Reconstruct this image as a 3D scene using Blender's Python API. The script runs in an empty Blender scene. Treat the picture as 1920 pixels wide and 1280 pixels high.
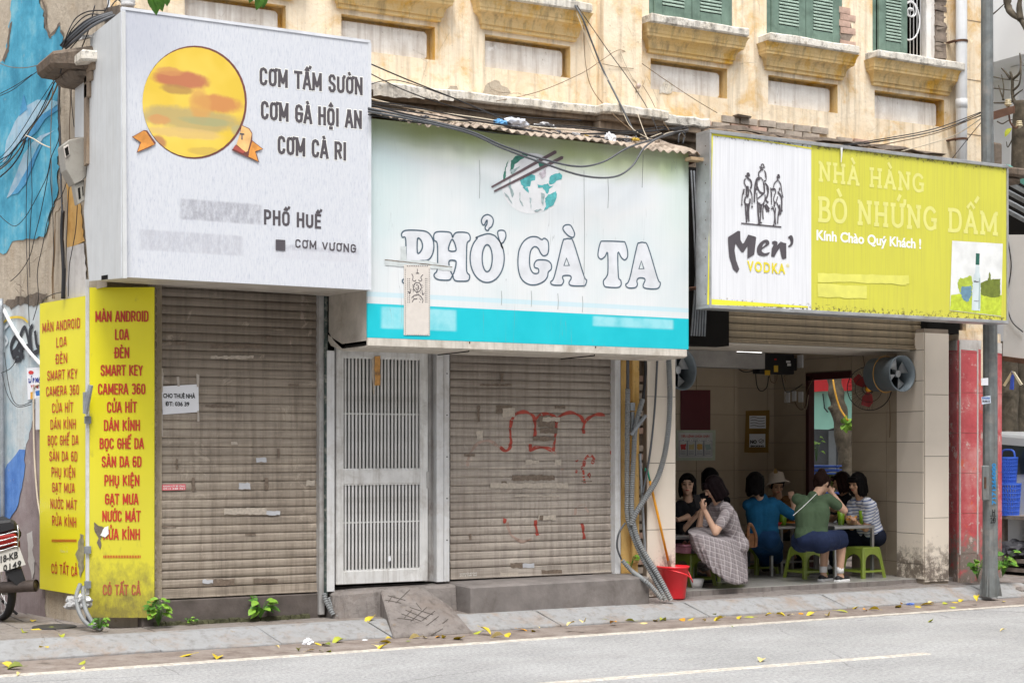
import bpy,bmesh,math,random
from mathutils import Vector,Matrix
R=math.radians
random.seed(7)
sc=bpy.context.scene
COL=sc.collection
# ------ camera, world, sun, exposure
CAM_D,CAM_H,FPX,YAW,HOR=13.2,1.6,3060.0,R(29.58),842.0
cam_d=bpy.data.cameras.new('camera');cam=bpy.data.objects.new('camera',cam_d);COL.objects.link(cam)
cam.location=(0,-CAM_D,CAM_H);cam.rotation_euler=(R(90),0,-YAW)
cam_d.sensor_width=36;cam_d.lens=FPX/1920*36
cam_d.shift_y=(HOR-640)/1920;cam_d.clip_end=500;cam_d.clip_start=.1
sc.camera=cam
W=bpy.data.worlds.new('World');sc.world=W;W.use_nodes=True
wn=W.node_tree;bg=wn.nodes['Background']
sky=wn.nodes.new('ShaderNodeTexSky');sky.sky_type='NISHITA';sky.sun_disc=False
SUN_EL,SUN_AZ=R(62),R(205)
sky.sun_elevation=SUN_EL;sky.sun_rotation=SUN_AZ;sky.dust_density=3.0;sky.air_density=1.0
hs=wn.nodes.new('ShaderNodeHueSaturation');hs.inputs['Saturation'].default_value=.22
wn.links.new(sky.outputs[0],hs.inputs['Color']);wn.links.new(hs.outputs[0],bg.inputs['Color'])
bg.inputs['Strength'].default_value=.11
sun_d=bpy.data.lights.new('sun','SUN');sun=bpy.data.objects.new('sun',sun_d);COL.objects.link(sun)
sun_d.energy=1.5;sun_d.angle=R(25);sun_d.color=(1.0,.97,.93)
sdir=Vector((math.sin(SUN_AZ)*math.cos(SUN_EL),math.cos(SUN_AZ)*math.cos(SUN_EL),math.sin(SUN_EL)))
sun.rotation_euler=(-sdir).to_track_quat('-Z','Y').to_euler()
sun.location=(5,-8,14)
sc.view_settings.view_transform='Standard';sc.view_settings.look='None'
sc.view_settings.exposure=1.12;sc.view_settings.gamma=1.0;sc.view_settings.use_curve_mapping=False
sc.cycles.max_bounces=6
# ------ measuring: a sight line of the photograph met with a real plane
CA,SA=math.cos(YAW),math.sin(YAW)
FWD,RGT=Vector((SA,CA,0)),Vector((CA,-SA,0))
CAMP=Vector((0,-CAM_D,CAM_H))
def ray(px,py):return FWD+RGT*((px-960)/FPX)+Vector((0,0,(HOR-py)/FPX))
def P(px,py,Y=.0):
 d=ray(px,py);t=(Y+CAM_D)/d.y;return CAMP+d*t
def PX(px,py,X):
 d=ray(px,py);t=X/d.x;return CAMP+d*t
def PG(px,py,z=.0):
 d=ray(px,py);t=(z-CAM_H)/d.z;return CAMP+d*t
class VPlane:
 def __init__(s,a,b,off=.0):
  s.u=Vector((b[0]-a[0],b[1]-a[1],0)).normalized()
  s.n=Vector((s.u.y,-s.u.x,0))
  s.o=Vector((a[0],a[1],0))+s.n*off
 def hit(s,px,py):
  d=ray(px,py);t=(s.o-CAMP).dot(s.n)/d.dot(s.n);return CAMP+d*t
 def off(s,k):return VPlane(s.o,s.o+s.u,k)
def YPl(Y):return VPlane((0,Y),(1,Y))
# ------ objects
def tag(o,label=None,cat=None,group=None,kind=None):
 if label:o['label']=label
 if cat:o['category']=cat
 if group:o['group']=group
 if kind:o['kind']=kind
 return o
def thing(name,label,cat,loc=(0,0,0),rz=0,group=None):
 o=bpy.data.objects.new(name,None);COL.objects.link(o);o.location=loc;o.rotation_euler=(0,0,rz)
 o.empty_display_size=.1
 return tag(o,label,cat,group)
def wloc(o):
 v=Vector((0,0,0))
 while o:v+=o.location;o=o.parent
 return v
def link(name,me,parent=None,loc=None):
 o=bpy.data.objects.new(name,me);COL.objects.link(o)
 if parent:o.parent=parent
 if loc is not None:o.location=loc
 return o
def copy_tree(o,parent=None):
 c=o.copy();COL.objects.link(c);c.parent=parent
 for ch in o.children:copy_tree(ch,c)
 return c
class MB:
 def __init__(s):s.v=[];s.f=[];s.m=[];s.mi=0
 def face(s,pts):
  n=len(s.v);s.v+=[Vector(p)for p in pts];s.f.append(list(range(n,n+len(pts))));s.m.append(s.mi);return s
 def box(s,x0,x1,y0,y1,z0,z1):
  return s.hexa([(x0,y0,z0),(x1,y0,z0),(x1,y1,z0),(x0,y1,z0)],[(x0,y0,z1),(x1,y0,z1),(x1,y1,z1),(x0,y1,z1)])
 def hexa(s,b,t):
  n=len(s.v);k=len(b);s.v+=[Vector(p)for p in b]+[Vector(p)for p in t]
  s.f.append([n+i for i in reversed(range(k))]);s.f.append([n+k+i for i in range(k)]);s.m+=[s.mi]*2
  for i in range(k):
   j=(i+1)%k;s.f.append([n+i,n+j,n+k+j,n+k+i]);s.m.append(s.mi)
  return s
 def slab(s,pts,d):
  d=Vector(d);return s.hexa([Vector(p)+d for p in pts],pts)
 def tube(s,path,r,seg=8,caps=True):
  path=[Vector(p)for p in path];rs=r if isinstance(r,(list,tuple))else[r]*len(path)
  rings=[];up=Vector((.13,.21,.97))
  for i,p in enumerate(path):
   t=(path[min(i+1,len(path)-1)]-path[max(i-1,0)])
   if t.length<1e-9:t=Vector((0,0,1))
   t.normalize();a=t.cross(up)
   if a.length<.05:a=t.cross(Vector((1,0,0)))
   a.normalize();b=t.cross(a);n=len(s.v)
   s.v+=[p+(a*math.cos(2*math.pi*k/seg)+b*math.sin(2*math.pi*k/seg))*rs[i]for k in range(seg)]
   rings.append(n)
  for i in range(len(rings)-1):
   for k in range(seg):
    k2=(k+1)%seg;s.f.append([rings[i]+k,rings[i]+k2,rings[i+1]+k2,rings[i+1]+k]);s.m.append(s.mi)
  if caps:
   s.f.append([rings[0]+k for k in reversed(range(seg))]);s.f.append([rings[-1]+k for k in range(seg)]);s.m+=[s.mi]*2
  return s
 def lathe(s,prof,c=(0,0,0),seg=20,M=None,closed=False):
  c=Vector(c);rings=[]
  for r,z in prof:
   n=len(s.v)
   for k in range(seg):
    a=2*math.pi*k/seg;p=Vector((r*math.cos(a),r*math.sin(a),z))
    s.v.append((M@p if M else p)+c)
   rings.append(n)
  L=len(rings)
  for i in range(L if closed else L-1):
   i2=(i+1)%L
   for k in range(seg):
    k2=(k+1)%seg;s.f.append([rings[i]+k,rings[i]+k2,rings[i2]+k2,rings[i2]+k]);s.m.append(s.mi)
  return s
 def mesh(s,name,mats,off=Vector((0,0,0)),smooth=False,fix=True):
  me=bpy.data.meshes.new(name);me.from_pydata([tuple(v-off)for v in s.v],[],s.f)
  for m in(mats if isinstance(mats,(list,tuple))else[mats]):me.materials.append(m)
  if any(s.m):
   me.polygons.foreach_set('material_index',s.m)
  if fix:
   bm=bmesh.new();bm.from_mesh(me);bmesh.ops.recalc_face_normals(bm,faces=bm.faces);bm.to_mesh(me);bm.free()
  if smooth:me.polygons.foreach_set('use_smooth',[True]*len(me.polygons))
  me.update();return me
 def build(s,name,mats,parent=None,smooth=False,bevel=.0,local=False,seg=1,label=None,fix=True):
  off=Vector((0,0,0))if(local or parent is None)else wloc(parent)
  me=s.mesh(name,mats,off,smooth,fix);o=link(name,me,parent)
  if bevel:
   b=o.modifiers.new('bevel','BEVEL');b.width=bevel;b.segments=seg;b.limit_method='ANGLE';b.angle_limit=R(40)
  if label:o['label']=label
  return o
def alone(mb,name,mats,label,cat,group=None,base=None,**kw):
 if base is None:
  xs=[v.x for v in mb.v];ys=[v.y for v in mb.v];zs=[v.z for v in mb.v]
  base=Vector(((min(xs)+max(xs))/2,(min(ys)+max(ys))/2,min(zs)))
 base=Vector(base)
 me=mb.mesh(name,mats,base,kw.get('smooth',False),kw.get('fix',True));o=link(name,me,None,base)
 if kw.get('bevel'):
  b=o.modifiers.new('bevel','BEVEL');b.width=kw['bevel'];b.segments=1;b.limit_method='ANGLE';b.angle_limit=R(40)
 return tag(o,label,cat,group)
def catmull(pts,n=6,closed=False):
 pts=[Vector(p)for p in pts];L=len(pts);out=[]
 for i in range(L if closed else L-1):
  g=(lambda k:pts[k%L])if closed else(lambda k:pts[max(0,min(L-1,k))])
  p0,p1,p2,p3=g(i-1),g(i),g(i+1),g(i+2)
  for k in range(n):
   t=k/n
   out.append(.5*((2*p1)+(p2-p0)*t+(2*p0-5*p1+4*p2-p3)*t*t+(3*p1-p0-3*p2+p3)*t**3))
 if not closed:out.append(pts[-1])
 return out
# ------ materials
class NT:
 def __init__(s,name):
  s.mat=bpy.data.materials.new(name);s.mat.use_nodes=True;s.t=s.mat.node_tree
  s.b=s.t.nodes['Principled BSDF'];s._c=None
 def n(s,typ,**kw):
  nd=s.t.nodes.new(typ)
  for k,v in kw.items():
   if k.startswith('_'):setattr(nd,k[1:],v)
  for k,v in kw.items():
   if not k.startswith('_'):
    key=int(k[1:])if k[0]=='i' and k[1:].isdigit()else k.replace('__',' ')
    s.put(nd.inputs[key],v)
  return nd
 def put(s,sock,v):
  if isinstance(v,bpy.types.NodeSocket):s.t.links.new(v,sock)
  elif v is not None:
   if isinstance(v,(tuple,list))and len(v)==3 and sock.type=='RGBA':v=(*v,1)
   sock.default_value=v
 def co(s,kind='Object'):
  if s._c is None:s._c=s.t.nodes.new('ShaderNodeTexCoord')
  return s._c.outputs[kind]
 def wpos(s):return s.n('ShaderNodeNewGeometry').outputs['Position']
 def scaled(s,sc_,kind='Object',vec=None):
  m=s.n('ShaderNodeMapping',Vector=vec if vec is not None else s.co(kind));m.inputs['Scale'].default_value=sc_;return m.outputs[0]
 def noise(s,scale,detail=4,rough=.55,vec=None,dist=.0,out=0):
  return s.n('ShaderNodeTexNoise',Vector=vec if vec is not None else s.co(),Scale=float(scale),Detail=float(detail),Roughness=rough,Distortion=dist).outputs[out]
 def ramp(s,fac,stops):
  r=s.n('ShaderNodeValToRGB',Fac=fac);e=r.color_ramp.elements
  while len(e)<len(stops):e.new(.5)
  for k,(p,c)in enumerate(stops):
   e[k].position=p;e[k].color=(c,c,c,1)if isinstance(c,(int,float))else(*c,1)
  return r.outputs[0]
 def mix(s,f,a,b,mode='MIX'):
  m=s.n('ShaderNodeMix',_data_type='RGBA',_blend_type=mode);s.put(m.inputs[0],f);s.put(m.inputs[6],a);s.put(m.inputs[7],b);return m.outputs[2]
 def math(s,op,a,b=.0,c=.0,clamp=False):
  m=s.n('ShaderNodeMath',_operation=op,_use_clamp=clamp);s.put(m.inputs[0],a);s.put(m.inputs[1],b);s.put(m.inputs[2],c);return m.outputs[0]
 def sep(s,vec):return s.n('ShaderNodeSeparateXYZ',Vector=vec).outputs
 def smooth(s,v,a,b):
  m=s.n('ShaderNodeMapRange',Value=v);m.interpolation_type='SMOOTHSTEP'
  m.inputs[1].default_value=a;m.inputs[2].default_value=b;return m.outputs[0]
 def band(s,v,a,b,soft):
  return s.math('MULTIPLY',s.smooth(v,a-soft,a+soft),s.math('SUBTRACT',1.0,s.smooth(v,b-soft,b+soft)))
 def bump(s,h,strength=.3,dist=.01):
  b=s.n('ShaderNodeBump',Height=h,Strength=strength,Distance=dist);s.t.links.new(b.outputs[0],s.b.inputs['Normal'])
 def done(s,col,rough=.6,metal=.0,spec=.5):
  s.put(s.b.inputs['Base Color'],col);s.put(s.b.inputs['Roughness'],rough);s.put(s.b.inputs['Metallic'],metal)
  s.put(s.b.inputs['Specular IOR Level'],spec);return s.mat
def simple(name,c,rough=.6,metal=.0,var=.15,sc_=6.0,dirt=None,damt=.5,bump=.15,bs=60.0,spec=.4,streak=None):
 t=NT(name);d=tuple(x*(1-var)for x in c);l=tuple(min(1,x*(1+var*.6))for x in c)
 col=t.ramp(t.noise(sc_,5,.6),[(.3,d),(.7,l)])
 if dirt:
  m=t.ramp(t.noise(sc_*.7,7,.7,dist=.4),[(.5,.0),(.72,damt)]);col=t.mix(m,col,dirt)
 if streak:
  v=t.scaled((16,16,.9));m=t.ramp(t.noise(1.6,5,.65,vec=v),[(.48,.0),(.72,streak[1])]);col=t.mix(m,col,streak[0])
 if bump:t.bump(t.noise(bs,4),bump,.004)
 return t.done(col,rough,metal,spec)
M={}
def plaster(name,base,light,ochre,grey,gamt=.55,oamt=.55,bumpy=.5,st_lo=.5,spots=.0):
 t=NT(name);v=t.wpos()
 col=t.ramp(t.noise(1.3,8,.68,vec=v),[(.28,base),(.5,light),(.72,base)])
 o=t.ramp(t.noise(2.6,8,.72,vec=v,dist=.5),[(.5,.0),(.66,oamt)]);col=t.mix(o,col,ochre)
 sv=t.scaled((9,9,.55),vec=v);st=t.ramp(t.noise(1.5,7,.65,vec=sv),[(st_lo,.0),(st_lo+.22,gamt)])
 col=t.mix(st,col,grey)
 if spots:col=t.mix(t.ramp(t.noise(12,8,.8,vec=v),[(.5,.0),(.62,spots)]),col,(.05,.045,.04))
 pale=t.ramp(t.noise(5,9,.8,vec=v),[(.62,.0),(.66,.65)]);col=t.mix(pale,col,tuple(min(1,x*1.25)for x in light))
 vor=t.n('ShaderNodeTexVoronoi',_feature='DISTANCE_TO_EDGE',Vector=t.mix(.12,v,t.noise(2.5,6,vec=v,out=1)),Scale=1.7).outputs[0]
 crack=t.ramp(vor,[(.0,.6),(.004,.0)]);crack=t.math('MULTIPLY',crack,t.ramp(t.noise(1.1,3,vec=v),[(.56,.0),(.62,1.0)]))
 col=t.mix(crack,col,(.10,.07,.04))
 fl=t.ramp(t.noise(13,7,.75,vec=v),[(.62,.0),(.67,.55)]);col=t.mix(fl,col,(.25,.18,.1))
 t.bump(t.math('ADD',t.noise(9,9,.7,vec=v),t.math('MULTIPLY',crack,-.6)),bumpy,.03)
 return t.done(col,.85,spec=.2)
M['facade']=plaster('facade_plaster',(.78,.61,.40),(.86,.74,.57),(.68,.40,.10),(.36,.28,.19),.62,.72,st_lo=.48)
M['mould']=plaster('moulding_plaster',(.70,.47,.17),(.74,.55,.28),(.68,.36,.02),(.22,.16,.10),.75,.95,st_lo=.50)
M['panel']=plaster('panel_plaster',(.70,.66,.61),(.84,.82,.79),(.5,.44,.36),(.38,.31,.26),.6,.4,st_lo=.46)
M['ledge']=plaster('ledge_plaster',(.62,.58,.51),(.74,.70,.63),(.62,.46,.22),(.15,.13,.11),.7,.3,spots=.6)
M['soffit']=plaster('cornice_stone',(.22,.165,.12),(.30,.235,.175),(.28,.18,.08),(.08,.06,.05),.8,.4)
M['oldwall']=plaster('bare_render',(.40,.33,.25),(.50,.43,.34),(.42,.31,.2),(.2,.16,.13),.5,.4,.8)
M['brownledge']=plaster('sooty_stone',(.11,.085,.065),(.19,.155,.125),(.22,.15,.10),(.03,.026,.022),.8,.5,.9)
M['concrete']=plaster('step_concrete',(.17,.15,.14),(.25,.225,.21),(.20,.16,.135),(.06,.05,.045),.6,.6,.8)
M['kerb']=plaster('kerb_granite',(.25,.245,.24),(.31,.315,.32),(.29,.235,.195),(.14,.125,.115),.6,.85,.4)
M['paver']=plaster('pavement_slab',(.19,.165,.15),(.26,.235,.215),(.21,.16,.125),(.08,.068,.06),.6,.75,.6)
def road_mat():
 t=NT('road_asphalt');v=t.wpos()
 sp=t.noise(40,5,.95,vec=t.scaled((1,.55,1),vec=v));c=t.ramp(sp,[(.34,(.20,.20,.20)),(.47,(.35,.35,.35)),(.55,(.42,.42,.42)),(.68,(.60,.60,.60))])
 vo=t.n('ShaderNodeTexVoronoi',_feature='DISTANCE_TO_EDGE',Vector=t.mix(.25,v,t.noise(1.2,5,vec=v,out=1)),Scale=.55).outputs[0];c=t.mix(t.math('MULTIPLY',t.ramp(vo,[(0,.6),(.004,.0)]),t.ramp(t.noise(.5,2,vec=v),[(.45,.0),(.55,1.0)])),c,(.09,.085,.08))
 oil=t.ramp(t.noise(1.7,6,.65,vec=v),[(.60,.0),(.72,.35)]);c=t.mix(oil,c,(.17,.165,.16))
 l=t.ramp(t.noise(.8,6,.6,vec=v),[(.3,.78),(.7,1.06)]);c=t.mix(1.0,c,l,'MULTIPLY')
 s2=t.ramp(t.noise(28,3,vec=v),[(.66,.0),(.74,.45)]);c=t.mix(s2,c,(.17,.16,.15))
 tr=t.ramp(t.noise(1.0,5,.6,vec=t.scaled((.25,3.5,1),vec=v)),[(.45,.0),(.75,.3)]);c=t.mix(tr,c,(.30,.29,.28))
 t.bump(sp,.6,.006);return t.done(c,.9,spec=.25)
M['road']=road_mat()
def gutter_mat():
 t=NT('gutter_dirt');v=t.wpos()
 c=t.ramp(t.noise(4,9,.75,vec=v),[(.3,(.13,.10,.085)),(.5,(.25,.21,.185)),(.72,(.34,.305,.28))])
 s2=t.ramp(t.noise(40,4,vec=v),[(.62,.0),(.7,.6)]);c=t.mix(s2,c,(.10,.07,.05))
 t.bump(t.noise(35,6,vec=v),.7,.01);return t.done(c,.95,spec=.15)
M['gutter']=gutter_mat()
def paint_line():
 t=NT('road_line_paint');v=t.wpos()
 m=t.ramp(t.noise(14,8,.75,vec=v),[(.40,.0),(.56,.95)])
 c=t.mix(m,(.66,.62,.54),(.40,.36,.32));return t.done(c,.8)
M['line']=paint_line()
def slat_mat(name,a,b,dirt):
 t=NT(name);v=t.wpos()
 c=t.ramp(t.noise(1.1,6,.6,vec=v),[(.3,a),(.7,b)])
 h=t.ramp(t.noise(2,6,.6,vec=t.scaled((.9,.9,22),vec=v)),[(.35,.74),(.65,1.15)]);c=t.mix(1.0,c,h,'MULTIPLY')
 st=t.ramp(t.noise(1.4,7,.7,vec=t.scaled((14,14,.8),vec=v)),[(.45,.0),(.8,.75)]);c=t.mix(st,c,dirt)
 z=t.sep(v)[2];top=t.smooth(z,1.7,2.75);c=t.mix(t.math('MULTIPLY',top,t.noise(2.2,5,vec=v)),c,dirt)  # blends to the darker colour towards the top of the shutter
 sc2=t.ramp(t.noise(30,6,.8,vec=t.scaled((1,1,2.4),vec=v)),[(.64,.0),(.68,.45)]);c=t.mix(sc2,c,tuple(x*1.5 for x in b))
 lg=t.ramp(t.noise(3.1,8,.75,vec=v,dist=1.2),[(.60,.0),(.63,.35)]);c=t.mix(lg,c,tuple(x*1.35 for x in b))
 t.bump(t.noise(40,4,vec=v),.1,.002);return t.done(c,.55,.0,.45)
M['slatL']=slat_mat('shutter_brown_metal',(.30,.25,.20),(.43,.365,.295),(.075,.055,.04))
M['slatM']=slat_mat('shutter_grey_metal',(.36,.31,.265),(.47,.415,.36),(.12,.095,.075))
M['slatR']=slat_mat('shutter_box_metal',(.27,.21,.13),(.38,.30,.20),(.09,.07,.045))
M['whitemetal']=simple('white_painted_metal',(.66,.665,.67),.45,var=.1,dirt=(.36,.32,.28),damt=.55,bump=.08,streak=((.35,.31,.27),.4))
M['doorpaint']=simple('worn_white_door_paint',(.70,.70,.69),.45,var=.15,sc_=5,dirt=(.30,.27,.24),damt=.7,bump=.1,streak=((.33,.30,.27),.55))
M['dirtypaint']=simple('dirty_grey_paint',(.42,.41,.40),.55,var=.25,dirt=(.16,.13,.11),damt=.8,streak=((.14,.11,.09),.6))
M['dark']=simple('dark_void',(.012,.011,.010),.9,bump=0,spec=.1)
M['darkmetal']=simple('dark_steel',(.06,.06,.065),.5,.3)
M['black']=simple('black_rubber',(.018,.018,.02),.55,var=.2)
M['cable']=simple('black_cable',(.022,.022,.025),.5,var=.2,bump=0)
M['cableg']=simple('grey_cable',(.10,.105,.115),.5,var=.2,bump=0)
M['cableb']=simple('brown_cable',(.20,.13,.07),.6,var=.2,bump=0)
M['cablew']=simple('cream_cable',(.60,.52,.40),.6,var=.1,bump=0)
M['conduit']=simple('grey_corrugated_conduit',(.22,.23,.235),.5,var=.15,dirt=(.3,.26,.2),damt=.5)
M['alu']=simple('dull_aluminium',(.46,.47,.48),.4,.55,var=.2,dirt=(.25,.22,.2),damt=.6)
M['galv']=simple('galvanised_steel',(.30,.325,.35),.5,.35,var=.25,sc_=9,dirt=(.16,.15,.14),damt=.5,streak=((.2,.18,.16),.3))
M['pole']=simple('grey_green_lamp_post',(.17,.185,.185),.6,.1,var=.3,sc_=9,dirt=(.30,.27,.24),damt=.6,streak=((.10,.085,.075),.6))
M['pvc']=simple('white_pvc_pipe',(.72,.73,.74),.4,var=.08,streak=((.45,.4,.33),.35))
M['rust']=simple('rusty_steel',(.13,.065,.04),.8,.2,var=.4,sc_=12,bump=.4)
M['greenwood']=simple('green_shutter_paint',(.15,.225,.18),.6,var=.25,sc_=9,dirt=(.05,.09,.065),damt=.6,bump=.3)
M['greenlite']=simple('pale_green_louvre_paint',(.40,.52,.44),.6,var=.2,sc_=14,dirt=(.10,.15,.12),damt=.4)
def brick_m(name,c):return simple(name,c,.9,var=.35,sc_=14,dirt=(.42,.33,.27),damt=.5,bump=.6,bs=50)
M['brick']=brick_m('pale_red_brick',(.50,.34,.27));M['brickd']=brick_m('sooty_brick',(.42,.36,.30))
M['mortar']=simple('crumbling_mortar',(.26,.21,.17),.95,var=.4,sc_=14,bump=.8,bs=40)
M['tin']=simple('old_corrugated_tin',(.44,.36,.29),.7,.1,var=.35,sc_=7,dirt=(.14,.095,.065),damt=.9,bump=.3)
M['tile']=simple('shaded_cream_tile',(.47,.385,.285),.25,var=.05,sc_=2.5,dirt=(.6,.5,.38),damt=.3,bump=.02,spec=.5)  # room shade put into the colour: darker copy of the pale pillar tile
def footed(name,c,dirt,z0,z1):
 t=NT(name);v=t.wpos();col=t.ramp(t.noise(3,5,vec=v),[(.3,tuple(x*.93 for x in c)),(.7,c)])
 z=t.sep(v)[2];f=t.math('SUBTRACT',1.0,t.smooth(z,z0,z1))
 sp=t.ramp(t.math('ADD',t.noise(9,9,.8,vec=v),t.math('MULTIPLY',f,.22)),[(.62,.0),(.74,.9)])
 col=t.mix(t.math('MULTIPLY',sp,f),col,dirt)
 s2=t.ramp(t.noise(26,5,.8,vec=v),[(.70,.0),(.74,.4)]);col=t.mix(s2,col,dirt)
 t.bump(t.noise(30,4,vec=v),.06,.003);return t.done(col,.35)
M['tilefoot']=footed('pillar_tile_scuffed',(.80,.71,.60),(.12,.09,.07),.3,.85)
def redtile():
 t=NT('red_painted_tile');v=t.wpos()
 c=t.ramp(t.noise(2.0,6,.7,vec=v),[(.3,(.40,.04,.05)),(.5,(.58,.10,.11)),(.66,(.66,.26,.25))])
 m=t.ramp(t.noise(5,8,.75,vec=v,dist=.6),[(.60,.0),(.64,.7)]);c=t.mix(m,c,(.72,.12,.04))
 z=t.sep(v)[2];f=t.math('SUBTRACT',1.0,t.smooth(z,.4,1.0))
 sp=t.ramp(t.math('ADD',t.noise(7,9,.75,vec=v),t.math('MULTIPLY',f,.3)),[(.66,.0),(.78,1.0)])
 c=t.mix(t.math('MULTIPLY',sp,t.math('ADD',f,.25,clamp=True)),c,(.25,.2,.17))
 w=t.ramp(t.noise(7,9,.8,vec=v),[(.57,.0),(.61,.8)]);c=t.mix(w,c,(.68,.55,.50))
 t.bump(t.noise(20,6,vec=v),.2,.006);return t.done(c,.45)
M['redtile']=redtile()
M['ochrewall']=plaster('ochre_wall',(.62,.36,.10),(.66,.43,.16),(.5,.26,.05),(.16,.1,.06),.8,.6)
M['grout']=simple('tile_grout',(.25,.205,.16),.9)
M['floor']=simple('restaurant_floor_tile',(.42,.41,.385),.25,var=.1,sc_=3,bump=.02)
M['ceil']=simple('pale_ceiling_paint',(.66,.60,.52),.8,var=.1,sc_=2)
M['skin']=simple('light_skin',(.58,.36,.25),.5,var=.07,sc_=20,bump=.03)
M['skin2']=simple('tan_skin',(.50,.29,.18),.5,var=.07,sc_=20,bump=.03)
def hairm(name,c):
 t=NT(name);v=t.scaled((60,60,5));k=t.ramp(t.noise(2,3,vec=v),[(.3,tuple(x*.4 for x in c)),(.75,tuple(x*1.5 for x in c))])
 t.bump(t.noise(3,3,vec=v),.5,.01);return t.done(k,.45,spec=.06)
M['hairk']=hairm('black_hair',(.006,.005,.005));M['hairb']=hairm('dark_brown_hair',(.020,.009,.007))
M['hairp']=hairm('dark_plum_hair',(.009,.005,.006))
M['lime']=simple('lime_plastic',(.20,.26,.04),.35,var=.08,sc_=10,bump=.02,spec=.5)
M['bluep']=simple('blue_plastic',(.06,.16,.72),.35,var=.1,spec=.5,bump=.02)
M['redp']=simple('red_bucket_plastic',(.80,.025,.035),.3,var=.06,spec=.5,bump=.02)
M['pinkp']=simple('pink_plastic',(.85,.40,.52),.4,var=.08)
M['steel']=simple('brushed_table_steel',(.42,.42,.42),.35,.8,var=.12)
M['white']=simple('matt_white',(.78,.78,.78),.6,var=.04,bump=.02)
M['paper']=simple('white_paper',(.80,.81,.85),.8,var=.03,bump=.05,bs=12)
M['ink']=simple('dark_grey_print',(.085,.075,.085),.6,bump=0,var=.1)
M['blackink']=simple('black_print',(.02,.02,.02),.6,bump=0)
M['redink']=simple('dark_red_print',(.50,.035,.02),.55,bump=0,var=.1)
M['fadedink']=simple('faded_maroon_print',(.40,.10,.05),.6,bump=0,var=.15)
M['slateink']=simple('slate_outline_print',(.08,.12,.16),.6,bump=0)
M['paleyel']=simple('faded_cream_print',(.72,.70,.22),.6,bump=0,var=.06,sc_=9)
M['whiteink']=simple('white_print',(.88,.88,.84),.6,bump=0,var=.04)
M['olivink']=simple('mustard_print',(.78,.66,.04),.6,bump=0)
# ------ flat print and lettering
def to2d(curve_data):
 o=bpy.data.objects.new('tmp',curve_data);COL.objects.link(o)
 me=bpy.data.meshes.new_from_object(o);bpy.data.objects.remove(o);bpy.data.curves.remove(curve_data);return me
def place2d(me,name,mat,parent,p0,u,sx,sy,up=Vector((0,0,1)),x0=.0,y0=.0):
 off=wloc(parent)if parent else Vector((0,0,0))
 for v in me.vertices:
  v.co=p0+u*((v.co.x-x0)*sx)+up*((v.co.y-y0)*sy)-off
 me.materials.clear();me.materials.append(mat);me.name=name
 for p in me.polygons:p.material_index=0
 return link(name,me,parent)
_cap={}
def text_mesh(s,bold=.0,spacing=1.0):
 c=bpy.data.curves.new('t','FONT');c.body=s;c.size=1.0;c.offset=bold;c.resolution_u=3;c.fill_mode='FRONT'
 c.space_character=spacing
 return to2d(c)
def text_px(s,pl,x0,x1,yc,cap,mat,parent,name='lettering',bold=.02,off=.002,spacing=1.0,lab=None,tilt=None,shear=.0):
 """lettering on a vertical plane: spans sight lines x0..x1, capital height cap, centred on yc"""
 if bold not in _cap:
  h=text_mesh('H',bold);ys=[v.co.y for v in h.vertices];_cap[bold]=(min(ys),max(ys));bpy.data.meshes.remove(h)
 me=text_mesh(s,bold,spacing);xs=[v.co.x for v in me.vertices]
 q=pl.off(off);y0,y1=(yc,yc)if tilt is None else(yc-tilt,yc+tilt)
 a,b=q.hit(x0,y0),q.hit(x1,y1);w=Vector((b.x-a.x,b.y-a.y,0)).length;xm=(x0+x1)/2
 zt,zb=q.hit(xm,yc-cap/2).z,q.hit(xm,yc+cap/2).z
 c0,c1=_cap[bold];sy=(zt-zb)/(c1-c0);sx=w/max(1e-6,max(xs)-min(xs))
 u=q.u if q.u.dot(RGT)>0 else-q.u
 if tilt is not None:u=(b-a).normalized()
 for v in me.vertices:v.co.x+=v.co.y*shear
 st=a.copy();st.z=zb if tilt is None else a.z-(zt-zb)/2
 o=place2d(me,name,mat,parent,st,u,sx,sy,x0=min(xs),y0=c0)
 if lab:o['label']=lab
 return o
def shape(loops,pl,mat,parent,name,off=.002,tr=None,lab=None):
 """filled outline(s) given as sight lines, lying on the plane"""
 q=pl.off(off);c=bpy.data.curves.new('s','CURVE');c.dimensions='2D';c.fill_mode='FRONT'
 org=q.hit(960,640);u=q.u if q.u.dot(RGT)>0 else-q.u
 for lp in loops:
  if tr:lp=[(tr[0]+x/tr[2],tr[1]+y/tr[2])for x,y in lp]
  sp=c.splines.new('POLY');sp.points.add(len(lp)-1);sp.use_cyclic_u=True
  for k,(x,y)in enumerate(lp):
   h=q.hit(x,y)-org;sp.points[k].co=(h.dot(u),h.z,0,1)
 o=place2d(to2d(c),name,mat,parent,org,u,1,1)
 if lab:o['label']=lab
 return o
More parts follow.
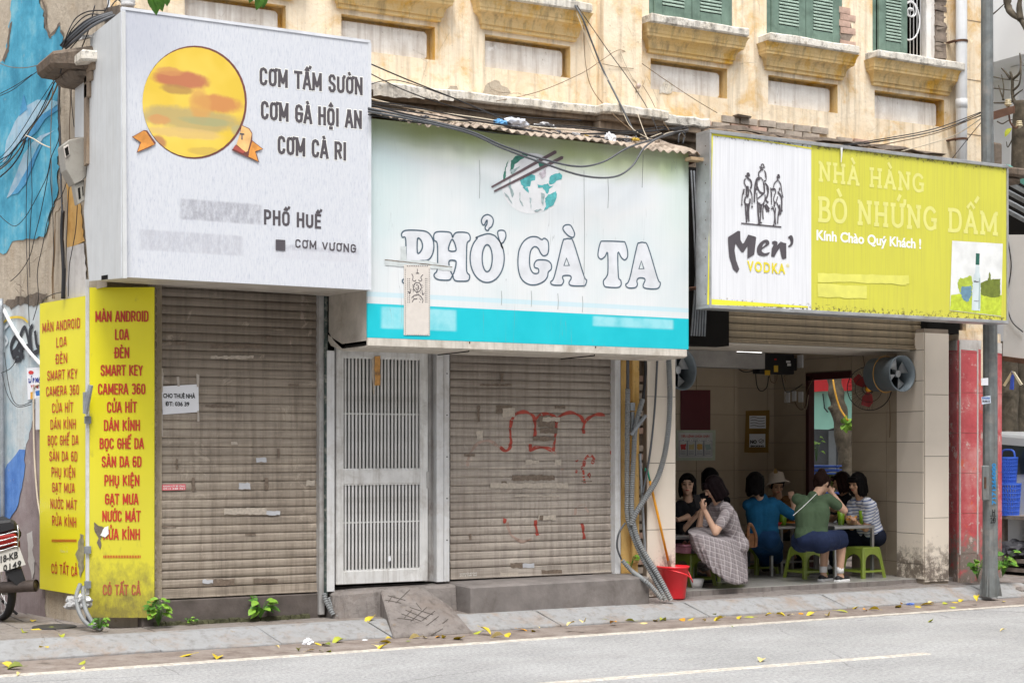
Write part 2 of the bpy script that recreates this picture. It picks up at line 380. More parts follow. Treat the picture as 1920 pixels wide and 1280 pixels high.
def ribbon(paths,pl,width,mat,parent,name,off=.004,tr=None,closed=False,smooth=True,lab=None):
 q=pl.off(off);mb=MB();d=q.n*.0006
 for kk,lp in enumerate(paths):
  wd=width
  if tr:lp=[(tr[0]+x/tr[2],tr[1]+y/tr[2])for x,y in lp]
  pts=[q.hit(x,y)+d*kk for x,y in lp]
  if smooth and len(pts)>2:pts=catmull(pts,5,closed)
  L=len(pts);n0=len(mb.v)
  for i,p in enumerate(pts):
   t=(pts[(i+1)%L]-pts[i-1])if(closed or 0<i<L-1)else(pts[min(i+1,L-1)]-pts[max(i-1,0)])
   if t.length<1e-7:t=Vector((1,0,0))
   s_=t.normalized().cross(q.n)*(wd/2);mb.v+=[p-s_,p+s_]
  for i in range(L if closed else L-1):
   j=(i+1)%L;mb.f.append([n0+2*i,n0+2*i+1,n0+2*j+1,n0+2*j]);mb.m.append(0)
 o=mb.build(name,mat,parent,fix=False)
 if lab:o['label']=lab
 return o
def rough(loop,amp=2.0,step=9):
 out=[]
 for i in range(len(loop)):
  a,b=loop[i],loop[(i+1)%len(loop)];L=math.hypot(b[0]-a[0],b[1]-a[1]);n=max(1,int(L/step))
  for k in range(n):
   t=k/n;j=amp if(k or i%2)else 0
   out.append((a[0]+(b[0]-a[0])*t+random.uniform(-j,j),a[1]+(b[1]-a[1])*t+random.uniform(-j,j)))
 return out
def circ(cx,cy,rx,ry,n=28,a0=0,a1=360):return[(cx+rx*math.cos(R(a0+(a1-a0)*k/n)),cy+ry*math.sin(R(a0+(a1-a0)*k/n)))for k in range(n if a1-a0==360 else n+1)]
# ------ heavy condensed lettering drawn with strokes
_o=[(.5,1),(.2,.94),(.08,.78),(.08,.22),(.2,.06),(.5,0),(.8,.06),(.92,.22),(.92,.78),(.8,.94),(.5,1)]
SG={'A':(1.0,[[(.0,0),(.44,1)],[(1,0),(.56,1)],[(.4,.985),(.6,.985)],[(.2,.28),(.8,.28)]]),'B':(.95,[[(.08,0),(.08,1)],[(.08,1),(.6,1),(.85,.9),(.86,.64),(.6,.53),(.1,.53)],[(.6,.53),(.9,.42),(.92,.12),(.62,0),(.08,0)]]),'C':(.95,[[(.92,.70),(.92,.80),(.8,.94),(.5,1),(.2,.94),(.08,.78),(.08,.22),(.2,.06),(.5,0),(.8,.06),(.92,.20),(.92,.30)]]),'D':(.98,[[(.08,0),(.08,1)],[(.08,1),(.55,1),(.85,.9),(.92,.72),(.92,.28),(.85,.1),(.55,0),(.08,0)]]),'E':(.78,[[(.08,0),(.08,1)],[(.08,1),(.9,1)],[(.08,.52),(.8,.52)],[(.08,0),(.9,0)]]),'G':(.98,[[(.92,.72),(.92,.80),(.8,.94),(.5,1),(.2,.94),(.08,.78),(.08,.22),(.2,.06),(.5,0),(.8,.06),(.92,.2),(.92,.5)],[(.55,.5),(1.0,.5)]]),'H':(1.0,[[(.08,0),(.08,1)],[(.92,0),(.92,1)],[(.08,.52),(.92,.52)]]),'I':(.26,[[(.5,0),(.5,1)]]),'K':(.98,[[(.08,0),(.08,1)],[(.95,1),(.1,.42)],[(.35,.55),(.98,0)]]),'L':(.75,[[(.08,1),(.08,0)],[(.08,0),(.95,0)]]),'M':(1.28,[[(.07,0),(.07,1)],[(.07,1),(.5,.15)],[(.5,.15),(.93,1)],[(.93,1),(.93,0)]]),'N':(1.04,[[(.08,0),(.08,1)],[(.08,1),(.92,0)],[(.92,0),(.92,1)]]),'O':(1.0,[_o]),'P':(.92,[[(.08,0),(.08,1)],[(.08,1),(.6,1),(.88,.9),(.92,.72),(.88,.52),(.6,.43),(.08,.43)]]),'R':(.98,[[(.08,0),(.08,1)],[(.08,1),(.6,1),(.88,.9),(.92,.74),(.88,.56),(.6,.48),(.08,.48)],[(.55,.48),(.96,0)]]),'S':(.92,[[(.9,.74),(.88,.88),(.7,1),(.35,1),(.1,.88),(.1,.66),(.3,.55),(.7,.46),(.92,.32),(.9,.12),(.68,0),(.32,0),(.1,.12),(.08,.28)]]),'T':(.9,[[(0,1),(1,1)],[(.5,1),(.5,0)]]),'U':(1.0,[[(.08,1),(.08,.22),(.2,.06),(.5,0),(.8,.06),(.92,.22),(.92,1)]]),'V':(.98,[[(0,1),(.5,0)],[(.5,0),(1,1)]]),'Y':(.95,[[(0,1),(.5,.45)],[(1,1),(.5,.45)],[(.5,.45),(.5,0)]]),'0':(.9,[_o]),'3':(.88,[[(.1,.84),(.3,1),(.7,1),(.9,.86),(.88,.62),(.65,.53),(.4,.53)],[(.65,.53),(.92,.40),(.9,.12),(.68,0),(.3,0),(.08,.16)]]),'6':(.9,[[(.86,.84),(.7,1),(.35,1),(.1,.82),(.08,.24),(.25,.03),(.7,.02),(.92,.2),(.9,.44),(.7,.58),(.3,.56),(.1,.42)]]),' ':(.42,[])}
import unicodedata
def strokes(ch):
 d=unicodedata.normalize('NFD',ch);b=d[0];extra=[]
 if ch=='Đ':b='D';extra.append([(-.1,.5),(.45,.5)])
 w,st=SG[b];st=[list(s_)for s_ in st]+extra;hat='\u0302' in d;y0=1.14;v=1.0/max(w,.4)
 if hat:st.append([(.5-.26*v,y0),(.5,y0+.19),(.5+.26*v,y0)])
 cx,cy=(.5,y0)if not hat else(.5+.42*v,y0+.14)
 if '\u0301' in d:st.append([(cx-.06*v,cy),(cx+.16*v,cy+.22)])
 if '\u0300' in d:st.append([(cx+.06*v,cy),(cx-.16*v,cy+.22)])
 if '\u0309' in d:st.append([(cx-.12*v,cy+.22),(cx+.02*v,cy+.30),(cx+.12*v,cy+.2),(cx+.02*v,cy+.1),(cx,cy)])
 if '\u0323' in d:st.append([(.5-.09*v,-.22),(.5+.09*v,-.22)])
 if '\u031b' in d:st.append([(.88,.95),(1.06,.98),(1.10,1.12)])
 return w,st
def gothic_px(s_,pl,x0,x1,yc,cap,mat,parent,th=.2,off=.005,tilt=.0,gap=None,name='lettering',grow=.0):
 """one line of heavy condensed capitals as one print, strokes th*cap thick"""
 gl=[strokes(c)for c in s_];W0=.50;gap=th+.055 if gap is None else gap
 tot=sum(w*W0 for w,_ in gl)+gap*(len(gl)-1);q=pl.off(off);u=q.u if q.u.dot(RGT)>0 else-q.u
 xm=(x0+x1)/2;zt,zb=q.hit(xm,yc-cap/2).z,q.hit(xm,yc+cap/2).z;C_=zt-zb;t=th*C_
 a,b=q.hit(x0,yc-tilt),q.hit(x1,yc+tilt);wid=(Vector((b.x-a.x,b.y-a.y,0))).length-t;dz=(b.z-a.z)if tilt else 0;zc=(a.z+b.z)/2 if tilt else(zt+zb)/2
 sx=wid/tot;mb=MB();x=0;k=0;t+=grow*C_
 for w,st in gl:
  for s2 in st:
   pts=[]
   for(gx,gy)in s2:
    X_=(x+gx*w*W0)*sx+t/2-grow*C_/2;Z_=zc-C_/2+(th*C_)/2+gy*(C_-th*C_)+dz*(X_/max(wid,1e-6)-.5)
    pts.append(Vector((a.x,a.y,0))+u*X_+UPV*Z_+q.n*(.00015*(k%5)))
   n0=len(mb.v);L=len(pts)
   for i,p in enumerate(pts):
    d0=(pts[i]-pts[i-1]).normalized()if i else(pts[1]-pts[0]).normalized();d1=(pts[i+1]-pts[i]).normalized()if i<L-1 else d0
    tt=(d0+d1).normalized();c=max(.6,tt.dot(d1));s__=tt.cross(q.n)*(t/2/c)
    e=(tt*(grow*C_/2+(t*.5 if(L==2 and abs(d0.z)<.2)or L==2 and abs(d0.z)>.98 else 0)*1.0))if i in(0,L-1)else Vector()
    if i==0:e=-e
    mb.v+=[p-s__+e,p+s__+e]
   for i in range(L-1):mb.f.append([n0+2*i,n0+2*i+1,n0+2*i+3,n0+2*i+2]);mb.m.append(0)
   k+=1
  x+=w*W0+gap
 return mb.build(name,mat,parent,fix=False)
UPV=Vector((0,0,1))
# ------ ground
def struct(name,mb,mat,**kw):
 o=mb.build(name,mat,None,**kw);o['kind']='structure';return o
gm=MB();gm.face([(-60,-60,-.03),(90,-60,-.03),(90,90,-.03),(-60,90,-.03)]);struct('ground',gm,M['paver'],fix=False)
YK0,YK1,YT0,YT1=-.74,-.67,-.46,-.40
def ykb(x):return YK0+(YK1-YK0)*(x-3)/10
def ykt(x):return YT0+(YT1-YT0)*(x-3)/10
XE=14.6
rm=MB();rm.face([(-40,-60,0),(60,-60,0),(60,-1.22,0),(13,-1.22,0),(3,-1.40,0),(-40,-1.9,0)]);struct('road',rm,M['road'],fix=False)
rm=MB();rm.face([(XE,-1.1,-.004),(60,-1.1,-.004),(60,60,-.004),(XE,60,-.004)]);struct('side_street',rm,M['gutter'],fix=False)
gt=MB();n=60
for i in range(n):
 xa,xb=-4+i*.34,-4+(i+1)*.34
 ja,jb=[ykb(x)+.02 for x in(xa,xb)]
 gt.face([(xa,-1.9,.004)if False else(xa,-1.30-(13-xa)*.012,.002),(xb,-1.30-(13-xb)*.012,.002),(xb,jb,.012),(xa,ja,.012)])
struct('gutter',gt,M['gutter'],fix=False)
lm=MB()
def ln(xa,xb,ya,yb,w):
 k=40
 for i in range(k):
  a,b=i/k,(i+1)/k
  x0,x1=xa+(xb-xa)*a,xa+(xb-xa)*b;y0,y1=ya+(yb-ya)*a,ya+(yb-ya)*b
  wa_,wb_=random.uniform(-.006,.006),random.uniform(-.006,.006);lm.face([(x0,y0-w/2,-.004),(x1,y1-w/2,-.004),(x1,y1-w/2+.012,.0045),(x0,y0-w/2+.012,.0045)]);lm.face([(x0,y0-w/2+.012,.0045),(x1,y1-w/2+.012,.0045),(x1,y1+w/2,.0045),(x0,y0+w/2,.0045)])
ln(-6,30,-1.54,-.97,.11);ln(5.6,9.15,-3.62,-3.68,.10);ln(-6,-2,-3.6,-3.6,.1);ln(14,18,-3.7,-3.7,.1)
struct('road_marking',lm,M['line'],fix=False)
kb=bpy.data.objects.new('kerb',None);COL.objects.link(kb);kb['kind']='structure';kb.location=(3,-.6,0)
breaks=[-.6,.7,2.02,3.30]
for px in(38,288,520,735):breaks.append(PG(px,1215-px*.05,.1).x)
breaks+=[6.62,7.55,8.45,9.2,9.92,10.9,11.95,13.0,13.75]
for i in range(len(breaks)-1):
 xa,xb=breaks[i]+.003,breaks[i+1]-.003;dz=random.uniform(-.006,.008);dy=random.uniform(-.012,.012)
 if xa>13.6:dz=-.03
 m=MB();sk=.05
 m.hexa([(xa+sk,ykb(xa)+dy,-.03),(xb+sk,ykb(xb)+dy,-.03),(xb,ykt(xb)+.12,-.03),(xa,ykt(xa)+.12,-.03)],[(xa+sk,ykb(xa)+dy,.028),(xb+sk,ykb(xb)+dy,.028+dz),(xb-sk,ykt(xb)+dy,.135+dz),(xa-sk,ykt(xa)+dy,.135+dz)])
 m.hexa([(xa-sk,ykt(xa)+dy,.0),(xb-sk,ykt(xb)+dy,.0),(xb-sk,ykt(xb)+.1,.0),(xa-sk,ykt(xa)+.1,.0)],[(xa-sk,ykt(xa)+dy,.1345+dz),(xb-sk,ykt(xb)+dy,.1345+dz),(xb-sk,ykt(xb)+.1,.137),(xa-sk,ykt(xa)+.1,.137)])
 m.build('kerb_stone',M['kerb'],kb,bevel=.006)
pv=bpy.data.objects.new('pavement',None);COL.objects.link(pv);pv['kind']='structure';pv.location=(3,0,0)
MB().box(-3,6.3,-.38,6,.0,.118).build('mortar_bed',M['gutter'],pv)
xx=.6
for r_,(ya,yb)in enumerate(((-.345,.02),(.03,.42),(.43,.9),(.91,1.5),(1.51,2.1))):
 x=-.2+r_*.17
 while x<6.15:
  w=.42;dz=random.uniform(-.003,.004)
  if not(x>3.6 and ya>-.01):
   m=MB();m.box(x,min(x+w-.010,6.2),ya,yb-.002,.10,.136+dz);m.build('paving_slab',M['paver'],pv,bevel=.004)
  x+=w
fs=MB()
for i in range(24):
 xa,xb=6.2+i*.33,6.2+(i+1)*.33;h=lambda x:.137+.012*math.sin(x*3.1)+.01*math.sin(x*7.7)
 fs.hexa([(xa,ykt(xa)+.08,0),(xb,ykt(xb)+.08,0),(xb,.3,0),(xa,.3,0)],[(xa,ykt(xa)+.08,.13),(xb,ykt(xb)+.08,.13),(xb,.3,h(xb)+.03),(xa,.3,h(xa)+.03)])
struct('concrete_apron',fs,M['concrete'])
en=MB();pts=[P(1700,1100,-.1),PG(1760,1110,.13),PG(1900,1118,.02),PG(1920,1100,.02)]
en.hexa([(12.6,-.45,0),(14.6,-.62,0),(15.2,1.2,0),(12.6,1.2,0)],[(12.6,-.38,.15),(14.2,-.42,.04),(14.9,1.2,.05),(12.6,1.2,.17)])
struct('corner_ramp',en,M['concrete'],bevel=.03)
# ------ unseen houses added across the street, behind the camera, to narrow the sky
opp_w=simple('opposite_facade',(.30,.27,.22),.8,var=.2,sc_=.5);opp_d=simple('opposite_window',(.04,.05,.06),.3)
for k,(x0,x1,hh)in enumerate(((-16,-6,10),(-6,3,12),(3,11,9.5),(11,20,12),(20,32,10.5))):
 t=thing('added_row_house',['ochre','cream','low','tall','end'][k]+' unseen row house added opposite to narrow the sky','house',((x0+x1)/2,-19,0));MB().box(x0,x1-.02,-27,-19,0,hh).build('wall',opp_w,t)
 for c in range(3):
  for r_ in range(int(hh//3)):w=(x1-x0)/3;MB().box(x0+c*w+w*.25,x0+c*w+w*.75,-18.998,-18.95,r_*3+.9,r_*3+2.6).build('window',opp_d,t)
# ------ old building
bld=thing('old_building','two-storey old yellow plastered building with green louvred windows above the shop signs','building',(8.5,.5,0))
ZT=8.6
XL,XR=3.72,13.46
panels=[(4.35,5.25),(5.77,6.69),(7.205,8.13),(9.05,9.98),(10.5,11.42),(11.93,12.93)]
wins=[(x0-.02,(x1+.06))for x0,x1 in panels[:-1]]+[(11.90,12.93)]
PZ=[(5.12,5.42)]*6;WZ=(5.83,7.75)
def holed(mb,x0,x1,z0,z1,holes,y,depth,thick):
 xs=sorted({x0,x1}|{h[0]for h in holes}|{h[1]for h in holes});zs=sorted({z0,z1}|{h[2]for h in holes}|{h[3]for h in holes})
 inh=lambda x,z:any(h[0]<x<h[1]and h[2]<z<h[3]for h in holes)
 for i in range(len(xs)-1):
  for j in range(len(zs)-1):
   if not inh((xs[i]+xs[i+1])/2,(zs[j]+zs[j+1])/2):
    mb.face([(xs[i],y,zs[j]),(xs[i+1],y,zs[j]),(xs[i+1],y,zs[j+1]),(xs[i],y,zs[j+1])])
 for a,b,c,d in holes:
  Y2=y+depth;mb.mi=1 if d<5.6 else 0
  mb.face([(a,y,c),(a,Y2,c),(a,Y2,d),(a,y,d)]);mb.face([(b,y,c),(b,Y2,c),(b,Y2,d),(b,y,d)])
  mb.face([(a,y,d),(a,Y2,d),(b,Y2,d),(b,y,d)]);mb.face([(a,y,c),(a,Y2,c),(b,Y2,c),(b,y,c)])
holes=[(a,b,z[0],z[1])for(a,b),z in zip(panels,PZ)]
wh=[(a,b,WZ[0],WZ[1])for a,b in wins]
m=MB();holed(m,XL,XR,4.6,ZT,holes+wh,.0,.125,.3)
m.face([(XL,0,4.6),(XR,0,4.6),(XR,4,4.6),(XL,4,4.6)]);m.face([(XR,0,2.5),(XR,4,2.5),(XR,4,ZT),(XR,0,ZT)])
m.face([(XL,0,ZT),(XR,0,ZT),(XR,4,ZT),(XL,4,ZT)])
m.build('wall',[M['facade'],M['mould']],bld,fix=False)
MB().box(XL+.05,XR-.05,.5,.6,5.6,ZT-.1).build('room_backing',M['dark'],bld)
def wob(pts,a):return[Vector(p)+Vector([random.uniform(-a,a)for _ in range(3)])for p in pts]
def strip(mb,xa,xb,y,z0,z1,n=8,jag=.0,top=None,dz=.0):
 n=max(1,n);ofs=[(random.uniform(-jag,jag),random.uniform(-jag,jag),random.uniform(-jag,jag))for _ in range(n+1)]
 n0=len(mb.v)
 for i in range(n+1):
  a=xa+(xb-xa)*i/n;o=ofs[i];za=dz*i/n
  mb.v+=[Vector((a,y+o[0],z0+za+o[1])),Vector((a,y+o[0],z1+za+o[2])),Vector((a,.05,z1+za)),Vector((a,.05,z0+za))]
 for i in range(n):
  for k in range(4):p,q=n0+4*i,n0+4*i+4;mb.f.append([p+k,p+(k+1)%4,q+(k+1)%4,q+k]);mb.m.append(mb.mi)
 mb.f+=[[n0+3,n0+2,n0+1,n0],[n0+4*n+k for k in range(4)]];mb.m+=[mb.mi]*2
for i,((a,b),z)in enumerate(zip(panels,PZ)):
 m=MB();m.face([(a,.124,z[0]),(b,.124,z[0]),(b,.124,z[1]),(a,.124,z[1])]);m.build('panel_recess',M['mould'],bld,fix=False);m=MB()
 m.slab([(a+.04,.07,z[0]+.012),(b-.07,.07,z[0]+.012),(b-.045,.07,z[0]+.04),(b-.045,.07,z[1]-.06),(b-.07,.07,z[1]-.035),(a+.04,.07,z[1]-.035),(a+.015,.07,z[1]-.06),(a+.015,.07,z[0]+.04)],(0,.05,0))
 m.build('raised_panel',M['panel'],bld,bevel=.006)
 m=MB();strip(m,a-.13,b+.13,-.20,5.715,5.80,7,.005);sl=m.build('window_sill',M['ledge'],bld,bevel=.012)
 m=MB();prf=[(.0,5.462),(.035,5.468),(.036,5.500),(.052,5.503),(.054,5.525),(.060,5.55),(.075,5.575),(.10,5.595),(.125,5.605),(.127,5.628),(.135,5.635),(.137,5.66),(.150,5.69),(.168,5.7145)]
 n0=len(m.v)
 for y_,z_ in prf:e=y_*.8;m.v+=[Vector((a-.02-e,.0,z_)),Vector((a-.02-e,-y_,z_)),Vector((b+.02+e,-y_,z_)),Vector((b+.02+e,.0,z_))]
 for r_ in range(len(prf)-1):
  for k in range(3):p=n0+4*r_;m.f.append([p+k,p+k+1,p+k+5,p+k+4]);m.m.append(0)
 m.build('sill_moulding',M['mould'],bld)
pl_=MB();pl_.box(8.42,8.86,-.13,.02,4.85,ZT);pl_.build('pilaster',M['facade'],bld)
m=MB();strip(m,XL-.3,8.30,-.26,4.69,4.775,26,.006,dz=.05);strip(m,8.25,9.0,-.40,4.74,4.83,5,.006);strip(m,9.0,9.6,-.24,4.74,4.84,6,.012)
m.build('cornice',M['ledge'],bld,bevel=.015)
m=MB()
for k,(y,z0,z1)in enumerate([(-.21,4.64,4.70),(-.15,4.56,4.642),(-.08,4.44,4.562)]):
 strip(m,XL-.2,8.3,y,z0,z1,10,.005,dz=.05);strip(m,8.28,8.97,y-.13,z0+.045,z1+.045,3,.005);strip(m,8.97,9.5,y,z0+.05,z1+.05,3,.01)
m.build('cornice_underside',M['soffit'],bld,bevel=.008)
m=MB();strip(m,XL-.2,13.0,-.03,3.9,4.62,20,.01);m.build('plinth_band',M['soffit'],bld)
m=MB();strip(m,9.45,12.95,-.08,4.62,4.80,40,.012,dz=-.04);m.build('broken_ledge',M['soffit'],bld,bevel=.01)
m=MB();strip(m,9.5,12.9,-.07,4.80,4.83,22,.02);m.build('ledge_rubble',M['mortar'],bld)
bkm=MB();bkm.box(-.105,.105,-.05,.05,-.032,.032);bme=bkm.mesh('brick',M['brick'])
bkd=bkm.mesh('brick',M['brickd'])
def bricks(xa,xb,za,zb,y,me,keep=lambda x,z:True,bw=.22,bh=.075):
 row=0;z=za+bh/2
 while z<zb:
  x=xa+bw/2-(row%2)*bw/2
  while x<xb:
   if keep(x,z):
    o=link('brick',random.choice(me)if isinstance(me,list)else me,bld,Vector((x,y+.045+random.uniform(-.008,.008),z))-wloc(bld))
    o.rotation_euler=(random.uniform(-.04,.04),random.uniform(-.03,.03),random.uniform(-.05,.05))
   x+=bw+.01
  z+=bh;row+=1
bricks(9.55,12.2,4.80,4.94,-.024,[bkd,bkd,bkd,bme],lambda x,z:9.8<x<11.2 and z<4.96 or random.random()<.25)
for k in range(1):
 m=MB();x=10.1+k*.6+random.uniform(-.1,.1);w=random.uniform(.15,.32);z=4.945+random.uniform(-.01,.02)
 m.hexa(wob([(x,-.09,z),(x+w,-.08,z),(x+w,.02,z),(x,.02,z)],.010),wob([(x,-.09,z+.018),(x+w,-.08,z+.015),(x+w,.02,z+.018),(x,.02,z+.018)],.006))
 m.build('broken_tile',M['brownledge'],bld)
fp=YPl(.0)
edge=[(1575,18),(1585,20),(1592,35),(1597,52),(1600,66),(1592,78),(1586,86),(1575,83)]
shape([rough(edge,1.2,6)],fp,M['mortar'],bld,'plaster_loss',.003)
A0,B0=P(1576,84),P(1597,22)
bricks(A0.x+.02,B0.x+.03,A0.z-.02,P(1576,18).z,-.001,[bme],lambda x,z:x<A0.x+.16,bw=.15,bh=.07)
def peel(loop,mat='oldwall',off=.004,pl=None):return shape([rough(loop,2.2,7)],pl or fp,M[mat],bld,'peeled_patch',off)
peel([(905,175),(915,155),(928,150),(940,158),(952,165),(958,175),(950,180),(915,182)]);peel([(830,172),(845,161),(857,162),(862,172)])
peel([(700,168),(740,165),(800,172),(860,178),(850,190),(780,184),(700,180)],'ledge',.264)
peel([(1240,160),(1248,150),(1262,158),(1258,176),(1236,176)],'ledge',.006)
def leaf(a,b,z0,z1,y,parent,pattern_low):
 lf=MB();st=.095;lf.box(a,a+st,y,y+.04,z0,z1);lf.box(b-st,b,y,y+.04,z0,z1);lf.box(a+st,b-st,y+.001,y+.039,z0,z0+pattern_low)
 lf.box(a+st,b-st,y+.001,y+.039,z1-.1,z1);o=lf.build('shutter_leaf',M['greenwood'],parent,bevel=.006)
 m=MB();z=z0+pattern_low+.012
 while z<z1-.11:
  m.hexa([(a+st,y-.004,z-.006),(b-st,y-.004,z-.006),(b-st,y+.034,z+.026),(a+st,y+.034,z+.026)],[(a+st,y-.006,z+.006),(b-st,y-.006,z+.006),(b-st,y+.032,z+.038),(a+st,y+.032,z+.038)]);z+=.034
 sl=m.build('louvre_slats',M['greenlite'],o);sl['kind']='stuff'
 sl.location=-Vector((0,0,0))
 return o
for i,(a,b)in enumerate(wins):
 z0=WZ[0]-.012
 fr=MB();fr.box(a,a+.05,.0,.09,z0,WZ[1]);fr.box(b-.05,b,.0,.09,z0,WZ[1])if i<5 else None;fr.box(a+.05,b-.05,.0,.09,WZ[1]-.05,WZ[1])
 w=fr.build('window_frame',M['greenwood'],bld)
 if i<5:
  mid=(a+b)/2;leaf(a+.052,mid-.003,z0,WZ[1]-.06,-.02,w,.13);leaf(mid+.003,b-.052,z0,WZ[1]-.06,-.02,w,.13)
 else:
  leaf(a+.052,a+.052+.40,z0,WZ[1]-.06,-.05,w,.13)
  g=MB()
  for k in range(6):x=a+.50+k*.05;g.tube([(x,.07,z0),(x,.07,WZ[1])],.006,6)
  g.tube([(a+.46,.07,z0+.06),(b-.2,.07,z0+.06)],.007,6)
  for cz in(6.35,7.0):
   for sx in(1,-1):
    g.tube([(a+.60+sx*(.01+.10*k/20)*math.cos(k*.45),.06,cz+(.01+.10*k/20)*math.sin(k*.45))for k in range(21)],.008,6)
   g.tube([(a+.56+.17*math.cos(t*.3),.06,cz-.1+.22*math.sin(t*.3))for t in range(-7,8)],.009,6)
  g.build('window_grille',M['white'],w,smooth=True)
  MB().box(b-.24,b-.12,.02,.12,z0,WZ[1]).build('window_post',M['panel'],w)
  MB().box(b-.10,b-.05,.03,.10,6.35,WZ[1]).build('orange_post',simple('orange_paint',(.55,.14,.05),.6),w)
  q=MB()
  for k in range(34):
   zz=z0+k*.057;q.hexa(wob([(b-.12,-.004,zz),(b+.03,-.006,zz),(b+.03,.1,zz),(b-.12,.1,zz)],.012),wob([(b-.12,-.004,zz+.055),(b+.03,-.006,zz+.055),(b+.03,.1,zz+.055),(b-.12,.1,zz+.055)],.012))
  q.build('rough_reveal',M['mortar'],w)
m=MB();m.box(13.16,XR+.05,-.10,.3,2.3,ZT);m.build('corner_pilaster',M['facade'],bld)
m=MB()
for z in(5.05,5.65,6.3):m.box(13.165,XR+.045,-.103,-.10,z,z+.008)
m.box(13.15,13.165,-.05,0,2.6,ZT);m.build('pilaster_joint',M['soffit'],bld)
m=MB();a=P(1850,285,-.2);m.box(13.50,13.98,-.25,.3,4.62,4.72);m.box(13.50,13.9,-.2,.3,4.55,4.62);m.box(13.5,13.75,-.12,.3,4.3,4.55);m.box(13.5,13.7,-.12,.2,4.72,5.0)
m.build('broken_corbel',M['brownledge'],bld,bevel=.02)
dp=MB();dp.tube([(13.07,-.12,3.2),(13.07,-.12,ZT)],.062,14);t=thing('drain_pipe','white plastic drain pipe running down beside the rightmost green window','pipe',(13.07,-.12,2.6))
dp.build('pipe',M['pvc'],t,smooth=True)
for z in(6.05,7.2,4.98):
 q=MB();q.lathe([(.064,-.012),(.069,-.012),(.069,.012),(.064,.012)],(13.07,-.12,z),16,closed=True);q.box(12.96,13.01,-.13,.0,z-.006,z+.006);q.build('clamp',M['rust'],t)
m=MB();m.tube([(13.07,-.12,5.32),(13.07,-.12,5.42)],.066,14);m.build('collar',M['pvc'],t,smooth=True)
# ------ street-level frames of the building (left to right)
ZS0,ZSL,ZSM=.0,.355,.41
LW0=Vector((3.70,.0,0));LWd=Vector((-.17,1,0)).normalized();LWp=VPlane(LW0,LW0+LWd*1.0)
if LWp.n.dot(FWD)>0:LWp.n=-LWp.n
def LP(t,z,off=.0):v=LW0+LWd*t+LWp.n*off;return Vector((v.x,v.y,z))
class _Off(VPlane):pass
def _off(self,k):
 q=VPlane(self.o,self.o+self.u);q.n=self.n;q.o=self.o+self.n*k;return q
VPlane.off=_off
mw=thing('mural_wall','peeling side wall with a sky-blue dolphin mural on the far left','wall',(LW0.x,LW0.y,0))
m=MB();nx,nz=26,50;T=5.2
for i in range(nx):
 for j in range(nz):
  if i<2 and j<17:continue
  q=[(i*T/nx,j*ZT/nz),((i+1)*T/nx,j*ZT/nz),((i+1)*T/nx,(j+1)*ZT/nz),(i*T/nx,(j+1)*ZT/nz)]
  m.face([LP(t,z,.006*math.sin(t*5+z*3))for t,z in q])
m.build('wall',M['oldwall'],mw,fix=False)
def paintm(name,a,b,c,wear,wamt=.6,sc_=3.0):
 t=NT(name);v=t.wpos();col=t.ramp(t.noise(sc_,6,.65,vec=v),[(.3,a),(.52,b),(.72,c)])
 w=t.ramp(t.noise(9,9,.8,vec=v),[(.60,.0),(.66,wamt)]);col=t.mix(w,col,wear)
 st=t.ramp(t.noise(1.5,6,.6,vec=t.scaled((12,12,.7),vec=v)),[(.5,.0),(.8,.45)]);col=t.mix(st,col,tuple(x*.45 for x in b))
 t.bump(t.noise(18,8,.7,vec=v),.4,.012);return t.done(col,.8,spec=.2)
skyb=paintm('mural_sky_blue',(.04,.22,.34),(.09,.38,.54),(.25,.53,.62),(.38,.42,.40),.7)
whit=paintm('mural_dolphin_white',(.16,.42,.56),(.40,.54,.64),(.14,.36,.56),(.4,.4,.4))
midb=paintm('mural_mid_blue',(.05,.22,.42),(.09,.32,.55),(.14,.42,.62),(.3,.4,.5))
pale=paintm('mural_pale_wash',(.28,.42,.50),(.56,.61,.62),(.45,.44,.42),(.18,.3,.42),.7,2.2)
blob=paintm('mural_royal_blue',(.06,.16,.45),(.12,.26,.60),(.14,.24,.48),(.35,.36,.42))
mauve=paintm('bare_mauve_render',(.20,.155,.15),(.30,.24,.235),(.36,.31,.30),(.45,.42,.41),.5,2.2)
orng=paintm('ochre_lower_plaster',(.62,.33,.09),(.66,.40,.14),(.5,.26,.07),(.45,.38,.3))
whp=paintm('chalky_plaster',(.52,.49,.46),(.62,.59,.56),(.40,.36,.33),(.22,.18,.15))
def mural(loop,mat,off,amp=2.0,name='painted_area',step=9):return shape([rough(loop,amp,step)],LWp,mat,mw,name,off)
grey=M['soffit']
mural([(28,-60),(18,45),(12,94),(5,112),(-60,150),(-60,480),(12,474),(26,450),(58,448),(82,443),(88,428),(96,395),(106,370),(109,322),(110,250),(109,152),(117,89),(120,70),(113,60),(111,46),(103,64),(92,71),(87,58),(81,42),(82,21),(75,5),(76,-60)],skyb,.010,2.6,step=7)
for lp in([(76,0),(84,20),(82,40),(88,58),(92,72),(96,72),(91,56),(86,40),(87,18),(80,0)],[(92,70),(104,62),(112,46),(112,40),(102,57),(94,64)],[(112,60),(119,69),(121,72),(119,62),(114,56)],[(4,112),(12,94),(18,45),(22,40),(20,60),(16,96),(8,118)]):
 shape([rough(lp,1.0,5)],LWp,M['brownledge'],mw,'chipped_edge',.013)
mural([(5,305),(12,265),(28,228),(48,200),(70,187),(100,188),(112,192),(98,203),(80,214),(64,236),(48,256),(28,276),(10,302)],whit,.014,.8,'painted_dolphin')
mural([(62,236),(80,214),(98,203),(109,198),(108,206),(84,224),(70,246),(50,264),(40,268)],midb,.016,.8,'painted_dolphin_back')
mural([(36,218),(44,176),(48,190),(51,205)],midb,.016,.4,'painted_fin')
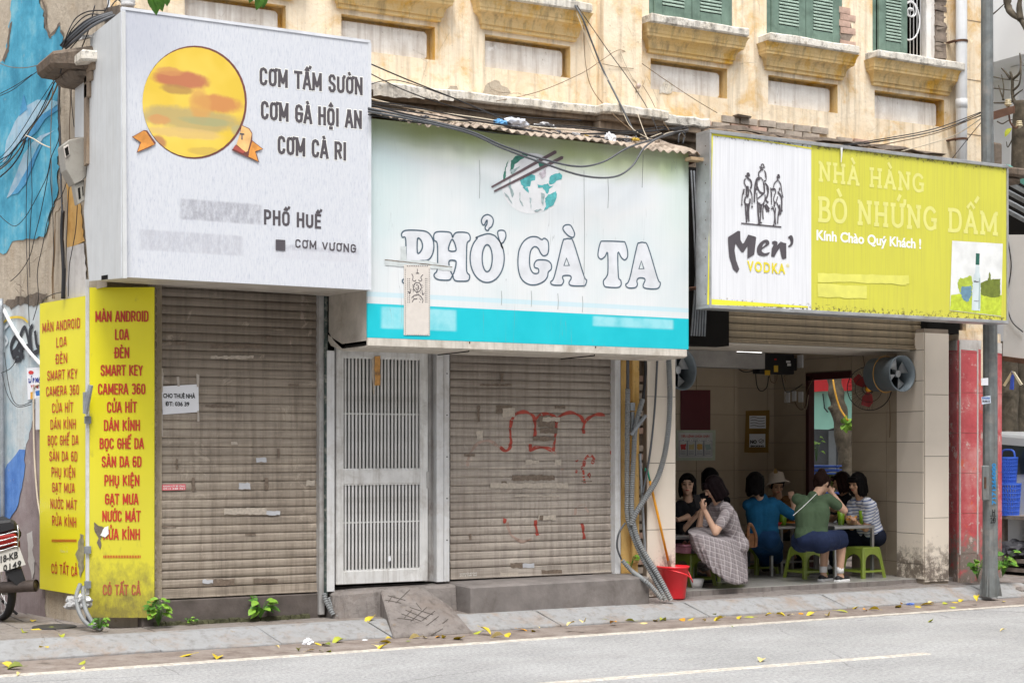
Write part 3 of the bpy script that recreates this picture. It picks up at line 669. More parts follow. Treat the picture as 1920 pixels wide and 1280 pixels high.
mural([(12,372),(28,330),(44,290),(60,268),(76,254),(104,243),(82,258),(66,284),(52,314),(36,345),(20,366)],whit,.014,.8,'painted_dolphin')
mural([(20,366),(36,345),(52,314),(66,284),(82,262),(62,310),(48,345),(34,362)],midb,.016,.8,'painted_dolphin_back')
mural([(-60,575),(20,568),(80,560),(86,590),(86,800),(84,1190),(-60,1190)],mauve,.006,1.5)
mural([(-60,578),(20,572),(78,566),(80,700),(60,790),(45,850),(30,870),(10,900),(-60,960)],pale,.009,2.5)
mural([(4,890),(14,870),(36,842),(46,842),(46,880),(42,915),(30,955),(8,990),(-40,1000),(-40,900)],blob,.012,1.5)
mural([(50,1000),(66,990),(72,1010),(66,1050),(60,1090),(52,1050)],whp,.012,2)
mural([(60,870),(80,862),(84,1000),(80,1080),(62,1040)],mauve,.013,2)
mural([(10,566),(30,558),(60,552),(88,548),(88,562),(60,575),(44,568),(20,580)],M['brownledge'],.015,3,'chipped_edge',5)
mural([(125,330),(142,342),(150,380),(158,452),(126,464)],orng,.012,1.5,'ochre_patch')
mural([(126,464),(158,455),(165,560),(125,560)],whp,.014,1.5,'chalky_patch')
ribbon([[(4,607),(18,596),(40,595),(52,604)]],LWp,.022,simple('spray_yellow',(.7,.5,.06),.7),mw,'graffiti_stroke',.019)
gb=simple('spray_black',(.03,.032,.04),.7,bump=0)
bl=[[(26,672),(20,650),(28,632),(36,640),(30,655),(22,662)],[(24,668),(34,662),(38,672),(28,676)],[(44,672),(36,640),(46,614),(54,640),(58,668)],[(38,652),(58,648)],[(60,660),(56,622),(62,610)],[(60,664),(76,655),(80,640)],[(66,620),(70,648),(80,652)]]
ribbon(bl,LWp,.045,gb,mw,'graffiti_lettering',.020)
ribbon([[(-4,636),(8,630),(14,640),(8,648)],[(6,618),(18,606)]],LWp,.03,simple('spray_white',(.6,.65,.68),.8,bump=0),mw,'graffiti_stroke',.019)
m=MB();a0=P(84,110,.12);m.hexa([(a0.x+.04,.06,4.68),(3.72,-.22,4.66),(3.72,.55,4.66),(a0.x+.04,.55,4.68)],[(a0.x+.02,.04,4.80),(3.72,-.25,4.87),(3.72,.55,4.87),(a0.x+.02,.55,4.80)])
m.hexa([(a0.x+.2,.08,4.61),(3.72,-.12,4.59),(3.72,.5,4.59),(a0.x+.2,.5,4.61)],[(a0.x+.15,.05,4.682),(3.72,-.18,4.67),(3.72,.5,4.67),(a0.x+.15,.5,4.682)])
m.build('stone_beam_end',M['brownledge'],mw,bevel=.03)
FM=thing('shopfront_wall','wall strips and concrete sills framing the closed shopfronts at street level','wall',(6,.2,0))
m=MB();m.hexa([(3.74,.34,0),(4.16,.02,0),(4.16,.4,0),(3.74,.4,0)],[(3.74,.34,4.6),(4.16,.02,4.6),(4.16,.4,4.6),(3.74,.4,4.6)]);m.build("corner_pier",M['oldwall'],FM)
xa=lambda px,Y=.0:P(px,800,Y).x
XSL0,XSL1=xa(286,.06),xa(598,.06)
m=MB();m.box(XSL0-.1,xa(613),.02,.3,.0,.345);m.build('sill_block',simple('dark_sill_concrete',(.12,.10,.09),.9,var=.35,sc_=5,dirt=(.07,.06,.045),damt=.8,bump=.6),FM,bevel=.01)  # sill concrete in a darker tone than the steps
mo=simple('moss_strip',(.07,.07,.035),.95,var=.5,sc_=30,bump=.8)
m=MB()
for i in range(30):
 x=XSL0+i*.046;m.hexa(wob([(x,-.02,.12),(x+.045,-.02,.12),(x+.045,.03,.12),(x,.03,.12)],.006),wob([(x,-.01,.165),(x+.045,-.01,.165),(x+.045,.03,.17),(x,.03,.17)],.008))
m.build('mossy_footing',mo,FM)
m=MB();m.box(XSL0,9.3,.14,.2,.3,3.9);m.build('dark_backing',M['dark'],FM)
m=MB();m.box(XSL0-.4,12.7,.02,.12,3.02,4.5);m.build('lintel',M['soffit'],FM)
def slat_profile(pitch):
 return[(.004,.0),(-.006,.002),(-.012,.012),(-.015,pitch*.45),(-.012,pitch*.78),(-.004,pitch*.95),(.003,pitch*.985),(.004,pitch)]
def slat_y(z,z0,pitch):
 f=((z-z0)/pitch%1.0)*pitch;pr=slat_profile(pitch)
 for(y0,a),(y1,b)in zip(pr,pr[1:]):
  if a<=f<=b:return y0+(y1-y0)*(f-a)/max(1e-9,b-a)
 return 0
def shutter(name,label,x0,x1,z0,z1,y,pitch,mat,barh=.085):
 t=thing(name,label,'shutter',((x0+x1)/2,y,z0));nseg=10
 pr=slat_profile(pitch);meshes=[]
 for v in range(4):
  m=MB();w=[random.uniform(-.0015,.0015)for _ in range(nseg+1)]
  for i in range(nseg):
   a,b=x0+(x1-x0)*i/nseg,x0+(x1-x0)*(i+1)/nseg
   for(ya,za),(yb,zb)in zip(pr,pr[1:]):m.face([(a,ya+w[i],za),(b,ya+w[i+1],za),(b,yb+w[i+1],zb),(a,yb+w[i],zb)])
  meshes.append(m.mesh('slat',mat,Vector(((x0+x1)/2,0,0)),smooth=False,fix=False))
 k=0;z=z0+barh
 while z<z1:
  o=link('slat',random.choice(meshes),t,Vector((0,0,z-z0))+Vector((0,random.uniform(-.002,.002),0)));z+=pitch;k+=1
  o.rotation_euler=(0,random.uniform(-.0006,.0006),0)
 m=MB();m.box(x0,x1,y-.02,y+.02,z0,z0+barh-.004);m.box(x0,x1,y-.035,y-.021,z0+.001,z0+.014);m.build('bottom_bar',mat,t,bevel=.003)
 return t
PIT=.0738
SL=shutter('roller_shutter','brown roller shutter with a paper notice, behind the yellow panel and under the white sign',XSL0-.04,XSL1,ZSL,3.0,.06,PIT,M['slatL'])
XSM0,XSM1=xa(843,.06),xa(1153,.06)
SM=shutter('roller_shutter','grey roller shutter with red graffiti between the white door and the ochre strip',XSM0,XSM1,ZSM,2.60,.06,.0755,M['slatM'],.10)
def sticker(pl,x0,x1,y0,y1,mat,parent,name='sticker',off=.02,lab=None):
 return shape([[(x0,y0),(x1,y0),(x1,y1),(x0,y1)]],pl,mat,parent,name,off,lab=lab)
ps=YPl(.053)
pn=thing('paper_notice','white paper rental notice taped to the brown shutter','notice',tuple(P(338,775,.02)))
shape([[(303,724),(372,720),(373,772),(305,777)]],ps,M['paper'],pn,'sheet',.012)
text_px('CHO THUÊ NHÀ',ps,306,366,742,8.5,M['blackink'],pn,bold=.03,off=.015)
text_px('ĐT: 036 39',ps,310,355,757,8,M['blackink'],pn,bold=.03,off=.015)
tape=simple('clear_tape',(.50,.45,.40),.25,var=.1,bump=0)
for q in([(300,735),(303,700),(307,700),(305,735)],[(331,706),(336,706),(337,724),(333,724)],[(368,700),(374,703),(373,725),(369,725)],[(370,770),(373,770),(374,790),(370,790)],[(301,775),(305,775),(306,818),(302,818)]):
 shape([q],ps,tape,pn,'tape',.014)
pink=simple('pink_sticker',(.80,.16,.20),.5,bump=0);pinkl=simple('pale_pink_print',(.85,.6,.6),.6,bump=0)
def phone_sticker(x0,x1,y0,y1,label,col):
 t=thing('sticker',label,'sticker',tuple(P((x0+x1)/2,y1,.02)));shape([[(x0,y0),(x1,y0-1),(x1,y1-1),(x0,y1)]],ps,col,t,'sheet',.011)
 yc=(y0+y1)/2;h=(y1-y0)
 text_px('KHOAN CẮT BÊ TÔNG',ps,x0+2,x1-2,yc-h*.22,h*.26,M['whiteink'],t,bold=.03,off=.013)
 text_px('0912 348 761',ps,x0+2,x1-2,yc+h*.2,h*.26,M['whiteink'],t,bold=.03,off=.013)
phone_sticker(304,348,908,919,'pink phone-number sticker low on the left edge of the brown shutter',pink)
phone_sticker(860,896,1072,1081,'pink sticker on the bottom bar of the grey graffitied shutter',simple('rose_sticker',(.80,.30,.38),.5,bump=0))
smear=[simple('tape_residue_pale',(.50,.44,.37),.5,var=.25,sc_=40),simple('tape_residue_dark',(.19,.145,.11),.6,var=.4,sc_=40),simple('blueish_scrap',(.52,.53,.56),.6,var=.2)]
def scraps(pl,parent,items,off):
 for k,(x0,y0,x1,y1,c)in enumerate(items):shape([rough([(x0,y0),(x1,y0),(x1,y1),(x0,y1)],1.3,5)],pl,smear[c],parent,'glue_patch',off+.0002*k)
scraps(ps,SL,[(395,646,440,649,1),(540,720,560,723,1),(460,1000,480,1003,1),(330,860,334,880,1),(520,840,524,858,1),(300,985,330,988,1),(395,646,490,653,1),(395,667,475,672,0),(480,858,500,866,2),(433,828,446,833,0),(448,905,470,917,2),(360,895,366,920,1),(496,895,503,918,1),(500,630,510,640,1),(420,952,500,964,0),(500,957,525,965,2),(380,1086,400,1093,2),(400,1085,440,1097,1),(475,1084,520,1092,1),(385,758,440,763,1),(575,900,590,910,0),(330,640,350,646,1),(302,690,306,705,0)],.012)
scraps(ps,SM,[(900,720,960,723,1),(1040,760,1060,766,1),(870,850,890,856,1),(1090,900,1110,903,1),(880,1000,884,1012,1),(930,760,960,775,1),(942,765,966,782,0),(1010,780,1040,800,1),(1013,802,1045,812,1),(1018,782,1050,790,0),(1000,818,1040,826,1),(894,806,905,825,0),(960,890,1040,900,1),(940,902,950,912,1),(965,928,1050,931,0),(985,862,1010,870,0),(1040,860,1052,872,0),(1010,965,1042,974,0),(1012,966,1018,975,1),(957,1055,990,1064,1),(980,1056,1002,1064,2),(938,1072,972,1080,0),(1015,1068,1054,1080,1),(1112,1068,1146,1078,0),(895,760,900,790,1),(940,700,944,715,1),(920,905,1066,915,0)],.012)
red=simple('red_spray_paint',(.38,.06,.04),.6,var=.4,sc_=12,bump=0)
fadr=simple('thin_red_spray',(.40,.29,.24),.6,var=.3,sc_=10,bump=0)
def graffiti(paths,w,mat,parent,z0,pitch):
 mb=MB()
 for kk,lp in enumerate(paths):
  pts=catmull([P(x,y,.06)for x,y in lp],14)
  L=len(pts);n0=len(mb.v)
  for i,p in enumerate(pts):
   t=(pts[min(i+1,L-1)]-pts[max(i-1,0)]).normalized();s_=Vector((t.z,0,-t.x))*w*(.8+.2*math.sin(i*.3))/2
   for q in(p-s_,p+s_):
    z_=z0+.1;q.y=.06+slat_y(q.z,z_,pitch)-.0022-.0004*kk;mb.v.append(q)
  for i in range(L-1):mb.f.append([n0+2*i,n0+2*i+1,n0+2*i+3,n0+2*i+2]);mb.m.append(0)
 return mb.build('graffiti_stroke',mat,parent,fix=False)
tr6=lambda pts:[(800+x/2.206,620+y/2.206)for x,y in pts]
graffiti([tr6(p)for p in([(300,480),(325,496),(345,470),(343,400),(360,350),(400,335),(435,350),(446,380)],[(444,440),(446,400),(446,370),(465,350),(500,343),(528,360),(532,390),(528,440),(520,498)],[(532,385),(545,355),(590,338),(630,352),(648,380)],[(646,425),(647,390),(665,362),(700,346),(735,348)],[(428,468),(425,495),(450,482),(490,484),(524,500)])],.036,red,SM,ZSM,.0755)
graffiti([tr6(p)for p in([(614,520),(625,548),(640,558),(650,630)],[(645,560),(655,525),(675,515),(688,530),(680,550)],[(612,580),(620,582)],[(664,590),(672,600),(668,604)],[(446,782),(450,815),(456,845)],[(640,795),(645,830),(648,860)],[(322,775),(316,795)],[(755,504),(772,500)],[(760,812),(772,806)],[(770,875),(772,900)])],.036,red,SM,ZSM,.0755)
graffiti([tr6(p)for p in([(165,560),(175,510),(210,465),(255,455),(300,482)],[(524,500),(550,530),(560,575)],[(610,760),(618,730),(650,725),(665,750)],[(330,790),(345,840),(390,870),(430,860)])],.030,fadr,SM,ZSM,.0755)
def post(px0,px1,y0,y1,z0,z1,mat,name,label,cat='rail',group=None):
 m=MB();m.box(xa(px0,y0),xa(px1,y0),y0,y1,z0,z1);return alone(m,name,mat,label,cat,group,bevel=.004)
post(599,609,-.02,.1,.16,3.0,M['dirtypaint'],'shutter_rail','dirty grey guide rail on the right edge of the brown shutter')
m=MB();m.tube([P(611,1115,-.03),P(611,700,-.03),P(611,555,-.03)],.018,8)
alone(m,'pipe',simple('dark_green_pipe',(.035,.055,.05),.6,var=.4,sc_=30,dirt=(.4,.38,.33),damt=.6),'thin dark green pipe between the brown shutter and the white door frame','pipe')
XD0,XD1=xa(628,.0),xa(801,.0)
dt=thing('metal_door','white metal barred door between the two roller shutters','door',((XD0+XD1)/2,0,.40))
ZD0,ZD1=.395,2.50
m=MB();m.box(xa(613,-.05),xa(627.5,-.05),-.05,.05,.36,2.46);m.build('door_post',M['whitemetal'],dt,bevel=.003)
m=MB();m.box(xa(819,-.03),xa(832,-.03),-.03,.08,.40,2.47);m.box(xa(832.6,-.025),xa(843,-.025),-.025,.08,.40,2.47);m.build('door_post',M['whitemetal'],dt,bevel=.003)
m=MB()
for k in range(6):
 p=P(838,700+k*78,-.026);m.tube([p,p+Vector((0,-.004,0))],.006,8)
m.build('screw_holes',M['dark'],dt)
m=MB();m.box(XD1+.003,xa(812,.05),.05,.12,.4,2.47);m.box(xa(803,.03),xa(808,.03),.03,.06,.41,2.47);m.box(xa(812),xa(818),.1,.2,.4,2.47);m.build('door_jamb',M['dirtypaint'],dt,bevel=.003)
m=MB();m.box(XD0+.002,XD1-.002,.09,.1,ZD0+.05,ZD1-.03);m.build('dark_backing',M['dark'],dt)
ox0,ox1=xa(643,0),xa(786,0)
zu1,zu0=P(715,671,0).z,P(715,880,0).z;zl1,zl0=P(715,906,0).z,P(715,1068,0).z
m=MB();m.box(XD0+.004,ox0,-.02,.03,ZD0+.02,ZD1);m.box(ox1,XD1-.002,-.02,.03,ZD0+.02,ZD1)
m.box(ox0,ox1,-.019,.029,zu1,ZD1);m.box(ox0,ox1,-.019,.029,zl1,zu0);m.box(ox0,ox1,-.019,.029,ZD0+.02,zl0);m.build('leaf',M['doorpaint'],dt,bevel=.004)
nb=21
bar_u=MB().box(-.0085,.0085,-.008,.008,0,zu1-zu0).mesh('bar',M['doorpaint']);bar_l=MB().box(-.0085,.0085,-.008,.008,0,zl1-zl0).mesh('bar',M['doorpaint'])
for k in range(nb):
 x=ox0+(k+.7)*(ox1-ox0)/(nb+.4)
 for me,z in((bar_u,zu0),(bar_l,zl0)):
  o=link('bar',me,dt,Vector((x,.005,z))-wloc(dt));o.rotation_euler=(0,random.uniform(-.002,.002),0)
m=MB()
for py in(776,978):z=P(715,py,0).z;m.box(ox0,ox1,-.001,.002,z-.006,z+.006)
for(a,b)in((zu0,zu1),(zl0,zl1)):
 m.box(ox0+.001,ox1-.001,-.012,-.004,a,a+.012);m.box(ox0+.001,ox1-.001,-.012,-.004,b-.012,b)
m.build('crossbar',M['doorpaint'],dt)
m=MB();m.box(xa(798),xa(801),-.03,-.021,1.25,1.40);m.build('hinge',M['dirtypaint'],dt)
oj=simple('old_orange_tape',(.62,.32,.10),.5,var=.3,sc_=30)
shape([rough([(702,668),(713,668),(713,722),(703,722)],1,6)],YPl(-.02),oj,dt,'tape_strip',.006);shape([rough([(697,672),(701,672),(702,740),(699,738)],.8,6)],YPl(-.02),smear[0],dt,'tape_strip',.005)
text_px('0123',YPl(-.02),704,712,700,5,M['ink'],dt,'print',off=.008)
shape([rough([(727,1043),(732,1041),(733,1050),(728,1053)],.6,4)],YPl(-.02),M['paper'],dt,'paper_scrap',.006)
post(1153.5,1164,-.03,.09,.40,2.5,M['whitemetal'],'shutter_rail','white guide rail on the right edge of the graffitied shutter')
m=MB();m.hexa([(XD0-.08,-.16,.1),(xa(722),-.20,.1),(xa(845),-.16,.1),(xa(845),.2,.1),(XD0-.08,.2,.1)],[(XD0-.06,-.10,.345),(xa(722),-.14,.37),(xa(845),-.13,.375),(xa(845),.2,.39),(XD0-.06,.2,.385)])
alone(m,'doorstep',M['concrete'],'cracked concrete doorstep under the white barred door','step',bevel=.02)
rp=MB();TL,TR=P(713,1106,-.16),P(792,1102,-.14);B1,B2,B3=P(738,1200,-.78),P(886,1185,-.76),P(846,1150,-.38)
B1.z=.0;B2.z=.03
TL.z=.372;TR.z=.38
bot=[TL,TR,B3,B2,B1];rp.hexa([(p.x,p.y,.0)for p in(B1,B2,B3,TR,TL)],[B1+Vector((0,0,.03)),B2,Vector((B3.x,B3.y,.21)),TR,TL])
rt=thing('concrete_ramp','small concrete ramp scored with a diamond grid, in front of the door','ramp',(B1.x,B1.y,0));rp.build('ramp_body',M['concrete'],rt,bevel=.012)
def onramp(px,py):
 a,b,c=B1+Vector((0,0,.03)),B2,TL;nrm=(b-a).cross(c-a).normalized();d=ray(px,py);t=(a-CAMP).dot(nrm)/d.dot(nrm);return CAMP+d*t+nrm*(.004 if nrm.z>0 else-.004)
m=MB()
for a,b in(((735,1117),(728,1128)),((727,1116),(760,1125)),((768,1105),(742,1130)),((722,1124),(752,1130)),((772,1143),(758,1158)),((800,1138),(770,1164)),((815,1145),(792,1162)),((822,1155),(800,1172)),((760,1143),(800,1160)),((752,1150),(790,1164)),((768,1138),(812,1152)),((745,1158),(775,1162)),((840,1160),(830,1168)),((830,1178),(808,1190)),((780,1130),(790,1142))):
 p,q=onramp(*a),onramp(*b);m.tube([p-UPV*.0025,q-UPV*.0025],.0034,5)
m.build('scored_groove',simple('groove_grime',(.085,.072,.064),.9),rt)['kind']='stuff'
sx0,sx1=P(884,1100,-.36).x,P(1219,1080,-.36).x
m=MB();m.hexa([(sx0,-.36,.1),(sx1,-.36,.1),(sx1,.14,.1),(xa(843),.14,.1),(xa(843),-.14,.1)],[(sx0,-.36,.375),(sx1,-.355,.39),(sx1,.14,.405),(xa(843),.14,.40),(xa(843),-.14,.385)])
alone(m,'step_block',simple('grey_block_concrete',(.20,.18,.17),.9,var=.3,sc_=4,dirt=(.11,.095,.085),damt=.8,bump=.6,bs=50),'long raised concrete block in front of the graffitied shutter','step',bevel=.015)
MB()
m=MB();m.box(xa(1164.5),xa(1196),.0,.3,.13,4.0);m.build('ochre_strip',M['ochrewall'],FM)
m=MB();m.box(xa(1181),xa(1194),-.05,.0,.5,2.6);m.build('ochre_rib',M['ochrewall'],FM,bevel=.008)
m=MB();m.box(xa(1196),xa(1214),.06,.3,.13,4.5);m.build('rubble_gap',M['brownledge'],FM)
for k in range(26):
 z=.25+k*.085
 if k%4!=1:link('brick',bkd if k%3 else bme,FM,Vector((xa(1205),.06,z))-wloc(FM)).scale=(.5,.5,.9)
def tile_grid(name_parent,pl_o,u,W_,z0,z1,tw,th,mat,n,x_off=.0,z_off=.0,gap=.006,hole=None,thick=.012):
 """tiles as single pieces on a wall face: origin pl_o, direction u, outward normal n"""
 cache={}
 x=-x_off
 while x<W_-.01:
  a,b=max(x,0),min(x+tw,W_)
  z=z0-z_off
  while z<z1-.01:
   c,d=max(z,z0),min(z+th,z1)
   if b-a>.02 and d-c>.02 and not(hole and hole((a+b)/2,(c+d)/2)):
    key=(round(b-a,3),round(d-c,3))
    if key not in cache:
     w,h=(b-a)/2-gap/2,(d-c)/2-gap/2
     m=MB();cs=[(-w,-h),(w,-h),(w,h),(-w,h)];pts=[u*s_+Vector((0,0,r_))for s_,r_ in cs]
     m.slab([p+n*thick for p in pts],-n*thick);cache[key]=m.mesh('tile',mat)
    o=link('tile',cache[key],name_parent,pl_o+u*((a+b)/2)+Vector((0,0,(c+d)/2))-wloc(name_parent))
    o.location+=n*random.uniform(-.0012,.0012)
   z+=th
  x+=tw
FR=.20
tp=thing('tiled_pillar','cream tiled pillar behind the grey conduits left of the eating area','pillar',(xa(1238),.1,.13))
x0,x1=xa(1213,-.03),xa(1266.5,-.03)
m=MB();m.box(x0,x1,-.02,.34,.13,2.60);m.build('core',M['grout'],tp)
tile_grid(tp,Vector((x0,-.02,0)),Vector((1,0,0)),x1-x0,.15,2.60,.60,.65,M['tilefoot'],Vector((0,-1,0)),z_off=.635)
rpil=thing('tiled_pillar','pale tiled pillar standing between the eating area and the red-tiled corner','pillar',(xa(1755),0,.17))
x0,x1=xa(1734,-.12),xa(1779,-.12)
m=MB();m.box(x0,x1,-.11,.3,.1,2.90);m.build('core',M['grout'],rpil)
tile_grid(rpil,Vector((x0,-.11,0)),Vector((1,0,0)),x1-x0,.17,2.86,.60,.665,M['tilefoot'],Vector((0,-1,0)),z_off=.64)
tile_grid(rpil,Vector((x0,.3,0)),Vector((0,-1,0)),.41,.2,2.86,.45,.33,M['tilefoot'],Vector((-1,0,0)),z_off=.17)
rc=thing('red_corner_column','red painted tile corner column with scuffed grey foot behind the lamp post','column',(13.2,.2,.1))
pa,pb,pc=P(1781,900,.10),P(1798,900,-.10),P(1830,900,-.12)
pd=P(1876,900,.12);pe=Vector((pd.x,.6,0));pf=Vector((pa.x,.6,0))
fpts=[pa,pb,pc,pd]
m=MB();cc=[Vector((p.x,p.y,0))for p in(pa,pb,pc,pd,pe,pf)]
m.hexa([(p.x,p.y,.05)for p in cc],[(p.x,p.y,2.9)for p in cc]);m.build('core',M['facade'],rc)
zc=P(1815,638,-.1).z
for i in range(3):
 a,b=Vector((fpts[i].x,fpts[i].y,0)),Vector((fpts[i+1].x,fpts[i+1].y,0));u=(b-a).normalized();nn=Vector((u.y,-u.x,0))
 tile_grid(rc,a,u,(b-a).length,.12,zc,1.0,.44,M['redtile'],nn,z_off=.1,gap=.004,thick=.016)
 m=MB();e=nn*.018;m.face([a+e+Vector((0,0,zc-.10+random.uniform(-.01,.01))),b+e+Vector((0,0,zc-.115)),b+e+Vector((0,0,zc+.004)),a+e+Vector((0,0,zc+.003))]);m.build('plaster_lip',whp,rc,fix=False)
 m=MB();p=a+nn*.017;m.box(p.x-.008,p.x+.008,p.y-.006,p.y+.006,.45,zc);m.build('pale_joint',whp,rc)
# ------ signs
YW=-.93
wt=thing('shop_sign','big white box sign listing rice dishes beside a round yellow logo','sign',(5,YW,2.9))
pw=YPl(YW)
A_,B_,C_,D_=P(228,22,YW),P(694,78,YW),P(697,542,YW),P(231,521,YW)
zt,zb=(A_.z+B_.z)/2,(C_.z+D_.z)/2
def white_sign_mat():
 t=NT('rain_streaked_white_vinyl');v=t.wpos()
 s1=t.noise(3,6,.7,vec=t.scaled((34,34,5),vec=v));c=t.ramp(s1,[(.30,(.46,.49,.56)),(.46,(.60,.62,.67)),(.7,(.67,.685,.715))])
 tk=t.ramp(t.noise(3.5,3,.5,vec=t.scaled((60,60,9),vec=v)),[(.66,.0),(.72,.5)]);c=t.mix(tk,c,(.34,.37,.48))
 x,y,z=t.sep(v)
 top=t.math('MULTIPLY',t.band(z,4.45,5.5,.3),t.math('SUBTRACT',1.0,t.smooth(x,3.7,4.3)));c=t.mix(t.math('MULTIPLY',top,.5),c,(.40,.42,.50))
 for(a,b,c0,d,col,f)in((338,490,378,416,(.30,.30,.34),.75),(262,455,436,474,(.36,.36,.41),.5),(516,672,463,472,(.28,.27,.31),.5),(516,672,470,488,(.55,.55,.6),.5)):
  p,q=P(a,(c0+d)/2,YW),P(b,(c0+d)/2,YW);zz0,zz1=P((a+b)/2,d,YW).z,P((a+b)/2,c0,YW).z
  mk=t.math('MULTIPLY',t.band(x,p.x,q.x,.02),t.band(z,zz0,zz1,.012))
  ns=t.ramp(t.noise(3,5,.8,vec=t.scaled((11,11,5),vec=v)),[(.38,f*.25),(.6,f)]);c=t.mix(t.math('MULTIPLY',mk,ns),c,col)
 return t.done(c,.45,spec=.3)
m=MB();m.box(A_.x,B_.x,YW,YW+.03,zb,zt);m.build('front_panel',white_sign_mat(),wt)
pxs=[(228,21),(169,68),(170,130),(141,141),(140,258),(168,256),(157,395),(167,527),(231,521)]
sp=[PX(x,y,A_.x-.002)for x,y in pxs];m=MB();m.slab(sp,(.03,0,0));m.build('side_panel',simple('white_side_sheet',(.60,.615,.62),.5,var=.07,bump=.05,streak=((.42,.4,.36),.35)),wt,fix=True)
m=MB();m.slab([PX(170,66,A_.x-.02),PX(137,66,A_.x-.02),PX(137,78,A_.x-.02),PX(168,70,A_.x-.02)],(.03,0,0));m.build('torn_flap',M['white'],wt)
m=MB();m.hexa([(A_.x,YW+.031,zb),(B_.x,YW+.031,zb),(B_.x,-.06,zb+.02),(A_.x,-.06,zb+.05)],[(A_.x,YW+.031,zb+.02),(B_.x,YW+.031,zb+.02),(B_.x,-.06,zb+.04),(A_.x,-.06,zb+.07)])
m.build('underside',simple('grimy_white_soffit',(.52,.48,.43),.6,var=.2,dirt=(.25,.2,.15),damt=.7),wt)
m=MB();m.box(A_.x+.03,B_.x-.02,YW+.04,-.3,zt-.05,zt-.02);m.box(B_.x-.03,B_.x,YW+.031,-.3,zb+.05,zt-.02);m.build('box_frame',M['alu'],wt)
m=MB();m.box(A_.x-.004,A_.x+.03,YW-.006,YW+.004,zb,zt+.004);m.box(B_.x-.02,B_.x+.008,YW-.006,YW+.034,zb,zt+.002);m.box(A_.x,B_.x,YW-.008,YW+.03,zt,zt+.022);m.build('edge_trim',simple('pale_edge',(.68,.7,.74),.4,bump=0),wt)
sd=YPl(0);m=MB();m.slab([PX(190,517,A_.x-.004),PX(202,515,A_.x-.004),PX(202,523,A_.x-.004),PX(190,525,A_.x-.004)],(.001,0,0));m.build('side_hole',M['dark'],wt)
for s_,a,b,y,h in(('CƠM TẤM SƯỜN',485.5,681,152.7,34),('CƠM GÀ HỘI AN',488,679.5,215.7,35),('CƠM CÀ RI',519.5,650.5,277.9,35)):
 gothic_px(s_,pw,a,b,y,h,M['whiteink'],wt,.165,.001,tilt=(b-a)*.050,name='lettering_halo',grow=.05)
 gothic_px(s_,pw,a,b,y,h,M['ink'],wt,.165,.002,tilt=(b-a)*.050)
gothic_px('PHỐ HUẾ',pw,494,603,411,28,M['ink'],wt,.17,.002,tilt=4.5)
gothic_px('CƠM VƯƠNG',pw,553,668,461,16,M['ink'],wt,.17,.002,tilt=5)
shape([[(517,449),(535,450),(535,470),(517,469)]],pw,M['ink'],wt,'icon',.006)
lg=lambda pts:[(240+x/4.921,60+y/4.921)for x,y in pts]
maroon=simple('maroon_print',(.17,.06,.05),.6,bump=0)
def logo_mat():
 t=NT('yellow_logo_print');v=t.wpos();x,y,z=t.sep(v);c=t.ramp(t.noise(2.5,2,vec=v),[(.35,(.72,.50,.05)),(.65,(.84,.62,.11))])
 def el(c,px,py,rx,ry,col,f,rot=.0):
  p=P(px,py,YW);k=13.0/FPX;dx=t.math('DIVIDE',t.math('SUBTRACT',x,p.x),rx*k*1.12);dz=t.math('DIVIDE',t.math('SUBTRACT',z,p.z),ry*k)
  dx2=t.math('ADD',dx,t.math('MULTIPLY',dz,rot));d=t.math('ADD',t.math('MULTIPLY',dx2,dx2),t.math('MULTIPLY',dz,dz));d=t.math('ADD',d,t.math('MULTIPLY',t.math('SUBTRACT',t.noise(9,4,.6,vec=v),.5),1.6))
  return t.mix(t.math('MULTIPLY',t.math('SUBTRACT',1.0,t.smooth(d,.55,1.5)),f),c,col)
 for a in((362,225,84,22,(.42,.33,.16),.8),(340,150,42,16,(.46,.13,.08),.9),(330,168,26,9,(.40,.22,.07),.8),(318,134,22,8,(.58,.27,.09),.8),(410,195,40,16,(.55,.20,.08),.85),(375,200,18,30,(.62,.32,.09),.8),(385,228,46,8,(.36,.36,.18),.8),(350,250,60,10,(.66,.46,.17),.8),(390,285,30,8,(.55,.38,.08),.7),(295,270,14,14,(.40,.15,.09),.8),(300,225,18,9,(.62,.28,.10),.7),(445,245,12,10,(.40,.38,.22),.7)):c=el(c,*a)
 return t.done(c,.55)
shape([[(x+2.0*0,y)for x,y in circ(365,192,98,106,44)]],pw,maroon,wt,'logo_rim',.002)
shape([circ(363,192,96,103,40)],pw,logo_mat(),wt,'logo_disc',.0035)
ornp=simple('orange_ribbon_print',(.80,.33,.07),.6,var=.45,sc_=8,bump=0)
shape([[(256.0+x,247.0+y)for x,y in[(-9,10),(14,-3),(20,-2),(37,22),(26,29),(0,40),(7,20)]][:7]],pw,maroon,wt,'logo_ribbon_edge',.010)
shape([[(249,257),(269,245.5),(274,247),(290,271),(280,275),(258,284.5),(264.5,267)]],pw,ornp,wt,'logo_ribbon',.0112)
shape([lg([(1045,858),(1120,890),(1148,935),(1145,1000),(1250,1082),(1180,1105),(1212,1205),(955,1092),(1000,1040),(1030,950)])],pw,maroon,wt,'logo_ribbon_edge',.010)
shape([lg([(1050,866),(1115,895),(1142,940),(1130,1010),(1105,1100),(1085,1110),(1000,1038),(1030,950)])],pw,simple('ribbon_cream_print',(.84,.50,.20),.6,var=.3,sc_=8,bump=0),wt,'logo_ribbon',.0116)
shape([lg([(1146,1008),(1240,1080),(1172,1102),(1200,1194),(1112,1150),(1120,1095)])],pw,ornp,wt,'logo_ribbon',.0112)
shape([lg([(990,1042),(1085,1105),(1060,1122),(968,1080)])],pw,simple('ribbon_red_print',(.42,.09,.07),.6,bump=0),wt,'logo_ribbon',.0122)
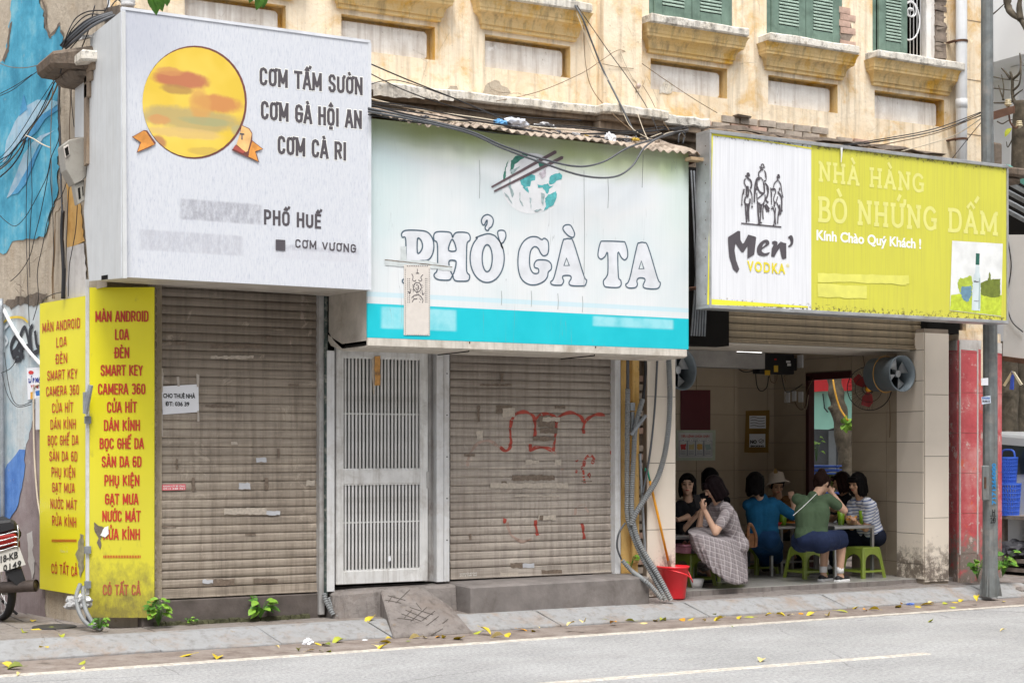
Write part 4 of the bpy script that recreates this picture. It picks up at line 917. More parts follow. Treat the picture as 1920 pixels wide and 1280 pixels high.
text_px('T',pw,449.5,458,256,12,M['ink'],wt,bold=.05,off=.013)
yel_top=simple('yellow',(.8,.7,.02))
def yellow_mat(name,foot):
 t=NT(name);v=t.wpos();c=t.ramp(t.noise(2,4,vec=v),[(.3,(.74,.66,.012)),(.7,(.80,.72,.015))])
 if foot:
  z=t.sep(v)[2];f=t.math('SUBTRACT',1.0,t.smooth(z,.12,1.0));w=t.math('MULTIPLY',t.math('SUBTRACT',1.0,t.smooth(z,.9,2.2)),.55)
  c=t.mix(w,c,(.50,.46,.06))
  g=t.ramp(t.math('ADD',t.noise(10,9,.75,vec=t.scaled((1,1,.6),vec=v)),t.math('MULTIPLY',f,.42)),[(.60,.0),(.95,.85)]);c=t.mix(g,c,(.17,.14,.05))
  sc2=t.ramp(t.noise(7,6,.7,vec=t.scaled((6,6,5),vec=v),dist=1.5),[(.70,.0),(.73,.4)]);c=t.mix(sc2,c,(.22,.2,.05))
 return t.done(c,.38,spec=.4)
ya,yb=P(165,800,.25),P(289,800,-.05)
pr_=VPlane(ya,yb)
if pr_.n.dot(FWD)>0:pr_.n=-pr_.n
yt=thing('yellow_sign','tall yellow panel with red service list, nearer the brown shutter and dirty at its foot','sign',(yb.x-.2,yb.y,.2))
zt1,zb1=2.935,.213
def vbox(pl,x0,x1,z0,z1,th,mat,parent,name,off=0,**kw):
 a,b=pl.hit(x0,800),pl.hit(x1,800);n=pl.n;c=[Vector((a.x,a.y,0))+n*off,Vector((b.x,b.y,0))+n*off,Vector((b.x,b.y,0))+n*(off-th),Vector((a.x,a.y,0))+n*(off-th)]
 m=MB();m.hexa([p+Vector((0,0,z0))for p in c],[p+Vector((0,0,z1))for p in c]);return m.build(name,mat,parent,**kw)
vbox(pr_,165,289,zb1,zt1,.02,yellow_mat('yellow_vinyl_dirty',True),yt,'panel')
L1=[('MÀN ANDROID',178,279,593),('LOA',215,242,627),('ĐÈN',214,243,661),('SMART KEY',188,268,694),('CAMERA 360',183,273,729),('CỬA HÍT',200,257,763),('DÁN KÍNH',194,263,797),('BỌC GHẾ DA',186,270,831),('SÀN DA 6D',190,266,865),('PHỤ KIỆN',195,262,900),('GẠT MƯA',196,260,935),('NƯỚC MÁT',191,264,967),('RỬA KÍNH',193,263,1001)]
for s_,a,b,y in L1:gothic_px(s_,pr_,a,b,y,20.5,M['redink'],yt,.135)
gothic_px('CÓ TẤT CẢ',pr_,192,264,1105,20,M['fadedink'],yt,.13)
m=MB();q=pr_.off(.004)
for k in range(24):
 a,b=q.hit(194+k*2.95,1043),q.hit(195.6+k*2.95,1043);m.face([a+Vector((0,0,-.012)),b+Vector((0,0,-.012)),b+Vector((0,0,.012)),a+Vector((0,0,.012))])
m.build('dotted_rule',M['redink'],yt,fix=False)
shape([rough([(176,978),(186,985),(196,990),(190,1003),(188,1012),(190,1022),(188,1030),(182,1018),(185,1008),(178,996)],1.2,5)],pr_,M['brownledge'],yt,'tear',.005)
shape([rough([(196,988),(203,986),(204,1000),(198,1006),(188,1003)],.8,5)],pr_,M['white'],yt,'torn_flap',.012)
a2,b2=P(160,800,.30),P(75,800,1.22)
pl2=VPlane(a2,b2)
if pl2.n.dot(FWD)>0:pl2.n=-pl2.n
yt2=thing('yellow_sign','tall clean yellow panel with red service list, farther one on the mural wall','sign',(a2.x-.1,a2.y+.4,.4))
vbox(pl2,74.5,161,.385,2.87,.02,yellow_mat('yellow_vinyl_clean',False),yt2,'panel')
L2=[('MÀN ANDROID',79,150,610),('LOA',105,125,641),('ĐÈN',104,126,672),('SMART KEY',88,145,702),('CAMERA 360',86,148,732),('CỬA HÍT',97,137,764),('DÁN KÍNH',94,142,795),('BỌC GHẾ DA',89,147,825),('SÀN DA 6D',92,145,855),('PHỤ KIỆN',96,141,885),('GẠT MƯA',97,140,914),('NƯỚC MÁT',94,144,945),('RỬA KÍNH',97,143,977),('CÓ TẤT CẢ',96,145,1068)]
for s_,a,b,y in L2:gothic_px(s_,pl2,a,b,y,19,M['redink'],yt2,.14)
m=MB();q=pl2.off(.004)
for k in range(24):
 a,b=q.hit(97+k*1.95,1013),q.hit(98.1+k*1.95,1013);m.face([a+Vector((0,0,-.012)),b+Vector((0,0,-.012)),b+Vector((0,0,.012)),a+Vector((0,0,.012))])
m.build('dotted_rule',M['redink'],yt2,fix=False)
shape([rough([(150,1000),(157,1002),(158,1060),(152,1082),(146,1060),(143,1040)],2,6)],pl2,simple('grey_scuff',(.30,.27,.16),.7,var=.4,sc_=20),yt2,'scuff',.005)
text_px('Góc 9',pl2,113,127,1033,4.5,M['paleyel'],yt2,bold=.02)
hm=MB();p=P(163.5,800,.26)
for(z0,z1,w)in((.40,3.0,.012),):hm.box(p.x-w,p.x+w,p.y-.02,p.y+.01,z0,z1)
hf=thing('hinge_post','slim grey hinge post between the two yellow panels','post',(p.x,p.y,.4));hm.build('post',M['whitemetal'],hf)
for y_ in(787,1030,1095):zz=P(163,y_,.25).z;m=MB();m.box(p.x-.03,p.x+.02,p.y-.045,p.y-.021,zz-.03,zz+.03);m.build('hinge',M['galv'],hf)
h1,h2=P(160,775,.1),P(170,722,.05);m=MB();m.tube([P(161,735,.18),P(161,770,.18)],.025,8);m.tube([h1,h2],.022,8);m.build('latch',M['galv'],hf)
YP=-.86
pt=thing('shop_sign','white and turquoise noodle shop sign with outlined letters under the tin awning','sign',(7.2,YP,2.45))
pp=YPl(YP);Xa,Xb=P(689,640,YP).x,P(1291,640,YP).x
ZPb,ZPt=2.525,4.34
def pho_mat():
 t=NT('noodle_sign_vinyl');v=t.wpos();x,y,z=t.sep(v)
 c=t.ramp(t.noise(1.1,3,vec=v),[(.3,(.60,.68,.70)),(.55,(.71,.73,.74)),(.75,(.68,.73,.77))])
 gm_=t.math('MULTIPLY',t.smooth(t.math('ADD',z,t.math('MULTIPLY',t.noise(1.3,3,vec=v),.30)),4.14,4.42),t.ramp(t.noise(.9,2,vec=v),[(.3,.55),(.55,1.0)]))
 c=t.mix(t.math('MULTIPLY',gm_,.9),c,(.36,.43,.16))
 tl=t.math('MULTIPLY',t.math('SUBTRACT',1.0,t.smooth(x,5.6,6.4)),t.band(z,3.4,4.2,.3));c=t.mix(t.math('MULTIPLY',tl,.45),c,(.40,.60,.60))
 tr_=t.math('MULTIPLY',t.smooth(x,8.4,8.8),t.band(z,3.5,4.3,.3));c=t.mix(t.math('MULTIPLY',tr_,.35),c,(.50,.68,.60))
 fr=t.ramp(t.noise(2,3,vec=t.scaled((40,40,1),vec=v)),[(.3,.98),(.7,1.02)]);c=t.mix(1.0,c,fr,'MULTIPLY')
 zl=P(700,566,YP).z;c=t.mix(t.band(z,2.84,2.865,.003),c,(.50,.68,.76))if False else c
 b2=t.band(z,2.865,2.905,.004);c=t.mix(t.math('MULTIPLY',b2,.5),c,(.42,.68,.78))
 b1=t.math('SUBTRACT',1.0,t.smooth(z,2.806,2.810));tq=t.ramp(t.noise(3,4,vec=v),[(.3,(.010,.48,.57)),(.7,(.02,.54,.63))])
 for(a,b,c0,d)in((715,855,578,618),(1112,1262,596,614)):
  p,q=P(a,c0,YP),P(b,c0,YP);zz0,zz1=P((a+b)/2,d,YP).z,P((a+b)/2,c0,YP).z
  mk=t.math('MULTIPLY',t.band(x,p.x,q.x,.02),t.band(z,zz0,zz1,.012));tq=t.mix(t.math('MULTIPLY',mk,t.ramp(t.noise(6,4,vec=v),[(.3,.25),(.6,.65)])),tq,(.45,.75,.8))
 c=t.mix(b1,c,tq)
 cr=t.ramp(t.noise(6,2,.3,vec=t.scaled((3.2,3.2,.12),vec=v)),[(.497,.0),(.5,.55),(.503,.0)]);crm=t.ramp(t.noise(1.2,2,vec=v),[(.5,.0),(.56,1.0)])
 c=t.mix(t.math('MULTIPLY',cr,crm),c,(.25,.27,.28))
 return t.done(c,.4,spec=.35)
m=MB();m.box(Xa,Xb,YP,YP+.02,ZPb,ZPt);m.build('front_panel',pho_mat(),pt)
Xs=Xa;m=MB()
prof=[(YP+.021,2.46),(YP+.021,4.3),(-.05,4.3),(-.05,2.62),(-.16,2.54),(-.34,2.46)]
m.hexa([(Xs,y,z)for y,z in prof],[(Xs+.02,y,z)for y,z in prof]);m.build('side_panel',simple('stained_side_board',(.46,.42,.37),.7,var=.2,dirt=(.2,.16,.12),damt=.6),pt)
pf_=[(YP+.0,2.523),(YP-.004,2.46),(YP+.04,2.445),(-.34,2.44),(-.10,2.50),(-.02,2.56),(-.02,2.60),(-.34,2.50),(YP+.03,2.50)]
m=MB();m.hexa([(Xa,y,z)for y,z in pf_],[(Xb-.02,y,z)for y,z in pf_]);m.build('underside',simple('cream_soffit_sheet',(.56,.52,.46),.6,var=.2,dirt=(.28,.23,.17),damt=.7,streak=((.3,.25,.2),.5)),pt)
m=MB()
for px in(870,1105):a=P(px,660,YP+.1);m.tube([(a.x,YP-.005,2.52),(a.x+.01,YP+.03,2.44),(a.x-.02,-.3,2.435)],.005,5)
m.box(Xs-.004,Xs,-.40,YP+.05,2.46,2.48);m.build('seam',M['dark'],pt)
tr=(680,220,2.844)
letters=[[[(230,603),(300,603),(345,612),(372,645),(380,690),(370,735),(345,762),(295,772),(293,845),(310,868),(300,885),(225,885),(212,868),(228,838),(230,655),(212,640),(208,620)],[(292,650),(305,648),(317,670),(318,695),(308,716),(292,722)]],[[(400,610),(460,612),(475,625),(480,640),(487,625),(505,613),(555,615),(572,632),(572,655),(557,672),(554,740),(555,820),(570,842),(567,865),(550,873),(500,872),(485,860),(480,842),(470,860),(455,868),(405,865),(384,852),(382,835),(397,815),(400,740),(397,670),(381,655),(380,625)],[(478,650),(462,680),(460,710),(495,712),(495,685)],[(462,765),(495,765),(496,792),(480,838),(463,800)]],[circ(664,750,91,130,20,-55,235)+[(606,640),(664,621),(700,629)],circ(664,751,27,72,12)],[[(737,602),(758,608),(764,635),(752,664),(737,678),(748,700),(728,652),(720,612)]],[[(640,572),(633,550),(645,527),(668,519),(690,532),(697,555),(688,582),(675,592),(670,603),(657,600),(653,585),(662,570),(664,548),(655,560),(650,572)]],[[(968,645),(955,652),(930,638),(895,638),(860,660),(835,705),(828,760),(832,820),(850,865),(885,890),(925,892),(965,875),(985,850),(990,825),(1005,810),(1006,785),(990,766),(965,760),(930,762),(915,782),(918,800),(937,808),(936,830),(910,830),(893,800),(890,750),(897,710),(915,690),(935,697),(950,725),(965,738),(985,730),(992,700),(988,660)]],[[(1065,670),(1080,650),(1105,648),(1125,668),(1180,845),(1194,866),(1190,888),(1178,898),(1115,897),(1100,882),(1112,858),(1105,844),(1072,844),(1066,856),(1072,872),(1064,890),(1050,895),(1012,892),(1003,876),(1022,848)],[(1087,750),(1102,790),(1073,790)]],[[(1068,590),(1080,575),(1105,574),(1118,590),(1130,620),(1122,640),(1098,632),(1075,608)]],[[(1285,660),(1268,668),(1257,710),(1256,742),(1272,756),(1292,742),(1306,722),(1308,820),(1300,850),(1284,872),(1288,897),(1305,905),(1360,907),(1378,893),(1376,868),(1364,848),(1361,722),(1378,745),(1396,760),(1412,745),(1412,710),(1400,670),(1385,663)]],[[(1462,690),(1475,670),(1500,668),(1522,690),(1573,858),(1587,880),(1583,902),(1565,914),(1512,912),(1495,898),(1506,868),(1497,857),(1472,857),(1462,872),(1465,892),(1452,908),(1415,908),(1403,890),(1423,862)],[(1486,765),(1500,807),(1473,807)]]]
def smooth_px(lp,n=4):return[(v.x,v.y)for v in catmull([Vector((x,y,0))for x,y in lp],n,True)]
pfill=simple('letter_fill',(.68,.70,.735),.5,bump=0)
for lt in letters:
 lps=[smooth_px(l)if len(l)>4 else l for l in lt]
 o=shape(lps,pp,pfill,pt,'letter',.0012,tr)
 q=ribbon(lps,pp,.0125,M['slateink'],pt,'letter_outline',.002,tr,closed=True,smooth=False)
b=lambda pts:[(900+x/8.533,270+y/8.533)for x,y in pts]
tq1=simple('teal_print',(.10,.44,.46),.6,var=.4,sc_=22,bump=0);dkg=simple('dark_leaf_print',(.045,.20,.15),.6,var=.5,sc_=20,bump=0)
wsh=simple('washed_white_print',(.74,.75,.77),.6,var=.07,sc_=14,bump=0);gry=simple('grey_green_print',(.36,.46,.47),.6,var=.4,sc_=30,bump=0)
shape([circ(996,344,56,57,36)],pp,wsh,pt,'printed_bowl',.001)
for k,(lp,mt)in enumerate(((([(455,250),(420,400),(400,600),(372,600),(370,500),(405,370)],dkg)),([(490,390),(500,270),(560,200),(680,160),(810,160),(720,210),(640,260),(560,330),(510,480),(490,470)],dkg),([(900,230),(950,260),(1030,310),(1040,370),(950,370),(925,300)],dkg),([(640,580),(720,540),(800,480),(880,500),(880,580),(820,600),(800,680),(700,690),(660,650)],tq1),([(680,690),(760,700),(790,800),(740,750)],tq1),([(1100,600),(1120,520),(1190,480),(1270,460),(1315,500),(1300,570),(1220,590),(1150,650),(1110,650)],tq1),([(920,640),(1000,660),(1090,630),(1120,680),(1180,660),(1110,720),(1080,800),(1000,700),(930,700)],tq1),([(1040,870),(1100,810),(1220,750),(1230,860),(1180,970),(1090,1030),(1020,1070),(1050,1000)],tq1),([(450,640),(480,560),(500,700),(550,800),(520,860),(480,760)],gry),([(640,760),(650,900),(700,1000),(670,980),(630,880)],gry),([(790,860),(820,870),(820,1050),(805,960)],gry),([(970,780),(1040,800),(1010,1000),(985,940)],gry),([(380,770),(450,830),(520,960),(430,840)],gry),([(470,420),(560,400),(640,350),(520,500)],gry),([(860,1070),(960,1040),(1000,1050),(900,1085)],gry),([(940,480),(1060,390),(1050,520),(1000,560)],simple('pinkish_print',(.55,.50,.55),.6,var=.3,sc_=30,bump=0)))):
 shape([rough(b(lp),.8,3)],pp,mt,pt,'printed_greens',.0015+.0002*k)
chop=simple('chopstick_print',(.13,.09,.10),.6,bump=0)
shape([b([(175,680),(1190,105),(1225,110),(1225,150),(195,700)])],pp,chop,pt,'printed_chopstick',.0055)
shape([b([(220,745),(1300,195),(1335,200),(1330,240),(235,770)])],pp,chop,pt,'printed_chopstick',.0058)
m=MB();q=pp.off(.003)
for x_,y0,y1 in((899,300,372),(1095,320,540),(1140,335,390),(996,545,575),(1046,550,580),(1092,555,585),(940,545,572)):m.tube([q.hit(x_,y0),q.hit(x_+1,(y0+y1)/2),q.hit(x_,y1)],.0022,4)
m.build('vinyl_crack',simple('crack_grey',(.35,.37,.38),.7,bump=0),pt)['kind']='stuff'
tpn=thing('paper_banner','narrow ornamental paper banner taped over the noodle sign','paper',tuple(P(781,628,YP-.02)))
shape([[(757.5,496),(806.5,498),(806,629),(757,628)]],pp,simple('cream_ornament_paper',(.66,.61,.56),.7,var=.06,sc_=20),tpn,'sheet',.005)
q3=lambda pts:[(740+x/7.53,480+y/7.53)for x,y in pts]
for k,lp in enumerate(([(240,250),(260,290),(255,340),(290,355),(300,335)],[(400,260),(370,300),(385,340),(350,355),(340,330)],[(260,440),(290,385),(320,375),(360,390),(378,440),(355,490),(320,505),(280,485),(260,440)],[(300,410),(330,410),(340,460),(305,470),(300,440)],[(190,500),(220,520),(230,460)],[(420,520),(395,545),(385,475)],[(240,590),(270,560),(330,545),(370,570),(400,620),(390,660)],[(250,650),(270,610),(320,600)],[(320,180),(320,240)],[(300,240),(345,240)])):
 ribbon([q3(lp)],pp,.006,M['ink'],tpn,'ornament',.006+.0002*k)
m=MB();q=pp.off(.0065)
def dot(x,y,s_=.0035):p=q.hit(740+x/7.53,480+y/7.53);m.face([p+Vector((-s_,0,-s_)),p+Vector((s_,0,-s_)),p+Vector((s_,0,s_)),p+Vector((-s_,0,s_))])
for y in range(320,680,30):
 for x in(185,210,435,455):dot(x,y)
for y in range(190,1110,26):dot(150,y,.003);dot(488,y,.003)
for x in range(180,480,26):dot(x,140,.004);dot(x,1110,.003)
for k in range(40):dot(random.uniform(250,400),random.uniform(380,660),.003)
m.build('printed_dots',M['ink'],tpn,fix=False)
tp2=simple('brittle_tape',(.58,.62,.62),.3,var=.12,sc_=20,bump=0)
shape([rough([(721,486),(800,489),(848,500),(848,509),(800,502),(722,498)],.8,6)],pp,tp2,tpn,'tape',.0035);shape([rough([(721,486),(848,500),(848,501.3),(722,488)],.4,6)],pp,smear[1],tpn,'tape_edge',.004)
shape([rough([(751,462),(762,462),(762,500),(751,500)],.6,6)],pp,tp2,tpn,'tape',.0038)
aw=thing('tin_awning','weathered corrugated tin awning sagging over the noodle sign, littered with rubbish','awning',(7.3,-.5,4.3))
def edge_z(x,f):
 t=(x-5.6)/3.4;return 4.385-.02*t+.03*math.sin(t*9)*(1-f)
mts=[]
for k,(px0,px1)in enumerate(((695,1000),(1000,1318))):
 x0,x1=P(px0,240,-.98).x,P(px1,290,-.98).x;n=int((x1-x0)/.0125);yf,yb_=-1.0+.03*k,-.30
 m=MB();rows=7
 def pt_(i,j):
  x=x0+(x1-x0)*i/n;f=j/(rows-1);wv=.014*math.sin(x*2*math.pi/.088)
  y=yf+(yb_-yf)*f+(.03*math.sin(x*2.3+k)if j==0 else 0)+(.012*math.sin(x*31)if j==0 else 0)
  base=4.325+(.055 if k==0 else.01)*(1-(i/n))*(1-f)+f*.24-(.045*max(0,1-abs(i/n-.35)/.4)if k==0 else 0)*(1-f)
  return(x,y,base+wv+.01*math.sin(x*5+j))
 for i in range(n):
  for j in range(rows-1):m.face([pt_(i,j),pt_(i+1,j),pt_(i+1,j+1),pt_(i,j+1)])
 o=m.build('tin_sheet',M['tin'],aw,smooth=True,fix=False)
 bm=bmesh.new();bm.from_mesh(o.data);bmesh.ops.remove_doubles(bm,verts=bm.verts,dist=.0005);bm.to_mesh(o.data);bm.free()
 s_=o.modifiers.new('thickness','SOLIDIFY');s_.thickness=.004
m=MB();a,b_=P(1290,297,-.95),P(1322,294,-.95);m.box(a.x,b_.x,-1.0,-.9,a.z-.02,a.z+.01);m.box(5.6,9.0,-.35,-.31,4.45,4.49);m.build('timber_batten',simple('old_batten',(.42,.30,.18),.8,var=.3,sc_=12),aw)
def crumple(name,px,py,Y,w,h,mat,label,seed):
 random.seed(seed);m=MB();c=P(px,py,Y);bm=bmesh.new();bmesh.ops.create_icosphere(bm,subdivisions=3,radius=1)
 for v in bm.verts:v.co*=random.uniform(.62,1.08)
 for v in bm.verts:v.co=Vector((v.co.x*w/2,v.co.y*w*.35,max(-h*.3,v.co.z*h/2)))
 me=bpy.data.meshes.new(name);bm.to_mesh(me);bm.free();me.materials.append(mat);o=link(name,me,None,c);return tag(o,label,'litter',None)
bagw=simple('white_plastic_bag',(.72,.73,.76),.25,var=.15,sc_=20)
crumple('plastic_bag',938,233,-.72,.16,.10,simple('blue_plastic_bag',(.12,.34,.62),.3,var=.2),'crumpled blue plastic bag lying on the tin awning',1)
crumple('plastic_bag',966,232,-.66,.26,.12,simple('clear_plastic_bag',(.60,.63,.70),.2,var=.25,sc_=20),'crumpled clear plastic beside the blue bag on the tin awning',2)
crumple('plastic_bag',1144,262,-.80,.13,.15,bagw,'white plastic bag on the right part of the tin awning',3)
crumple('plastic_bag',1022,240,-.62,.26,.10,simple('grey_plastic_bag',(.45,.45,.46),.3,var=.5,sc_=25),'dirty grey plastic scraps in the middle of the tin awning',4)
crumple('plastic_bag',1172,268,-.75,.16,.08,simple('black_litter',(.10,.10,.11),.4,var=.7,sc_=20),'black torn litter at the right end of the tin awning',5)
for k in range(26):
 px=705+k*21+random.uniform(-8,8);kind=k%4
 crumple('litter_scrap',px,214+(px-700)*.10+random.uniform(-3,4),random.uniform(-.85,-.45),random.uniform(.05,.15),random.uniform(.03,.06),[bpy.data.materials['black_litter'],M['tin'],bpy.data.materials['grey_plastic_bag'],simple('dead_leaf',(.55,.38,.06),.7,var=.4)if k==3 else bpy.data.materials.get('dead_leaf',M['tin'])][kind],['blackened','rusty brown','dirty grey','withered yellow'][kind]+' scrap of litter on the tin awning, '+['first','second','third','fourth','fifth','sixth','seventh'][k//4]+' of its colour from the left',100+k)
random.seed(11)
YR=-1.08
rt5=thing('shop_sign','yellow-green restaurant sign with a white left panel of three riders','sign',(11,YR+.1,2.9))
p5=YPl(YR);xl,xr=P(1329,420,YR).x,P(1889,450,YR).x;Z50,Z51=2.905,4.515
def rest_mat(name,base,dirt,gl):
 t=NT(name);v=t.wpos();c=t.ramp(t.noise(2,3,vec=v),[(.3,tuple(x*.95 for x in base)),(.7,base)])
 s_=t.ramp(t.noise(3,4,.6,vec=t.scaled((26,26,.5),vec=v)),[(.45,.0),(.8,gl)]);c=t.mix(s_,c,dirt)
 z=t.sep(v)[2];ed=t.math('ADD',t.smooth(z,4.40,4.50),t.math('SUBTRACT',1.0,t.smooth(z,2.93,3.05)))
 sp=t.ramp(t.math('ADD',t.noise(26,5,.7,vec=v),t.math('MULTIPLY',ed,.16)),[(.66,.0),(.72,.9)]);c=t.mix(t.math('MULTIPLY',sp,ed),c,(.10,.08,.04))
 w_=t.n('ShaderNodeTexWave',Vector=v,Scale=38.0,Distortion=.4);t.bump(w_.outputs[1],.06,.004)
 return t.done(c,.5,spec=.3)
xm_=P(1521,430,YR).x
m=MB();m.box(xl+.02,xm_,YR,YR+.01,Z50+.02,Z51-.02);m.build('white_panel',rest_mat('restaurant_sign_white',(.76,.77,.80),(.52,.53,.56),.6),rt5)
m=MB();m.box(xm_+.0005,xr-.02,YR,YR+.01,Z50+.02,Z51-.02);m.build('yellow_panel',rest_mat('restaurant_sign_yellow',(.62,.60,.075),(.46,.42,.09),.6),rt5)
m=MB();m.box(xl,xr,YR-.02,YR+.2,Z51-.02,Z51+.012);m.box(xl,xr,YR-.02,YR+.2,Z50-.012,Z50+.02);m.box(xl,xl+.02,YR-.018,YR+.2,Z50+.02,Z51-.02);m.box(xr-.02,xr,YR-.018,YR+.2,Z50+.02,Z51-.02)
m.build('frame',M['alu'],rt5,bevel=.003)
m=MB();m.box(xl+.021,xr-.021,YR+.15,YR+.16,Z50+.02,Z51-.02);m.build('back_sheet',M['galv'],rt5)
m=MB()
for k in range(9):z=Z50+.12+k*.17;m.tube([(xl-.001,YR+.05,z),(xl+.002,YR+.05,z)],.006,6)
m.build('rivets',M['rust'],rt5)
yst=simple('yellow_edge_print',(.78,.74,.05),.6,bump=0)
shape([[(1334,249),(1522,277),(1522,280),(1450,268),(1336,254)]],p5,yst,rt5,'yellow_edge',.003);shape([[(1326,560),(1515,574),(1515,577),(1326,571)]],p5,yst,rt5,'yellow_edge',.003);shape([[(1334,249),(1337,252),(1329,566),(1326,566)]],p5,yst,rt5,'yellow_edge',.0034)
def slab_text(s_,px0,px1,y0,y1,cap,mat,w=.17):
 G={'N':(1.0,[[(.18,0),(.18,1)],[(.18,1),(.82,0)],[(.82,0),(.82,1)]],[(0,.36,0),(0,.2,1),(.64,1.0,1)]),'H':(1.0,[[(.18,0),(.18,1)],[(.82,0),(.82,1)],[(.18,.5),(.82,.5)]],[(0,.36,0),(.64,1,0),(0,.36,1),(.64,1,1)]),'A':(1.0,[[(.14,0),(.5,1)],[(.5,1),(.86,0)],[(.26,.33),(.74,.33)]],[(0,.3,0),(.7,1,0),(.36,.5,1)]),'G':(.92,[[(.82,.78),(.7,.92),(.5,1),(.28,.93),(.13,.72),(.1,.5),(.13,.28),(.28,.07),(.5,0),(.7,.05),(.82,.14)],[(.82,.0),(.82,.44)]],[(.55,.95,.44)]),'B':(.86,[[(.18,0),(.18,1)],[(.18,1),(.5,1),(.68,.92),(.7,.75),(.6,.58),(.4,.53),(.18,.53)],[(.4,.53),(.66,.48),(.78,.32),(.74,.1),(.55,0),(.18,0)]],[(0,.2,0),(0,.2,1)]),'O':(.95,[[(.5,1),(.25,.93),(.1,.7),(.08,.5),(.1,.3),(.25,.07),(.5,0),(.75,.07),(.9,.3),(.92,.5),(.9,.7),(.75,.93),(.5,1)]],[]),'U':(1.0,[[(.18,1),(.18,.3),(.25,.1),(.5,0),(.75,.1),(.82,.3),(.82,1)]],[(0,.36,1),(.64,1,1)]),'D':(.95,[[(.18,0),(.18,1)],[(.18,1),(.5,1),(.78,.88),(.88,.5),(.78,.12),(.5,0),(.18,0)]],[(0,.2,0),(0,.2,1)]),'M':(1.25,[[(.18,0),(.18,1)],[(.18,1),(.62,.1)],[(.62,.1),(1.07,1)],[(1.07,1),(1.07,0)]],[(0,.36,0),(.89,1.25,0),(0,.2,1),(1.05,1.25,1)]),' ':(.5,[],[])}
 tot=sum(G[c][0]+.16 for c,a in s_)-.16;x=0;q=p5
 for k,(c,acc)in enumerate(s_):
  adv,st,se=G[c];mp=lambda u_,v_:(px0+(px1-px0)*(x+u_)/tot,(y0+(y1-y0)*(x+u_)/tot)-(v_-.5)*cap*(1-.08*(x/tot)))
  wd=w*cap*16.3/FPX
  paths=[[mp(*p)for p in s2]for s2 in st]+[[mp(a,v+(.0 if v<1 else 0)),mp(b_,v)]for a,b_,v in se]
  if acc=='`':paths.append([mp(.35,1.5),mp(.6,1.16)])
  if acc=="'":paths.append([mp(.5,1.16),mp(.75,1.5)])
  if acc=='u':paths+=[[mp(.86,1.0),mp(1.0,1.08),mp(1.02,1.3)],[mp(.5,1.2),mp(.7,1.5)]]
  if acc=='^':paths+=[[mp(.25,1.16),mp(.5,1.42),mp(.75,1.16)],[mp(.8,1.45),mp(1.05,1.75)]]
  for kk,pth in enumerate(paths):ribbon([pth],q,wd,mat,rt5,'letter_stroke',.0015+.0002*kk,smooth=len(pth)>3)
  x+=adv+.16
slab_text([('N',''),('H',''),('A','`'),(' ',''),('H',''),('A','`'),('N',''),('G','')],1535,1732,321,344,33,M['paleyel'])
slab_text([('B',''),('O','`'),(' ',''),('N',''),('H',''),('U','u'),('N',''),('G',''),(' ',''),('D',''),('A','^'),('M','')],1534,1871,392,420,41,M['paleyel'])
text_px('Kính Chào Quý Khách !',p5,1531,1727,449,19,M['whiteink'],rt5,bold=.03,off=.002,tilt=8.5)
q6=(1370,290,5.331);ig=M['ink']
shape([[(232,665),(290,628),(303,630),(305,680),(316,702),(324,700),(350,650),(392,662),(396,668),(385,765),(345,790),(346,715),(322,752),(310,750),(276,700),(270,740),(280,800),(298,850),(285,872),(262,850),(240,780),(233,700)]],p5,ig,rt5,'letter',.005,(1290,230,3.097))
shape([smooth_px([(385,870),(365,850),(330,855),(290,885),(265,930),(264,975),(285,1003),(330,1012),(372,1003),(390,975),(345,985),(318,972),(312,948),(355,918),(384,895)]),smooth_px([(316,925),(325,897),(342,880),(352,884),(344,902)])],p5,ig,rt5,'letter',.005,q6)
shape([[(415,868),(440,860),(465,868),(470,885),(462,908),(500,868),(530,880),(556,885),(557,1035),(520,1045),(512,1035),(490,930),(455,985),(438,1020),(405,1018),(410,940),(430,900),(415,885)]],p5,ig,rt5,'letter',.005,q6)
shape([smooth_px([(572,828),(600,805),(618,815),(628,850),(622,893),(600,918),(578,922),(576,912),(594,895),(600,870),(592,845)])],p5,ig,rt5,'apostrophe',.005,q6)
text_px('VODKA',p5,1401,1472.5,501.5,19.5,M['olivink'],rt5,bold=.03,off=.005,spacing=1.25,tilt=3)
text_px('®',p5,1474,1480,498,6,M['olivink'],rt5,bold=0,off=.005)
shape([[(106,679),(507,716),(507,730),(106,692)]],p5,ig,rt5,'ground_rule',.005,q6)
